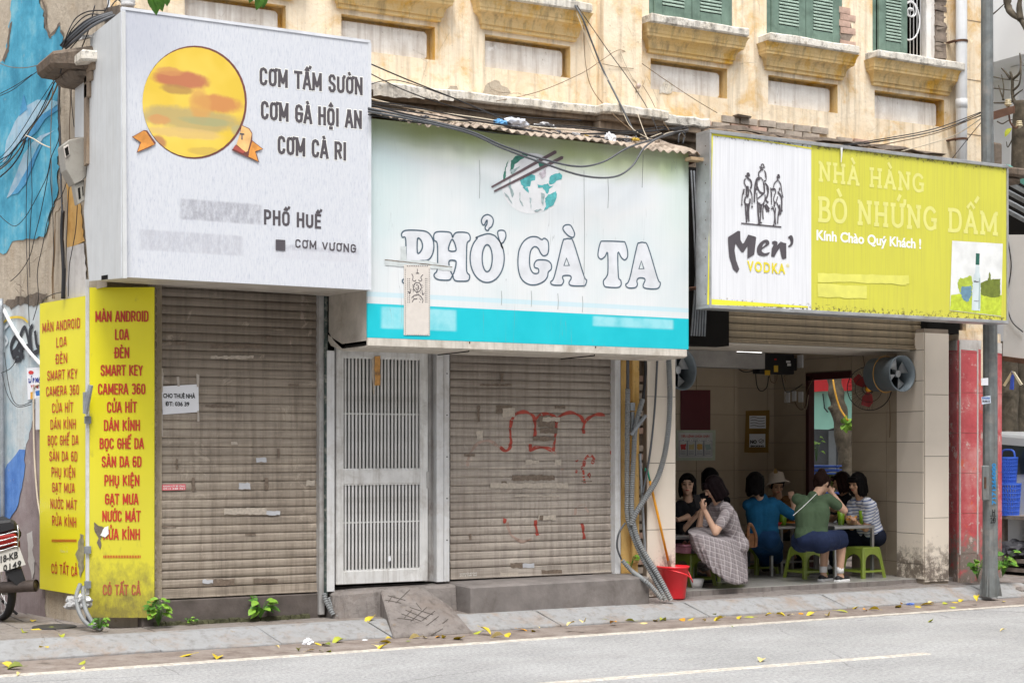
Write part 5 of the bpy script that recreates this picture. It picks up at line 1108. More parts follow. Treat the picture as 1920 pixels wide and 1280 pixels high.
S={1:([[(145,210),(160,216),(178,214),(192,205)],[(165,212),(168,190),(182,192),(186,208)],[(162,222),(168,236),(182,232)],[(150,240),(136,262),(140,290),(150,312)],[(176,240),(200,258),(210,300),(200,340)],[(160,312),(158,400),(172,416),(178,370),(172,320)],[(140,345),(118,400),(112,490)],[(190,345),(212,400),(214,500)],[(150,420),(140,470),(158,498),(188,490),(195,440)],[(146,495),(152,590),(160,680)],[(186,495),(178,580),(182,665)],[(168,500),(164,600),(158,675)]]),2:([[(288,120),(310,132),(345,124)],[(305,125),(308,100),(325,96),(335,118)],[(300,135),(308,150),(328,148)],[(305,155),(282,180),(284,235)],[(335,158),(352,190),(354,255),(330,262)],[(262,235),(300,230),(325,260)],[(262,240),(246,300),(240,390),(236,465)],[(330,270),(336,380),(290,370),(262,310)],[(345,285),(375,330),(370,400),(352,450),(378,480)],[(262,380),(268,470),(310,500),(340,460),(345,400)],[(270,470),(276,590),(284,690)],[(310,500),(300,600),(292,690)],[(335,470),(322,560),(325,645)],[(290,480),(296,580)],[(345,500),(385,570)],[(340,505),(365,570)],[(350,495),(388,545)],[(270,440),(330,390)],[(262,250),(262,330),(250,350)]]),3:([[(458,222),(475,234),(494,226)],[(470,228),(474,206),(484,208),(488,226)],[(466,238),(466,258),(482,256)],[(462,262),(436,290),(430,330)],[(482,262),(502,300),(510,360),(524,430)],[(400,330),(406,400),(410,500)],[(405,345),(440,340),(452,370),(440,400),(430,450),(450,480),(470,420)],[(470,370),(508,430),(510,560)],[(410,520),(430,540),(440,620),(432,700)],[(460,480),(486,540),(476,600),(470,690)],[(450,530),(444,610),(450,700)],[(490,500),(500,600)],[(440,470),(436,520)]])}
k_=0
for rd in S.values():
 for pth in rd:ribbon([pth],p5,random.choice((.011,.014,.018)),ig,rt5,'rider_stroke',.005+.0002*(k_%9),q6);k_+=1
for cx,cy,rx,ry in((130,370,9,28),(112,500,9,12),(214,520,10,12),(165,322,16,10),(275,245,22,12),(245,360,9,40),(238,465,8,12),(350,200,6,30),(366,330,9,24),(425,345,24,12),(408,400,8,30),(415,540,14,8),(512,560,9,14),(490,345,8,18),(282,690,13,9),(430,705,10,7),(305,680,10,9),(484,580,10,30),(182,662,5,8),(325,640,5,8)):shape([[(x,y)for x,y in circ(cx,cy,rx,ry,10)]],p5,ig,rt5,'rider_shade',.0072,q6)
q4=(1290,230,3.097)
shape([[(1534,685),(1828,703),(1818,1125),(1520,1090)]],p5,simple('print_white_sky',(.76,.77,.76),.6,bump=0),rt5,'picture',.004,q4)
gg=lambda n_,c:simple(n_,c,.6,var=.3,sc_=18,bump=0)
shape([rough([(1527,1000),(1600,990),(1700,985),(1822,1000),(1818,1122),(1521,1088)],.8,8)],p5,gg('print_lawn',(.52,.62,.05)),rt5,'picture_lawn',.0045,q4)
shape([[(1290+0+x,y)for x,y in[]]or rough([(1700,930),(1740,915),(1752,865),(1762,910),(1815,905),(1812,1010),(1770,1015),(1700,1000)],3,10)],p5,gg('print_hill',(.16,.20,.03)),rt5,'picture_hill',.005,q4)
shape([rough([(1565,930),(1580,895),(1600,905),(1640,885),(1655,930),(1650,990),(1610,1010),(1575,985)],4,8)],p5,gg('print_trees',(.42,.52,.06)),rt5,'picture_trees',.0052,q4)
shape([rough([(1590,950),(1640,945),(1650,1000),(1620,1045),(1600,1030),(1580,985)],5,8)],p5,gg('print_riders',(.15,.28,.38)),rt5,'picture_riders',.0056,q4)
shape([[(1672,758),(1694,760),(1692,826),(1670,825)]],p5,gg('print_cap',(.02,.12,.09)),rt5,'picture_bottle_cap',.0062,q4)
shape([smooth_px([(1672,828),(1691,829),(1692,870),(1698,900),(1697,1080),(1688,1090),(1652,1088),(1648,1075),(1656,900),(1668,870)],3)],p5,simple('print_bottle',(.60,.68,.70),.6,bump=0),rt5,'picture_bottle',.0060,q4)
shape([[(1690,900),(1697,905),(1694,1080),(1686,1082)]],p5,simple('print_bottle_shade',(.35,.45,.45),.6,bump=0),rt5,'picture_bottle_side',.0064,q4)
text_px("Men'",p5,1290+1660/3.097,1290+1692/3.097,230+922/3.097,3.5,M['ink'],rt5,bold=.04,off=.0068)
text_px('VODKA',p5,1290+1660/3.097,1290+1688/3.097,230+1035/3.097,1.8,M['ink'],rt5,bold=.02,off=.0068)
for k,(a,b_,c,d)in enumerate(((1533,1705,512,528),(1533,1625,532,556),(1640,1700,516,530))):
 shape([rough([(a,c),(b_,c+4),(b_,d+4),(a,d)],1.2,10)],p5,simple('faded_print',(.71,.69,.14),.6,var=.12,sc_=6,bump=0),rt5,'faded_print',.0032+.0003*k)
m=MB();pz=P(1497+80,270,YR-.02);m.tube([P(1578,277,YR-.03),P(1578,292,YR-.03),P(1577,305,YR-.03)],[.012,.007,.003],6);m.build('bird_dropping',M['white'],rt5)
st=thing('sign_bracket','rusty steel brackets and dark clutter behind the restaurant sign','bracket',(9,-.3,3))
m=MB();m.tube([(xl+.05,YR+.2,4.3),(xl-.25,-.1,4.1)],.018,6);m.tube([(xl+.05,YR+.2,3.1),(xl-.1,.0,3.1)],.018,6);m.tube([(xr-.3,YR+.2,3.0),(xr-.3,.0,3.0)],.02,6);m.tube([(xr-.3,YR+.2,4.3),(xr-.3,.0,4.3)],.02,6);m.build('strut',M['rust'],st)
m=MB();m.box(P(1292,450,-.3).x,P(1330,450,-.3).x+.3,-.22,.0,2.62,4.35);m.build('dark_recess',M['dark'],st)
m=MB()
for k in range(6):x=P(1296+k*5,500,-.3).x;m.tube([(x,-.3,2.7),(x+.03,-.34,3.3+.1*k),(x,-.3,4.3)],.01,5)
m.build('hanging_pipe',M['galv'],st)
# ------ the open eating room
room=thing('eating_room','open tiled eating room under the yellow-green sign','room',(11,1.3,.2))
RX0,RX1,RYB=8.9,12.66,2.6
MB().box(RX0,13.2,-.02+.02,3.0,.02,.196).build('floor_slab',M['concrete'],room)
fx=simple('floor_tile',(.40,.39,.365),.22,var=.12,sc_=2.5,bump=.01,dirt=(.24,.22,.2),damt=.4)
ft=MB().box(-.297,.297,-.297,.297,-.006,.0).mesh('floor_tile',fx)
for i in range(7):
 for j in range(5):
  x,y=8.95+i*.6,.30+j*.6
  if x<12.95:link('floor_tile',ft,room,Vector((x,y,.2025))-wloc(room))
wi=.33
m=MB();m.box(RX0,P(1382,800,2.35).x,2.35,2.7,.2,3.0);m.box(P(1382,800,2.35).x,RX1+.1,RYB+.001,2.75,.2,3.0);m.box(RX0-.1,RX0,.3,2.7,.2,3.0)
m.box(RX1+.001,RX1+.05,1.96,RYB+.1,.2,3.0);m.box(RX1+.001,RX1+.05,.02,1.19,.2,3.0);m.box(RX1+.001,RX1+.05,1.19,1.96,2.47,3.0)
m.build('wall_core',M['grout'],room)
tile_grid(room,Vector((9.3,2.35,0)),Vector((1,0,0)),P(1382,800,2.35).x-9.3,.2,2.99,.55,wi,M['tile'],Vector((0,-1,0)),z_off=.17,x_off=.2)
tile_grid(room,Vector((P(1382,800,2.35).x,RYB,0)),Vector((1,0,0)),RX1-P(1382,800,2.35).x,.2,2.99,.55,wi,M['tile'],Vector((0,-1,0)),z_off=.17,x_off=.45)
for y_a,y_b,z_a in((RYB,1.98,.2),(1.98,1.18,2.51),(1.18,.30,.2)):tile_grid(room,Vector((RX1,y_a,0)),Vector((0,-1,0)),y_a-y_b,z_a,2.99,.58,wi,M['tile'],Vector((-1,0,0)),z_off=(z_a-.2+.17)%wi)
dr=simple('dark_red_door_frame',(.055,.012,.012),.4,var=.2)
m=MB();m.box(RX1-.03,RX1+.055,1.91,1.972,.2,2.47);m.box(RX1-.03,RX1+.055,1.17,1.972,2.42,2.50);m.box(RX1+.02,RX1+.055,1.178,1.20,.2,2.42);m.build('side_door_frame',dr,room,bevel=.004)
m=MB();m.box(RX0,RX1,.10,1.0,2.66,2.70);m.box(RX0,RX1,.96,1.0,2.66,3.0);m.build('front_ceiling',M['ceil'],room)
MB().box(RX0-.1,RX1+.18,.2,2.75,3.0,3.05).build('ceiling',M['ceil'],room)
m=MB();m.box(RX0,P(1424,680,1.7).x,1.6,1.8,2.52,2.72);m.build('grey_beam',simple('grey_beam',(.36,.34,.32),.8,var=.2),room)
shx0,shx1=xa(1262,.03),xa(1731,.03)
t=shutter('roller_shutter','rolled-up brown shutter edge above the eating room opening',shx0,shx1,2.675,3.02,.03,.0738,M['slatR'],.05)
m=MB();m.box(xa(1726,-.02),xa(1734,-.02),-.06,.04,.2,2.9);m.build('guide_rail',M['darkmetal'],room,bevel=.003)
m=MB();m.box(xa(1731,-.02),xa(1790,-.02),-.10,.05,2.86,3.6);m.build('dark_gap_box',M['dark'],room)
lt=thing('tube_light','lit white tube light just behind the shutter edge','light',(0,0,0));lt.location=P(1402,658,1.06)
em=NT('tube_glow');em.b.inputs['Emission Color'].default_value=(1,.98,.93,1);em.b.inputs['Emission Strength'].default_value=3.0
a=P(1382,657,1.06);b_=P(1428,661,1.06);m=MB();m.tube([(a.x,1.06,a.z),(b_.x,1.06,a.z)],.014,8);m.build('tube',em.mat,lt);MB().box(a.x-.03,b_.x+.03,1.075,1.10,a.z-.0,a.z+.05).build('fitting',M['white'],lt)
def duct_fan(cx,cy,Y,rad,ang,L,label):
 c=P(cx,cy,Y);t=thing('duct_fan',label,'fan',tuple(c));n=Vector((math.sin(ang),-math.cos(ang),0));Mx=n.to_track_quat('Z','Y').to_matrix()
 bl_=simple('fan_grey_blue',(.20,.24,.27),.5,.1,var=.12)
 m=MB();m.lathe([(rad*.96,-L),(rad*.93,-L),(rad*.93,-.01),(rad,.0),(rad*1.03,.006),(rad*1.03,-.012),(rad*.96,-.02)],c,32,Mx,closed=True);m.build('casing',bl_,t,smooth=True)
 m=MB();m.lathe([(rad*.2,.0),(rad*.2,-.06),(.001,-.065)],c-n*.06,14,Mx);m.lathe([(.001,.004),(rad*.2,0)],c-n*.06,14,Mx);m.build('hub',M['alu'],t,smooth=True)
 for k in range(4):
  a0=k*math.pi/2+.5;pts=[]
  for r_,w,tw in((.18,.25,.02),(.5,.38,.015),(.9,.42,.01)):
   for s_ in(-1,1):pts.append(c-n*(.09+s_*tw)+Mx@Vector((math.cos(a0+s_*w)*r_*rad,math.sin(a0+s_*w)*r_*rad,0)))
  m=MB();m.face([pts[0],pts[1],pts[3],pts[2]]);m.face([pts[2],pts[3],pts[5],pts[4]]);m.build('blade',M['alu'],t,fix=False)
 m=MB();m.lathe([(.001,0),(rad*.92,0)],c-n*(L-.01),24,Mx);m.build('back_grille',M['darkmetal'],t,fix=False)
 return t,n,c
duct_fan(1280,693,.45,.205,R(13),.30,'grey duct fan at the left end of the eating room')
t,n_,c_=duct_fan(1692,700,-.02,.19,R(4),.40,'grey duct fan tied with orange cord on the right wall')
m=MB();m.lathe([(.194,-.004),(.200,0),(.194,.004)],c_-n_*.24,28,n_.to_track_quat('Z','Y').to_matrix(),closed=True);m.build('orange_cord',simple('orange_cord',(.62,.30,.03),.5),t)
b0=P(1701,652,.3);m=MB();m.box(RX1-.13,RX1-.09,.25,.30,P(1701,745,.3).z,2.66);m.build('mounting_bar',M['darkmetal'],t)
wf=thing('wall_fan','black caged wall fan with red blades beside the orange-corded duct fan','fan',tuple(P(1634,728,.62)));c=P(1630,728,.62)
n=Vector((-.75,-.60,-.12)).normalized();Mx=n.to_track_quat('Z','Y').to_matrix();fr=.245;m=MB()
for rr,zz in((fr,0),(fr*.98,.012),(.06,.075),(fr*.6,.055)):m.lathe([(rr+.003,zz-.003),(rr+.003,zz+.003),(rr-.003,zz)],c,36,Mx,closed=True)
for k in range(44):
 a0=k*2*math.pi/56;f=lambda r_,z_:c+Mx@Vector((math.cos(a0)*r_,math.sin(a0)*r_,z_));m.tube([f(.05,.077),f(.14,.065),f(.21,.035),f(fr,.0)],.0013,4,caps=False);
 if k%2:m.tube([f(.05,-.09),f(.15,-.085),f(.22,-.05),f(fr,0)],.0013,4,caps=False)
m.build('cage',M['black'],wf)
for k in range(3):
 a0=k*2.094+2.5;pts=[c+Mx@Vector((math.cos(a0+da)*r_,math.sin(a0+da)*r_,tz))for r_,da,tz in((.03,-.5,.01),(.12,-.55,.03),(.20,-.35,.03),(.21,.1,.01),(.16,.35,-.01),(.08,.5,-.01))]
 m=MB();m.face(pts);m.build('blade',simple('red_fan_blade',(.30,.012,.012),.4),wf,fix=False)
m=MB();m.lathe([(.001,.02),(.03,.015),(.036,-.01),(.036,-.04)],c+n*.06,16,Mx);m.build('hub',simple('orange_hub',(.85,.38,.02),.4),wf,smooth=True)
m=MB();m.lathe([(.05,.0),(.055,-.06),(.04,-.14),(.001,-.15)],c,16,Mx);m.tube([c-n*.12,c-n*.2+Vector((.1,0,.02)),Vector((RX1,c.y+.1,c.z))],.02,8);m.build('motor',M['black'],wf,smooth=True)
def cable(name,pts,r,mat,label,group=None,cat='cable',seg=6,n=6,base=None):
 m=MB();m.tube(catmull(pts,n),r,seg);return alone(m,name,mat,label,cat,group,smooth=True)
cable('power_cord',[P(1668,750,.5),P(1669,790,.5),P(1668,820,.5)],.004,M['cableb'],'brown cord hanging below the right duct fan')
cable('power_cord',[P(1617,660,.9),P(1620,680,.9),P(1625,712,.9)],.004,M['rust'],'red-brown cord running up from the black wall fan')
eb=thing('electrical_box','black electrical control box with tangled wires high on the back wall','electrical box',tuple(P(1460,705,1.95)))
Ye=1.95;a,b_=P(1424,700,Ye),P(1490,664,Ye);m=MB();m.box(a.x,b_.x,Ye,Ye+.14,a.z,b_.z);m.box(b_.x,b_.x+.06,Ye+.02,Ye+.12,a.z+.05,b_.z-.04);m.build('case',M['black'],eb,bevel=.01)
for(x0,y0,x1,y1,mt)in((1434,694,1444,703,simple('yellow_label',(.70,.42,.03),.5)),(1451,685,1459,697,simple('yellow_label_2',(.70,.45,.05),.5)),(1474,676,1482,680,M['white']),(1476,681,1483,686,M['white']),(1452,672,1456,675,simple('red_lamp',(.6,.02,.02),.4))):
 shape([[(x0,y0),(x1,y0),(x1,y1),(x0,y1)]],YPl(Ye),mt,eb,'label_plate',.006)
for k,pts in enumerate(([(1419,675),(1417,700),(1420,725),(1428,733),(1438,725),(1441,705)],[(1442,700),(1446,715),(1455,716),(1458,700)],[(1465,700),(1470,725),(1476,735),(1490,730),(1505,720)],[(1480,696),(1470,706),(1474,716)],[(1383,690),(1395,697),(1412,695),(1420,690)],[(1380,688),(1392,694),(1405,691),(1424,680)])):
 m=MB();m.tube(catmull([P(x,y,Ye+.1)for x,y in pts],5),.006,5);m.build('wire',[M['black'],M['cableb']][k%2],eb,smooth=True)
so=thing('wall_sockets','cream wall sockets with dangling wires beside the side door','socket',(RX1,2.2,2.0))
RW=VPlane((RX1,2.5),(RX1,0))
if RW.n.dot(FWD)>0:RW.n=-RW.n
for x0,x1,y0,y1 in((1474,1483,733,755),(1488,1495,733,752),(1500,1508,734,754),(1498,1508,665,690)):
 a,b_=RW.hit(x0,y1),RW.hit(x1,y0);m=MB();m.box(RX1-.03,RX1-.002,min(a.y,b_.y),max(a.y,b_.y),a.z,b_.z);m.build('socket',M['white'],so,bevel=.004)
for k,pts in enumerate(([(1476,733),(1472,745),(1476,756),(1490,758)],[(1490,752),(1495,762),(1503,768),(1510,760),(1513,735),(1524,710)],[(1504,754),(1506,764),(1512,766),(1516,740)])):
 m=MB();m.tube(catmull([RW.off(.03).hit(x,y)for x,y in pts],5),.005,5);m.build('wire',[M['cablew'],M['cableb']][k%2],so,smooth=True)
pb=YPl(2.35);pb2=YPl(RYB)
po=thing('poster','plain dark maroon poster on the back wall','poster',tuple(P(1304,806,2.33)));shape([[(1276,731),(1332,731),(1332,806),(1276,806)]],pb,simple('maroon_poster',(.10,.012,.018),.5,var=.1),po,'sheet',.022)
me_=thing('fire_notice','framed four-step fire instruction board under the maroon poster','notice board',tuple(P(1305,862,2.33)))
shape([[(1268,806),(1342,806),(1341,863),(1268,863)]],pb,simple('pale_green_frame',(.48,.54,.44),.5),me_,'frame',.022);shape([[(1272,811),(1336,811),(1336,858),(1272,858)]],pb,simple('board_cream',(.60,.61,.60),.5),me_,'sheet',.025)
text_px('TIÊU LỆNH CHỮA CHÁY',pb,1277,1331,817.5,4,M['redink'],me_,bold=.03,off=.028)
dbl=simple('navy_print',(.05,.07,.18),.6)
for k in range(4):
 x=1273.5+k*15.6;ribbon([[(x,826),(x+14.6,826),(x+14.6,854),(x,854)]],pb,.005,dbl,me_,'panel_border',.028,closed=True,smooth=False)
 shape([circ(x+7.3,825,2.6,2.6,10)],pb,M['white'],me_,'number_disc',.029);text_px(str(k+1),pb,x+6.4,x+8.2,825,3,dbl,me_,bold=.02,off=.031)
 shape([rough([(x+2,833),(x+12,832),(x+12.5,842),(x+3,843)],1,3)],pb,[simple('p1',(.5,.03,.03),.5),simple('p2',(.55,.48,.25),.5),simple('p3',(.6,.35,.08),.5),simple('p4',(.3,.4,.4),.5)][k],me_,'pictogram',.028)
 for j in range(3):ribbon([[(x+2,846+j*2.4),(x+12,846+j*2.4)]],pb,.004,dbl,me_,'small_print',.028,smooth=False)
ns=thing('no_smoking_notice','two paper notices framed in brown tape, the lower one reading NO','notice',tuple(P(1420,848,2.58)))
tp_=simple('brown_tape',(.26,.145,.03),.4)
shape([rough([(1398,770),(1443,769),(1441,848),(1396,848)],.8,12)],pb2,tp_,ns,'tape_frame',.022)
shape([[(1405,779),(1436,779),(1436,803),(1405,803)]],pb2,M['paper'],ns,'sheet',.025);shape([[(1405,813),(1435,813),(1435,838),(1405,838)]],pb2,M['paper'],ns,'sheet',.025)
text_px('NO',pb2,1406.5,1419,828,7,M['blackink'],ns,bold=.06,off=.028);text_px('SMOKING',pb2,1407,1432,836,3.4,M['blackink'],ns,bold=.06,off=.028)
for j in range(4):ribbon([[(1407,783+j*5),(1415,782+j*5),(1424,784+j*5),(1434,783+j*5)]],pb2,.007,M['ink'],ns,'handwriting',.028)
ribbon([[(1422,826),(1427,823),(1432,827),(1427,830),(1422,826)],[(1423,830),(1432,824)]],pb2,.006,M['blackink'],ns,'pictogram',.0285)
# ------ stools
def arch_panel(wt_,wb,h,bar0,bar1,leg):
 """flat side of a stool in its own plane, x centred: arch window over a crossbar"""
 c=bpy.data.curves.new('s','CURVE');c.dimensions='2D';c.fill_mode='FRONT'
 W_=lambda z:wb+(wt_-wb)*z/h
 out=[(-W_(0),0),(-W_(0)+leg,0),(-W_(bar0)+leg,bar0),(W_(bar0)-leg,bar0),(W_(0)-leg,0),(W_(0),0),(W_(h),h),(-W_(h),h)]
 iw=W_(bar1)-leg;top=h*.80;hole=[(-iw,bar1),(iw,bar1)]+[((W_(h*.5)-leg)*math.cos(a),h*.50+(top-h*.50)*math.sin(a))for a in[k*math.pi/10 for k in range(11)]]
 for lp in(out,hole):
  sp=c.splines.new('POLY');sp.points.add(len(lp)-1);sp.use_cyclic_u=True
  for k,(x,y)in enumerate(lp):sp.points[k].co=(x,y,0,1)
 return to2d(c)
HS=.335
def make_stool(mat):
 t=thing('plastic_stool','x','stool')
 tw,bw=.125,.172
 m=MB();m.hexa([(-tw-.004,-tw-.004,HS-.03),(tw+.004,-tw-.004,HS-.03),(tw+.004,tw+.004,HS-.03),(-tw-.004,tw+.004,HS-.03)],[(-tw,-tw,HS),(tw,-tw,HS),(tw,tw,HS),(-tw,tw,HS)]);m.build('seat',mat,t,local=True,bevel=.01,seg=2)
 me=arch_panel(tw,bw,HS-.01,.065,.088,.036)
 sl=(bw-tw)/(HS-.01)
 for v in me.vertices:v.co=Vector((v.co.x,-(bw-sl*v.co.y),v.co.y))
 me.materials.clear();me.materials.append(mat)
 for k in range(4):
  o=link('side_frame',me,t);o.rotation_euler=(0,0,k*math.pi/2);s_=o.modifiers.new('thickness','SOLIDIFY');s_.thickness=.009;s_.offset=-1
 for sx,sy in((1,1),(1,-1),(-1,1),(-1,-1)):
  m=MB();m.tube([(sx*bw*.97,sy*bw*.97,0),(sx*tw*.95,sy*tw*.95,HS-.02)],.016,6);m.build('leg',mat,t,local=True)
 return t
st0=make_stool(M['lime']);first=[True]
def stool(px,py,rz,label,z=FR,src=None,s=1.0):
 o=st0 if first[0]else copy_tree(st0);first[0]=False
 p=PG(px,py,z);o.location=(p.x,p.y,z+.002);o.rotation_euler=(0,0,rz);o.scale=(s,s,s);return tag(o,label,'stool','lime green plastic stools')
stool(1618,1082,R(4),'empty lime green stool in front of the steel table with green cups')
stool(1511,1083,R(2),'lime green stool under the woman in the green top')
stool(1419,1075,R(6),'lime green stool under the woman in the blue blouse')
stool(1650,1068,R(0),'lime green stool under the woman in the striped shirt')
stool(1299,1097,R(3),'lime green stool holding the pink basket beside the red bucket')
stool(1352,1088,R(0),'lime green stool mostly hidden under the checked skirt')
# ------ tables
def steel_table(x0,x1,y0,y1,h,label,z=FR):
 t=thing('steel_table',label,'table',((x0+x1)/2,(y0+y1)/2,z))
 m=MB();m.box(x0,x1,y0,y1,z+h-.035,z+h);m.build('table_top',M['steel'],t,bevel=.004)
 for a in(x0+.02,x1-.02):
  for b_ in(y0+.02,y1-.02):
   m=MB();m.box(a-.015,a+.015,b_-.015,b_+.015,z,z+h-.036);m.build('leg',M['steel'],t)
 m=MB();m.box(x0+.02,x1-.02,y1-.03,y1-.01,z+.12,z+.14);m.build('stretcher',M['steel'],t)
 return t
fa=PG(1567,1086,FR);fb=P(1639,1075,fa.y);TH=.575
steel_table(fa.x-.015,fb.x+.01,fa.y,fa.y+.95,TH,'steel table with green cups and fried dough between the two women on the right')
fc=P(1303,985,.38);steel_table(fc.x-.9,fc.x,.38,.9,.52,'steel table corner behind the red bucket in front of the woman in black')
steel_table(P(1435,960,1.15).x,P(1510,960,1.15).x+.1,1.05,1.5,.55,'steel table behind the woman in the blue blouse')
TZ=FR+TH
def cup(px,py,Y,z,h,r,label,mat):
 p=P(px,py,Y);m=MB();m.lathe([(.001,0),(r*.78,0),(r,h),(r*.93,h),(r*.72,.006),(.001,.006)],(p.x,p.y,z),18);return alone(m,'cup',mat,label,'cup','green plastic cups',base=(p.x,p.y,z),smooth=True)
cg=simple('green_cup_plastic',(.20,.36,.02),.25,var=.1,spec=.5)
cup(1577,970,fa.y+.22,TZ,.15,.042,'green cup left of the dough basket',cg);cup(1617,972,fa.y+.12,TZ,.155,.04,'green cup right of the dough basket',cg);cup(1468,960,1.2,FR+.55,.13,.045,'green cup behind the blue-bloused woman',cg)
p=P(1597,974,fa.y+.14);bt=thing('bread_basket','small wicker basket heaped with fried dough between the green cups','basket',(p.x,p.y,TZ));wk=simple('wicker',(.50,.33,.17),.7,var=.35,sc_=60,bump=.6,bs=120)
m=MB();m.lathe([(.001,0),(.045,0),(.068,.05),(.066,.052),(.043,.006),(.001,.006)],(p.x,p.y,TZ),20);m.build('basket',wk,bt,smooth=True)
dg=simple('fried_dough',(.68,.30,.05),.6,var=.3,sc_=20)
for k in range(9):
 a=k*.7;c=Vector((p.x+.035*math.cos(a),p.y+.035*math.sin(a),TZ+.055+.012*(k%3)));d=Vector((math.cos(a*2.3),math.sin(a*1.7),.5)).normalized()*.03
 m=MB();m.tube([c-d,c-d*.5,c+d*.5,c+d],[.006,.014,.014,.006],7);m.build('dough_stick',dg,bt,smooth=True)
p=P(1590,965,fa.y+.5);alone(MB().slab([(p.x,p.y,TZ),(p.x+.06,p.y,TZ),(p.x+.05,p.y+.02,TZ+.10),(p.x+.02,p.y,TZ+.07)],(0,.01,0)),'napkin',M['paper'],'folded white napkin behind the dough basket','napkin')
for px,c,lab,kk in((1455,(.5,.03,.02),'red dish of herbs behind the woman in blue',0),(1482,(.65,.2,.02),'orange dish at the right end of the far table',1)):
 p=P(px,965,1.18);m=MB();m.lathe([(.001,0),(.04,0),(.07,.035),(.066,.037),(.038,.006),(.001,.006)],(p.x,p.y,FR+.55),16);t=thing('bowl',lab,'bowl',(p.x,p.y,FR+.55));m.build('dish',simple('dish%d'%kk,c,.4),t,smooth=True)
 m=MB()
 for k in range(14):q=Vector((p.x+random.uniform(-.05,.05),p.y+random.uniform(-.04,.04),FR+.585));m.face([q,q+Vector((.03,.01,.015)),q+Vector((.02,-.02,.03))])
 o=m.build('herbs',simple('herbs%d'%kk,(.12,.25,.04),.6),t,fix=False);o['kind']='stuff'
p=PG(1299,1097,FR);zz=FR+HS+.004;x,y=p.x-.02,p.y
bk=thing('plastic_basket','pink plastic basket of meat on the green stool beside the red bucket','basket',(x,y,zz))
m=MB();bx,by=.16,.11
m.hexa([(x-bx*.85,y-by*.85,zz),(x+bx*.85,y-by*.85,zz),(x+bx*.85,y+by*.85,zz),(x-bx*.85,y+by*.85,zz)],[(x-bx*.86,y-by*.86,zz+.006),(x+bx*.86,y-by*.86,zz+.006),(x+bx*.86,y+by*.86,zz+.006),(x-bx*.86,y+by*.86,zz+.006)])
for s_ in(-1,1):
 m.box(x-bx,x+bx,y+s_*by-.006,y+s_*by+.006,zz+.075,zz+.09);m.box(x+s_*bx-.006,x+s_*bx+.006,y-by,y+by,zz+.0752,zz+.0898)
 for r_ in(.025,.05):m.box(x-bx*.93,x+bx*.93,y+s_*by*.93-.002,y+s_*by*.93+.002,zz+r_,zz+r_+.006)
 for k in range(19):u_=-1+k/9;m.tube([(x+u_*bx*.86,y+s_*by*.86,zz),(x+u_*bx,y+s_*by,zz+.08)],.0028,4)
 for k in range(13):u_=-1+k/6;m.tube([(x+s_*bx*.86,y+u_*by*.86,zz),(x+s_*bx,y+u_*by,zz+.08)],.0028,4)
m.build('basket',M['pinkp'],bk)
m=MB();m.hexa([(x-bx*.8,y-by*.8,zz+.008),(x+bx*.8,y-by*.8,zz+.008),(x+bx*.8,y+by*.8,zz+.008),(x-bx*.8,y+by*.8,zz+.008)],[(x-bx*.88,y-by*.88,zz+.06),(x+bx*.88,y-by*.88,zz+.06),(x+bx*.88,y+by*.88,zz+.06),(x-bx*.88,y+by*.88,zz+.06)]);m.build('lining',simple('pink_lining',(.75,.42,.50),.6),bk)
for k in range(7):
 c=Vector((x-.08+.025*k,y+.03*math.sin(k*2),zz+.08));m=MB();m.tube([c+Vector((-.035,0,0)),c+Vector((0,.01,.022)),c+Vector((.035,0,0))],[.012,.022,.01],7);m.build('meat_piece',simple('pink_meat',(.62,.30,.22),.5,var=.3,sc_=30),bk,smooth=True)
m=MB();m.lathe([(.001,0),(.03,0),(.052,.03),(.048,.03),(.028,.006),(.001,.006)],(x+.13,y-.06,zz),16);alone(m,'bowl',simple('dark_bowl',(.05,.012,.018),.25),'small dark bowl on the green stool next to the pink basket','bowl',smooth=True)
p=PG(1318,1103,FR);m=MB();m.lathe([(.001,0),(.05,0),(.075,.09),(.07,.09),(.046,.006),(.001,.006)],(p.x,p.y+.1,FR+.004),18);alone(m,'tub',M['white'],'white plastic tub on the floor under the near green stool','tub',smooth=True)
p=PG(1262,1120,.15);bz=.145;bu=thing('bucket','red plastic bucket with a mop standing in it','bucket',(p.x,p.y,bz))
m=MB();m.lathe([(.001,0),(.115,0),(.12,.01),(.150,.295),(.162,.30),(.162,.318),(.148,.318),(.112,.014),(.001,.014)],(p.x,p.y,bz),32);m.build('pail',M['redp'],bu,smooth=True)
m=MB();m.tube(catmull([Vector((p.x-.15,p.y-.05,bz+.30)),Vector((p.x+.02,p.y-.20,bz+.24)),Vector((p.x+.17,p.y-.09,bz+.16)),Vector((p.x+.165,p.y+.02,bz+.30))],6),.007,6);m.build('handle',M['redp'],bu,smooth=True)
mp=thing('mop','mop with long orange handle leaning against the tiled pillar','mop',(p.x,p.y,bz+.02))
h0,h1=Vector((p.x+.03,p.y,bz+.05)),P(1215,885,-.06);hm_=h0+(h1-h0)*.62 if False else None
m=MB();d=(h1-h0);m.tube([h0+d*.27,h0+d*.93],.0125,10);m.build('handle',simple('orange_lacquer',(.80,.34,.015),.3),mp,smooth=True)
m=MB();m.tube([h0+d*.18,h0+d*.27],.016,10);m.build('socket',simple('brown_socket',(.25,.14,.09),.5),mp);m=MB();m.tube([h0,h0+d*.18],[.03,.02],10);m.build('mop_head',simple('mop_yellow',(.8,.40,.02),.6),mp)
m=MB();m.tube([h0+d*.93,h0+d*.99,h1+Vector((-.01,0,.04)),h1+Vector((-.03,0,.035)),h1+Vector((-.03,0,.01))],.010,8);m.build('hanging_hook',simple('teal_plastic',(.02,.36,.22),.4),mp,smooth=True)
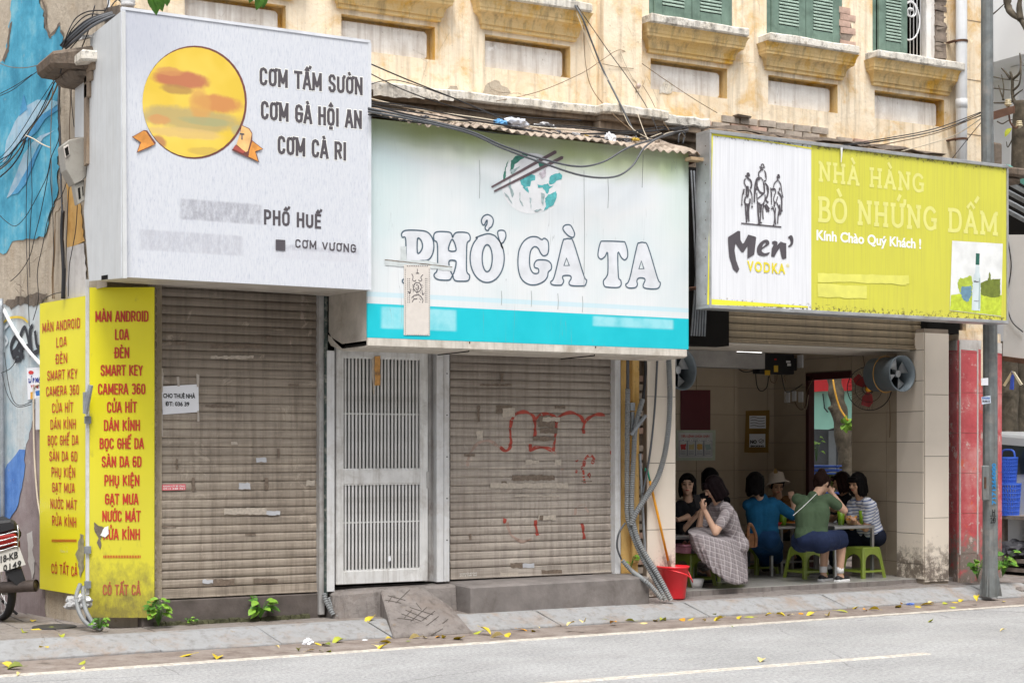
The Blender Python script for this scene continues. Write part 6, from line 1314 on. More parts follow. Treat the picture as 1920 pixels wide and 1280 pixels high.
# ------ people: each body one continuous surface
def prim_capsule(bm,p0,r0,p1,r1,seg=14):
 p0,p1=Vector(p0),Vector(p1);ax=p1-p0;L=max(ax.length,1e-5);Q=ax.to_track_quat('Z','Y').to_matrix()if ax.length>1e-5 else Matrix.Identity(3)
 prof=[(r0*math.cos(a),r0*math.sin(a))for a in[-math.pi/2*(1-k/4)for k in range(5)]]+[(r1*math.cos(a),L+r1*math.sin(a))for a in[math.pi/2*k/4 for k in range(5)]]
 rings=[]
 for k,(r,z)in enumerate(prof):
  if r<1e-6:rings.append([bm.verts.new(p0+Q@Vector((0,0,z)))])
  else:rings.append([bm.verts.new(p0+Q@Vector((r*math.cos(2*math.pi*i/seg),r*math.sin(2*math.pi*i/seg),z)))for i in range(seg)])
 for a,b in zip(rings,rings[1:]):
  for i in range(seg):
   j=(i+1)%seg
   if len(a)==1 and len(b)==1:continue
   if len(a)==1:bm.faces.new((a[0],b[j],b[i]))
   elif len(b)==1:bm.faces.new((a[i],a[j],b[0]))
   else:bm.faces.new((a[i],a[j],b[j],b[i]))
def prim_ell(bm,c,r,fwd=Vector((0,-1,0)),up=Vector((0,0,1))):
 y=Vector(fwd).normalized();x=y.cross(up).normalized();z=x.cross(y)
 Mx=Matrix((x*r[0],y*r[1],z*r[2])).transposed()
 g=bmesh.ops.create_uvsphere(bm,u_segments=18,v_segments=12,radius=1)
 for v in g['verts']:v.co=Mx@v.co+Vector(c)
def blob(name,prims,voxel,mat,parent,it=5,fac=.5):
 bm=bmesh.new()
 for p in prims:
  if p[0]=='c':prim_capsule(bm,*p[1:])
  else:prim_ell(bm,*p[1:])
 bmesh.ops.recalc_face_normals(bm,faces=bm.faces)
 me=bpy.data.meshes.new('raw');bm.to_mesh(me);bm.free();o=bpy.data.objects.new('raw',me);COL.objects.link(o)
 r_=o.modifiers.new('r','REMESH');r_.mode='VOXEL';r_.voxel_size=voxel;s_=o.modifiers.new('s','SMOOTH');s_.factor=fac;s_.iterations=it
 dg=bpy.context.evaluated_depsgraph_get();m2=bpy.data.meshes.new_from_object(o.evaluated_get(dg));bpy.data.objects.remove(o);bpy.data.meshes.remove(me)
 off=wloc(parent)
 for v in m2.vertices:v.co-=off
 m2.materials.clear();m2.materials.append(mat);m2.polygons.foreach_set('use_smooth',[True]*len(m2.polygons));m2.name=name
 return link(name,m2,parent)
def ik(s,t,l1,l2,hint):
 d=t-s;L=min(d.length,(l1+l2)*.995);u=d.normalized();a=(l1*l1-l2*l2+L*L)/(2*L);h=math.sqrt(max(0,l1*l1-a*a));w=hint-u*hint.dot(u)
 return s+u*a+w.normalized()*h,s+u*L
UP=Vector((0,0,1))
def FT(px,Y):p=P(px,1085,Y);return Vector((p.x,p.y,FR))
def unit(x,y,z=0):return Vector((x,y,z)).normalized()
def person(label,pel,head,hdg,look,hands,feet,skin,hair,hairstyle,top,topm,bottom,botm,elbows=(None,None),tw=1.0,neckp=None,hipw=1.0,shr=.045,sleeve=.65,hold=None,shoulder_dir=None):
 """pel, head: hip centre and head centre. hdg: thigh direction. look: face direction. hands: targets (left, right). feet: (left, right)"""
 S=1.0;t=thing('person',label,'person',(pel.x,pel.y,FR));h=hdg.normalized();side=(shoulder_dir or h).cross(UP).normalized()
 sideh=h.cross(UP).normalized()
 sp_=head-pel;neck=neckp or(head-(sp_.normalized()*.06+look*.02+UP*.06)*1.35);chest=pel+(neck-pel)*.62;waist=pel+(neck-pel)*.30;base=neck-(neck-chest).normalized()*.05
 body,topp,bot=[],[],[]
 for s_ in(-1,1):
  body+=[('c',pel+sideh*s_*.06,.105,waist+side*s_*.045,.085),('c',waist+side*s_*.045,.085,chest+side*s_*.06,.095),('c',chest+side*s_*.06,.095,base+side*s_*.09-UP*.02,.055)]
  topp+=[('c',waist-(waist-pel)*.5+side*s_*.055,.108*tw,waist+side*s_*.05,.100*tw),('c',waist+side*s_*.05,.100*tw,chest+side*s_*.062,.108*tw),('c',chest+side*s_*.062,.108*tw,base+side*s_*.10-UP*.02,.066)]
 body+=[('c',base-UP*.01,.055,head-UP*.03,.047)]
 topp+=[('c',base-UP*.01,.066,base+(neck-base)*.6,.056)]
 sh={}
 for k,s_ in((0,-1),(1,1)):
  s0=base+side*s_*.16-UP*shr;sh[k]=s0;tgt=hands[k];hint=elbows[k]or(-UP*1.0+side*s_*.35-h*.2)
  e,w=ik(s0,tgt,.265,.235,hint)
  body+=[('c',base+side*s_*.10-UP*.035,.05,s0,.05),('c',s0,.049,e,.037),('c',e,.036,w,.025)]
  topp+=[('c',base+side*s_*.10-UP*.03,.062,s0,.062),('c',s0,.062,s0+(e-s0)*sleeve,.056)]
  f=(w-e).normalized();pn_=f.cross(side*s_).normalized();sd=f.cross(pn_).normalized()
  if hold and k in hold:cur=hold[k]
  else:cur=.5
  palm=w+f*.045;body+=[('e',palm,(.036,.052,.017),f,pn_ if abs(pn_.dot(f))<.9 else UP),('c',w,.025,palm,.024)]
  for q in range(4):
   b0=palm+f*.030+sd*(q-1.5)*.0185;l=(.030,.034,.033,.026)[q]
   j1=b0+(f+pn_*cur*.5).normalized()*l;j2=j1+(f*(1-cur)+pn_*cur).normalized()*l*.8;j3=j2+(f*(1-cur*1.6)+pn_*cur*1.3).normalized()*l*.6
   body+=[('c',b0-f*.015,.0088,j1,.0082),('c',j1,.0082,j2,.0076),('c',j2,.0076,j3,.0066)]
  th=palm-f*.015+sd*-.03;j1=th+(f*.6-sd*.7+pn_*.3).normalized()*.034;j2=j1+(f*.9+pn_*.5).normalized()*.028;body+=[('c',palm-f*.02,.013,th,.011),('c',th,.011,j1,.0095),('c',j1,.0095,j2,.008)]
 kn={}
 for k,s_ in((0,-1),(1,1)):
  hp=pel+sideh*s_*.085*hipw;ft=feet[k];an=ft+UP*.075-h*.02;kne,an2=ik(hp,an,.41,.40,UP*.8+h*.9);kn[k]=kne
  body+=[('c',hp,.098,kne,.058),('c',kne,.054,kne+(an2-kne)*.35,.052),('c',kne+(an2-kne)*.35,.052,an2,.032),('c',an2,.034,an2-UP*.035+h*.02,.034),('c',an2-UP*.04-h*.02,.03,an2-UP*.045+h*.12,.024)]
  if bottom=='trousers':bot+=[('c',hp,.112,kne,.072),('c',kne,.072,kne+(an2-kne)*.85,.055)]
  elif bottom=='shorts':bot+=[('c',hp,.113*hipw**.3,kne-(kne-hp)*.05,.082),('c',hp,.11,kne+(an2-kne)*.12,.080)]
  elif bottom=='skirt':bot+=[('c',hp,.118,kne,.085),('c',kne,.085,kne+(an2-kne)*.55,.085)]
  elif bottom=='long':bot+=[('c',hp,.118,kne,.088),('c',kne,.088,kne+(an2-kne)*.8,.075)]
  shoe=[('c',an2-UP*.045-h*.035,.036,an2-UP*.05+h*.13,.030)]
  blob('shoe',shoe,.007,SHOE.get(label[:12],M['black']),t,2)
 if bot:bot+=[('e',pel+UP*.02,(.165*hipw**.5,.125*hipw,.125),h)];bot+=[('c',pel+(waist-pel)*.35-side*.05,.105,pel+(waist-pel)*.35+side*.05,.105)]
 if bottom in('skirt','long'):
  for f_ in(.3,.7,1.0):bot+=[('c',pel+(kn[0]-pel)*f_,.10,pel+(kn[1]-pel)*f_,.10)]
 lk=look.normalized();hs_=lk.cross(UP).normalized();hu=hs_.cross(lk)
 HC=lambda a,b,c:head+hs_*a+lk*b+hu*c
 body+=[('e',head+hu*.02-lk*.005,(.074,.092,.092),lk,hu),('e',HC(0,.022,-.045),(.056,.062,.066),lk,hu),('c',HC(0,.045,-.085),.020,HC(0,.058,-.088),.017),('c',HC(0,.088,.012),.007,HC(0,.104,-.020),.010),('c',HC(-.010,.094,-.024),.007,HC(.010,.094,-.024),.007),('c',HC(-.02,.080,-.052),.008,HC(.02,.080,-.052),.008),('e',HC(.073,-.005,-.002),(.010,.018,.028),lk,hu),('e',HC(-.073,-.005,-.002),(.010,.018,.028),lk,hu),('c',HC(-.04,.070,.030),.012,HC(.04,.070,.030),.012),('e',HC(-.038,.062,-.022),(.022,.02,.022),lk,hu),('e',HC(.038,.062,-.022),(.022,.02,.022),lk,hu)]
 blob('body',body,.007,skin,t,3)
 for s_ in(-1,1):
  m=MB();c=HC(s_*.031,.083,.008);m.tube([c-hs_*.014,c+hs_*.014],[.004,.005],6);m.build('eye',M['hairk'],t)
  c=HC(s_*.033,.086,.032);m=MB();m.tube([c-hs_*.016,c+hs_*.016],.003,5);m.build('eyebrow',M['hairk'],t)
 m=MB();c=HC(0,.089,-.052);m.tube([c-hs_*.02,c,c+hs_*.02],[.003,.0062,.003],6);m.build('mouth',simple('lips',(.42,.09,.08),.4),t)
 hp=[('e',HC(0,-.022,.040),(.086,.094,.086),lk,hu)]
 if hairstyle in('bob','bobside'):
  for a in(-1,1):hp+=[('c',HC(a*.066,-.005,.04),.028,HC(a*.076,-.002,-.075),.024),('c',HC(a*.055,-.045,.04),.04,HC(a*.066,-.045,-.095),.032)]
  hp+=[('c',HC(-.03,-.07,.03),.045,HC(-.03,-.065,-.11),.036),('c',HC(.03,-.07,.03),.045,HC(.03,-.065,-.11),.036),('c',HC(-.045,.070,.075),.020,HC(.045,.070,.075),.020),('c',HC(-.05,.078,.065),.015,HC(-.055,.070,.035),.012),('c',HC(.05,.078,.065),.015,HC(.055,.070,.035),.012)]
  if hairstyle=='bobside':hp+=[('c',HC(a*.055,.035,.045),.030,HC(a*.062,.045,-.09),.024)for a in(-1,1)]+[('c',HC(a*.06,.0,.04),.034,HC(a*.07,.005,-.12),.03)for a in(-1,1)]+[('c',HC(-.04,.085,.05),.02,HC(.04,.085,.05),.02)]
 if hairstyle=='bun':hp+=[('e',HC(0,-.04,.115),(.045,.045,.04),lk,hu),('c',HC(-.03,-.06,.0),.042,HC(-.02,-.06,-.05),.03),('c',HC(.03,-.06,.0),.042,HC(.02,-.06,-.05),.03),('c',HC(.06,.03,.04),.022,HC(.066,.03,-.03),.010),('c',HC(-.06,.03,.04),.022,HC(-.066,.03,-.03),.010),('c',HC(-.05,.070,.07),.018,HC(.05,.070,.07),.018)]
 if hairstyle=='long':
  for a in(-1,1):hp+=[('c',HC(a*.066,.0,.04),.030,HC(a*.08,.0,-.08),.026),('c',HC(a*.08,.0,-.08),.026,HC(a*.085,.0,-.22),.02),('c',HC(a*.035,-.07,.03),.045,HC(a*.04,-.065,-.25),.035),('c',HC(a*.01,.080,.085),.018,HC(a*.060,.065,.04),.014)]
 n_l={'bob':15,'bobside':17,'bun':0,'long':14}[hairstyle];full=hairstyle=='bobside'
 for k in range(n_l*2):
  a=R(60 if not full else 35)+(math.pi*2-2*R(60 if not full else 35))*(k+random.uniform(-.3,.3))/(n_l*2-1);rx,ry=.082,.088;top_=HC(rx*.8*math.sin(a),ry*.8*math.cos(a)-.02,.06);L_=-.115+random.uniform(-.025,.02)
  hp.append(('c',top_,.018,HC(rx*1.02*math.sin(a),ry*math.cos(a)-.015,L_),random.uniform(.007,.012)))
 blob('hair',hp,.006,hair,t,2)
 blob('top',topp,.008,topm,t,4)
 if bot:blob('skirt' if bottom in('skirt','long')else bottom,bot,.009,botm,t,5)
 return t,dict(side=side,neck=neck,base=base,chest=chest,waist=waist,sh=sh,HC=HC,kn=kn,h=h)
SHOE={}
def cloth(name,c,var=.25,weave=True):
 t=NT(name);col=t.ramp(t.noise(3,5,.6),[(.3,tuple(x*(1-var)for x in c)),(.7,tuple(min(1,x*(1+var))for x in c))]);fo=t.noise(7,3,.5,vec=t.scaled((1,1,.5)),dist=1.0)
 t.bump(fo,.55,.03);return t.done(col,.85,spec=.15)
def plaid(name):
 t=NT(name);v=t.scaled((1,1,1));x,y,z=t.sep(v);d=t.noise(2,3,vec=v)
 def lines(c,f,w):
  fr_=t.math('FRACT',t.math('ADD',t.math('MULTIPLY',c,f),t.math('MULTIPLY',d,.5)));return t.math('LESS_THAN',fr_,w)
 s_=t.math('ADD',x,t.math('MULTIPLY',y,.6));s2=t.math('ADD',z,t.math('MULTIPLY',x,.30))
 c=(.30,.265,.27);c=t.mix(t.math('MULTIPLY',lines(s_,20.0,.45),.5),c,(.19,.165,.18));c=t.mix(t.math('MULTIPLY',lines(s2,20.0,.45),.5),c,(.19,.165,.18))
 c=t.mix(t.math('MULTIPLY',lines(s_,20.0,.15),.6),c,(.56,.52,.52));c=t.mix(t.math('MULTIPLY',lines(s2,20.0,.15),.6),c,(.56,.52,.52))
 t.bump(t.noise(7,3,.5,vec=t.scaled((1,1,.3)),dist=1.0),.7,.04);return t.done(c,.85,spec=.15)
def stripes(name):
 t=NT(name);x,y,z=t.sep(t.co());d=t.noise(2,2);s_=t.math('ADD',t.math('ADD',z,t.math('MULTIPLY',x,-.35)),t.math('MULTIPLY',d,.03));fr_=t.math('FRACT',t.math('MULTIPLY',s_,27.0))
 c=t.mix(t.math('LESS_THAN',fr_,.32),(.66,.68,.74),(.12,.17,.33));t.bump(t.noise(7,3,vec=t.co(),dist=1.0),.5,.03);return t.done(c,.85,spec=.15)
denim=cloth('dark_denim',(.018,.028,.07),.4);navy=cloth('navy_cloth',(.014,.018,.035));blk=cloth('black_cloth',(.012,.012,.014))
gtop=cloth('olive_green_jersey',(.068,.105,.06),.25);blue=cloth('blue_blouse',(.010,.085,.18),.5);dblue=cloth('deep_blue_skirt',(.010,.045,.12),.3);brn=cloth('brown_jacket',(.13,.062,.022))
SHOE['woman in the']=M['black']
pel=P(1521,1003,.10);pel.z=FR+HS+.10;hd=P(1541,906,.22)
t5,g5=person('woman in an olive green top and denim shorts, seen from behind',pel,hd,unit(.97,.25),unit(.95,.22,-.35),(P(1585,972,.5),P(1561,925,.18)),(FT(1546,.30),FT(1577,.14)),M['skin'],M['hairb'],'bun','tee',gtop,'shorts',denim,hipw=1.35,shr=.0,shoulder_dir=unit(.5,.85),elbows=(None,unit(.6,-.55,-.9)),sleeve=.55,tw=1.18,neckp=P(1524,926,.10))
m=MB();s5=g5['side'];bk_=-g5['h']*.115+s5*.02
m.tube(catmull([P(1531,925,.0),P(1519,937,-.03),P(1503,952,-.05),P(1487,966,-.02)],5),.0032,5);m.build('bag_strap',M['white'],t5)
for f_ in PG(1552,1084,FR),PG(1582,1088,FR):pass
pel=P(1634,1008,.55);pel.z=FR+HS+.10;hd=P(1607,906,.50)
t6,g6=person('woman with a black bob in a striped shirt facing left across the table',pel,hd,unit(-1,.02),unit(-1,-.12,-.25),(P(1590,972,.62),P(1600,975,.42)),(PG(1588,1072,FR)+Vector((0,.3,0)),PG(1592,1078,FR)+Vector((0,.25,0))),M['skin2'],M['hairk'],'bobside','tee',stripes('striped_cotton'),'trousers',navy,sleeve=.6,tw=1.05)
pel=P(1598,1000,1.5);pel.z=FR+HS+.1;hd=P(1577,903,1.35)
person('brown-haired person mostly hidden behind the woman in green',pel,hd,unit(-.5,-.9),unit(-.5,.85,-.3),(P(1560,960,1.1),P(1575,965,1.1)),(PG(1560,1070,FR)+Vector((0,.8,0)),PG(1580,1070,FR)+Vector((0,.8,0))),M['skin2'],M['hairb'],'bob','tee',blk,'trousers',blk)
pel=P(1430,1003,.85);pel.z=FR+HS+.1;hd=P(1417,905,.86)
t3,g3=person('woman with black hair in a patterned blue blouse, back to the street',pel,hd,unit(.95,.35),unit(.85,.55,-.12),(P(1475,955,1.25),P(1486,937,.82)),(PG(1465,1076,FR)+Vector((0,.25,0)),PG(1478,1074,FR)+Vector((0,.15,0))),M['skin'],M['hairk'],'bobside','tee',blue,'long',dblue,shoulder_dir=unit(.6,.8),elbows=(None,unit(.2,-.5,-.9)),sleeve=.8,tw=1.15,neckp=P(1430,930,.84))
bgm=simple('brown_leather_bag',(.20,.09,.04),.5,var=.5,sc_=20)
m=MB();c=P(1403,1000,.62);m.tube(catmull([c+Vector((0,0,-.14)),c+Vector((0,0,.05)),c+Vector((.03,0,.10)),c+Vector((.10,.0,-.02)),c+Vector((.10,0,-.14))],5),.018,8);m.box(c.x+.0,c.x+.11,c.y+.01,c.y+.05,c.z-.15,c.z-.0)
alone(m,'handbag',bgm,'brown leather handbag hanging behind the woman in blue','bag',bevel=.01)
pel=P(1478,1000,1.85);pel.z=FR+HS+.1;hd=P(1456,908,1.62)
t4,g4=person('person in a brown jacket and cream bucket hat at the far table',pel,hd,unit(-.3,-1),unit(-.35,-1,-.55),(P(1450,958,1.35),P(1470,958,1.35)),(PG(1460,1060,FR)+Vector((0,1.0,0)),PG(1475,1060,FR)+Vector((0,1.0,0))),M['skin2'],M['hairk'],'bun','jacket',brn,'trousers',blk,sleeve=.9)
ht=simple('cream_hat_cotton',(.50,.43,.36),.85,var=.1);HCc=g4['HC'](0,-.005,.045);m=MB();Mh=Matrix.Rotation(R(-16),3,'X')
m.lathe([(.001,.105),(.05,.102),(.085,.085),(.098,.0),(.150,-.045),(.146,-.049),(.094,-.004),(.08,.08),(.001,.098)],HCc,26,Mh);hat=m.build('bucket_hat',ht,t4,smooth=True)
shape([smooth_px([(1451,882),(1454,877),(1457,882),(1458,886),(1451,887)])],YPl(HCc.y-.105),simple('hat_emblem',(.22,.13,.03),.7),t4,'hat_emblem',.004)
pel=P(1292,1005,1.1);pel.z=FR+HS+.1;hd=P(1289,908,1.0)
t1,g1=person('woman in black with dark bobbed hair looking toward the street',pel,hd,unit(.1,-1),unit(-.78,-1,-.08),(P(1272,975,.8),P(1304,968,.85)),(PG(1278,1060,FR)+Vector((0,.3,0)),PG(1300,1060,FR)+Vector((0,.3,0))),M['skin'],M['hairk'],'bob','tee',blk,'shorts',blk,sleeve=.97)
pel=P(1345,1005,1.45);pel.z=FR+HS+.1;hd=P(1330,897,1.35)
person('dark-haired person hidden behind the woman in the checked dress',pel,hd,unit(-.2,-1),unit(.3,1,-.2),(P(1320,975,1.1),P(1340,975,1.1)),(PG(1320,1060,FR)+Vector((0,.7,0)),PG(1340,1060,FR)+Vector((0,.7,0))),M['skin2'],M['hairk'],'bob','tee',blk,'trousers',blk,sleeve=.9)
pl_d=plaid('checked_dress_cotton')
pel=P(1377,1010,.18);pel.z=FR+HS+.09;hd=P(1338,914,.15)
t2,g2=person('woman in a grey checked dress bent over a phone',pel,hd,unit(-1,.1),unit(-.8,.35,-.55),(P(1322,958,.05),P(1316,955,.28)),(PG(1322,1090,FR)+Vector((.0,.15,0)),PG(1330,1092,FR)),M['skin'],M['hairp'],'bobside','blouse',pl_d,'skirt',pl_d,hipw=.8,elbows=(unit(.5,-.3,-.9),None),sleeve=.62,hold={0:.8,1:.8},tw=1.0)
def skirt_mesh():
 m=MB();N_=120;rows=16
 top=[(1391,1008,.10),(1397,1005,.28),(1372,985,.42),(1330,982,.42),(1296,990,.30),(1292,998,.05),(1320,1004,-.06),(1360,1012,-.06)]
 hem=[(1397,1093,.0),(1398,1080,.25),(1378,1066,.45),(1340,1050,.45),(1306,1030,.34),(1312,1046,.06),(1340,1074,-.08),(1372,1094,-.10)]
 T_=catmull([P(a,b,c)for a,b,c in top],N_//8,True);H_=catmull([P(a,b,c)for a,b,c in hem],N_//8,True)
 n0=[]
 for r_ in range(rows+1):
  f=r_/rows;n0.append(len(m.v));c=sum((H_[i]for i in range(N_)),Vector())/N_
  for i in range(N_):
   p=T_[i].lerp(H_[i],f);o=(p-(sum(T_,Vector())/N_).lerp(c,f));o.z=0;o.normalize()
   bul=.015*math.sin(math.pi*f)*(1 if i>40 else.4);pl_=.013*f*math.sin(i*2*math.pi/N_*26)+.012*f*math.sin(i*2*math.pi/N_*11+1)
   m.v.append(p+o*(bul+pl_))
 for a,b in zip(n0,n0[1:]):
  for i in range(N_):j=(i+1)%N_;m.f.append([a+i,a+j,b+j,b+i]);m.m.append(0)
 m.f.append([n0[0]+i for i in range(N_)]);m.m.append(0)
 return m
o=skirt_mesh().build('skirt_hem',pl_d,t2,smooth=True);s_=o.modifiers.new('thickness','SOLIDIFY');s_.thickness=.006
m=MB();c=P(1309,940,.16);d1=unit(-.35,.0,.94)*.075;d2=unit(.5,-.75,0)*.036;m.slab([c-d1-d2,c-d1+d2,c+d1+d2,c+d1-d2],Vector((.006,.006,0)))
ph=alone(m,'phone',M['black'],'black phone held up by the woman in the checked dress','phone',bevel=.002)
for t_,nm in((t5,'sole'),):
 for o in[c for c in t_.children if c.name.startswith('shoe')]:
  zs=[v.co.z for v in o.data.vertices];z0=min(zs);m=MB();pts=[v.co for v in o.data.vertices];xs=[p.x for p in pts];ys=[p.y for p in pts]
  cx,cy=(min(xs)+max(xs))/2,(min(ys)+max(ys))/2;hh=g5['h'];sd=hh.cross(UP);c=Vector((cx,cy,z0));L_,w_=.115,.042
  m.hexa([c+hh*a+sd*b for a,b in((-L_,-w_*.8),(L_*.7,-w_),(L_,0),(L_*.7,w_),(-L_,w_*.8))],[c+hh*a+sd*b+UP*.028 for a,b in((-L_,-w_*.8),(L_*.7,-w_),(L_,0),(L_*.7,w_),(-L_,w_*.8))]);s__=m.build('sole',M['white'],o,local=True,bevel=.006)
 for k in(0,1):
  c=FT((1546,1577)[k],(.30,.14)[k])+UP*.12-g5['h']*.02
  m=MB();m.tube([c-UP*.03,c+UP*.035],.041,12);m.build('sock',M['white'],t5,smooth=True)
# ------ lamp post
lp0=PG(1857,1106,.10);lp=thing('lamp_post','grey-green steel lamp post in front of the red tiled corner','lamp post',(lp0.x,-.74,.06))
X0=P(1856,800,-.74).x
m=MB();m.tube([(X0+.005,-.74,.05),(X0+.005,-.74,2.8),(P(1851,200,-.74).x,-.74,5.0),(P(1850,0,-.74).x,-.74,9.0)],[.082,.076,.066,.06],10);m.build('post',M['pole'],lp,smooth=False)
m=MB()
for k in range(4):
 a=k*math.pi/2+.5;d=Vector((math.cos(a),math.sin(a),0));n_=Vector((-d.y,d.x,0))*.005;c=Vector((X0+.005,-.74,.06))
 m.hexa([c+d*.07-n_,c+d*.125-n_,c+d*.125+n_,c+d*.07+n_],[c+d*.07+UP*.26-n_,c+d*.08+UP*.26-n_,c+d*.08+UP*.26+n_,c+d*.07+UP*.26+n_])
m.build('base_flange',M['pole'],lp)
pf=YPl(-.825)
def pshape(loop,mat,name,off=.001):return shape([loop],pf,mat,lp,name,off)
m=MB();a,b_=P(1845,938,-.82),P(1854,872,-.82);m.box(a.x-.01,b_.x+.012,-.826,-.79,a.z,b_.z);m.build('hatch',M['pole'],lp,bevel=.01)
m=MB();a,b_=P(1846,915,-.83),P(1849,894,-.83);m.box(a.x,b_.x,-.834,-.82,a.z,b_.z);m.build('hatch_lock',M['rust'],lp)
stk=simple('blue_white_sticker',(.55,.62,.72),.5,bump=0)
pshape([(1840,709),(1853,708),(1853,722),(1840,722)],M['paper'],'sticker');pshape([(1840,744),(1857,741),(1858,755),(1841,758)],stk,'sticker')
text_px('KHOAN',pf,1842,1856,746,4,simple('blue_print',(.02,.1,.4),.5),lp,bold=.04,off=.003);text_px('096.888.678',pf,1842,1856,752,4,M['ink'],lp,bold=.03,off=.003)
bst=simple('blue_stencil',(.02,.20,.45),.6,bump=0)
me=text_mesh('7171266000',.05,1.05);xs=[v.co.x for v in me.vertices];b_=pf.off(.004).hit(1867,945);place2d(me,'stencil',bst,lp,b_,UP,(pf.hit(1867,868).z-b_.z)/(max(xs)-min(xs)),.075,up=Vector((-1,0,0)),x0=min(xs))
for ch,y in(('H',960),('2Đ',975)):text_px(ch,pf,1860 if ch=='H' else 1857,1866 if ch=='H' else 1867,y,11,M['blackink'],lp,'stencil',bold=.03,off=.004)
pshape([(1856,966),(1868,966),(1868,967.5),(1856,967.5)],M['blackink'],'stencil_rule',.004)
ca=thing('insulator_bracket','rusty cross arm with cream insulators on the lamp post','bracket',(X0,-.70,4.8))
a,b_=P(1856,219,-.66),P(1899,206,-.66);m=MB();m.hexa([(a.x,-.69,a.z-.045),(b_.x,-.69,b_.z-.04),(b_.x,-.62,b_.z-.04),(a.x,-.62,a.z-.045)],[(a.x,-.69,a.z+.045),(b_.x,-.69,b_.z+.04),(b_.x,-.62,b_.z+.04),(a.x,-.62,a.z+.045)]);m.build('arm',M['rust'],ca)
cer=simple('cream_ceramic',(.66,.56,.36),.3,var=.1)
for px,py in((1890,194),(1911,234)):
 c=P(px,py,-.66);m=MB();m.lathe([(.001,.045),(.028,.04),(.03,.03),(.018,.025),(.034,.018),(.034,.008),(.02,.003),(.037,-.004),(.037,-.016),(.022,-.02),(.022,-.035),(.001,-.036)],c,16);m.build('insulator',cer,ca,smooth=True)
m=MB();m.tube(catmull([P(1891,205,-.66),P(1894,228,-.66),P(1903,240,-.66),P(1911,236,-.66)],6),.010,7);m.tube([P(1890,198,-.66),P(1893,206,-.66)],.009,6);m.build('hook',M['rust'],ca,smooth=True)
# ------ cables and conduits
CG='cables strung over the tin awning'
def cab(pts,r,mat,label,group=CG,name='cable',Yd=None):return cable(name,[P(*p)if len(p)==3 else P(p[0],p[1],Yd)for p in pts],r,M[mat],label,group)
runs=[([(690,118,-.3),(760,148,-.34),(860,188,-.4),(940,222,-.5),(1000,236,-.6)],.006,'cable'),([(690,136,-.2),(760,170,-.3),(850,200,-.3),(960,218,-.3),(1090,226,-.3)],.005,'cable'),([(690,160,-.3),(720,152,-.3),(760,154,-.3),(860,188,-.4),(950,225,-.5)],.004,'cable'),([(690,196,-.9),(800,222,-.95),(900,228,-.9),(1040,250,-.8),(1180,248,-.6),(1290,240,-.3)],.008,'cable'),([(690,203,-1.02),(790,224,-1.04),(880,246,-1.04),(940,272,-1.05),(1010,296,-1.06),(1080,312,-1.06),(1130,304,-1.02),(1180,276,-1.0),(1240,258,-.8),(1290,243,-.4)],.009,'cableg'),([(690,209,-1.03),(790,228,-1.05),(880,250,-1.05),(940,277,-1.06),(1010,303,-1.07),(1090,329,-1.07),(1150,332,-1.05),(1185,312,-1.03),(1210,275,-1.0),(1250,252,-.8),(1290,244,-.4)],.009,'cableg'),([(690,190,-.85),(760,198,-.8),(850,216,-.8),(960,232,-.7),(1080,240,-.7),(1200,252,-.6),(1290,248,-.3)],.006,'cable'),([(690,199,-.9),(800,214,-.9),(900,234,-.85),(1000,246,-.85),(1120,258,-.8),(1230,262,-.7)],.006,'cable'),([(690,215,-.95),(800,232,-.98),(900,240,-.9),(1040,256,-.9),(1160,262,-.8),(1260,254,-.5)],.006,'cable'),([(690,184,-.6),(780,205,-.6),(900,222,-.6),(1000,238,-.7),(1100,246,-.7)],.007,'cablew'),([(690,193,-.7),(800,206,-.7),(930,232,-.6),(1070,236,-.6),(1190,246,-.5),(1290,236,-.2)],.005,'cable'),([(690,211,-1.0),(820,226,-.95),(930,236,-.8),(1100,262,-.85),(1180,268,-.8),(1240,250,-.5)],.005,'cablew'),([(690,206,-1.0),(780,220,-1.0),(870,240,-.98),(960,252,-.95),(1060,250,-.85),(1170,252,-.7),(1280,238,-.3)],.005,'cable')]
for k,(pts,r,mt)in enumerate(runs):
 lab={4:'upper of two thick grey cables sagging over the bowl on the noodle sign',5:'lower of two thick grey cables sagging over the bowl on the noodle sign',9:'cream cable running along the back of the tin awning',11:'thin cream cable across the front of the tin awning'}.get(k)or 'black cable over the tin awning, %s counting down where it leaves the white sign'%{0:'first',1:'second',2:'third',6:'fourth',10:'fifth',3:'sixth',7:'seventh',12:'eighth',8:'ninth'}[k]
 cab(pts,r,mt,lab,CG if k not in(4,5,9,11)else None)
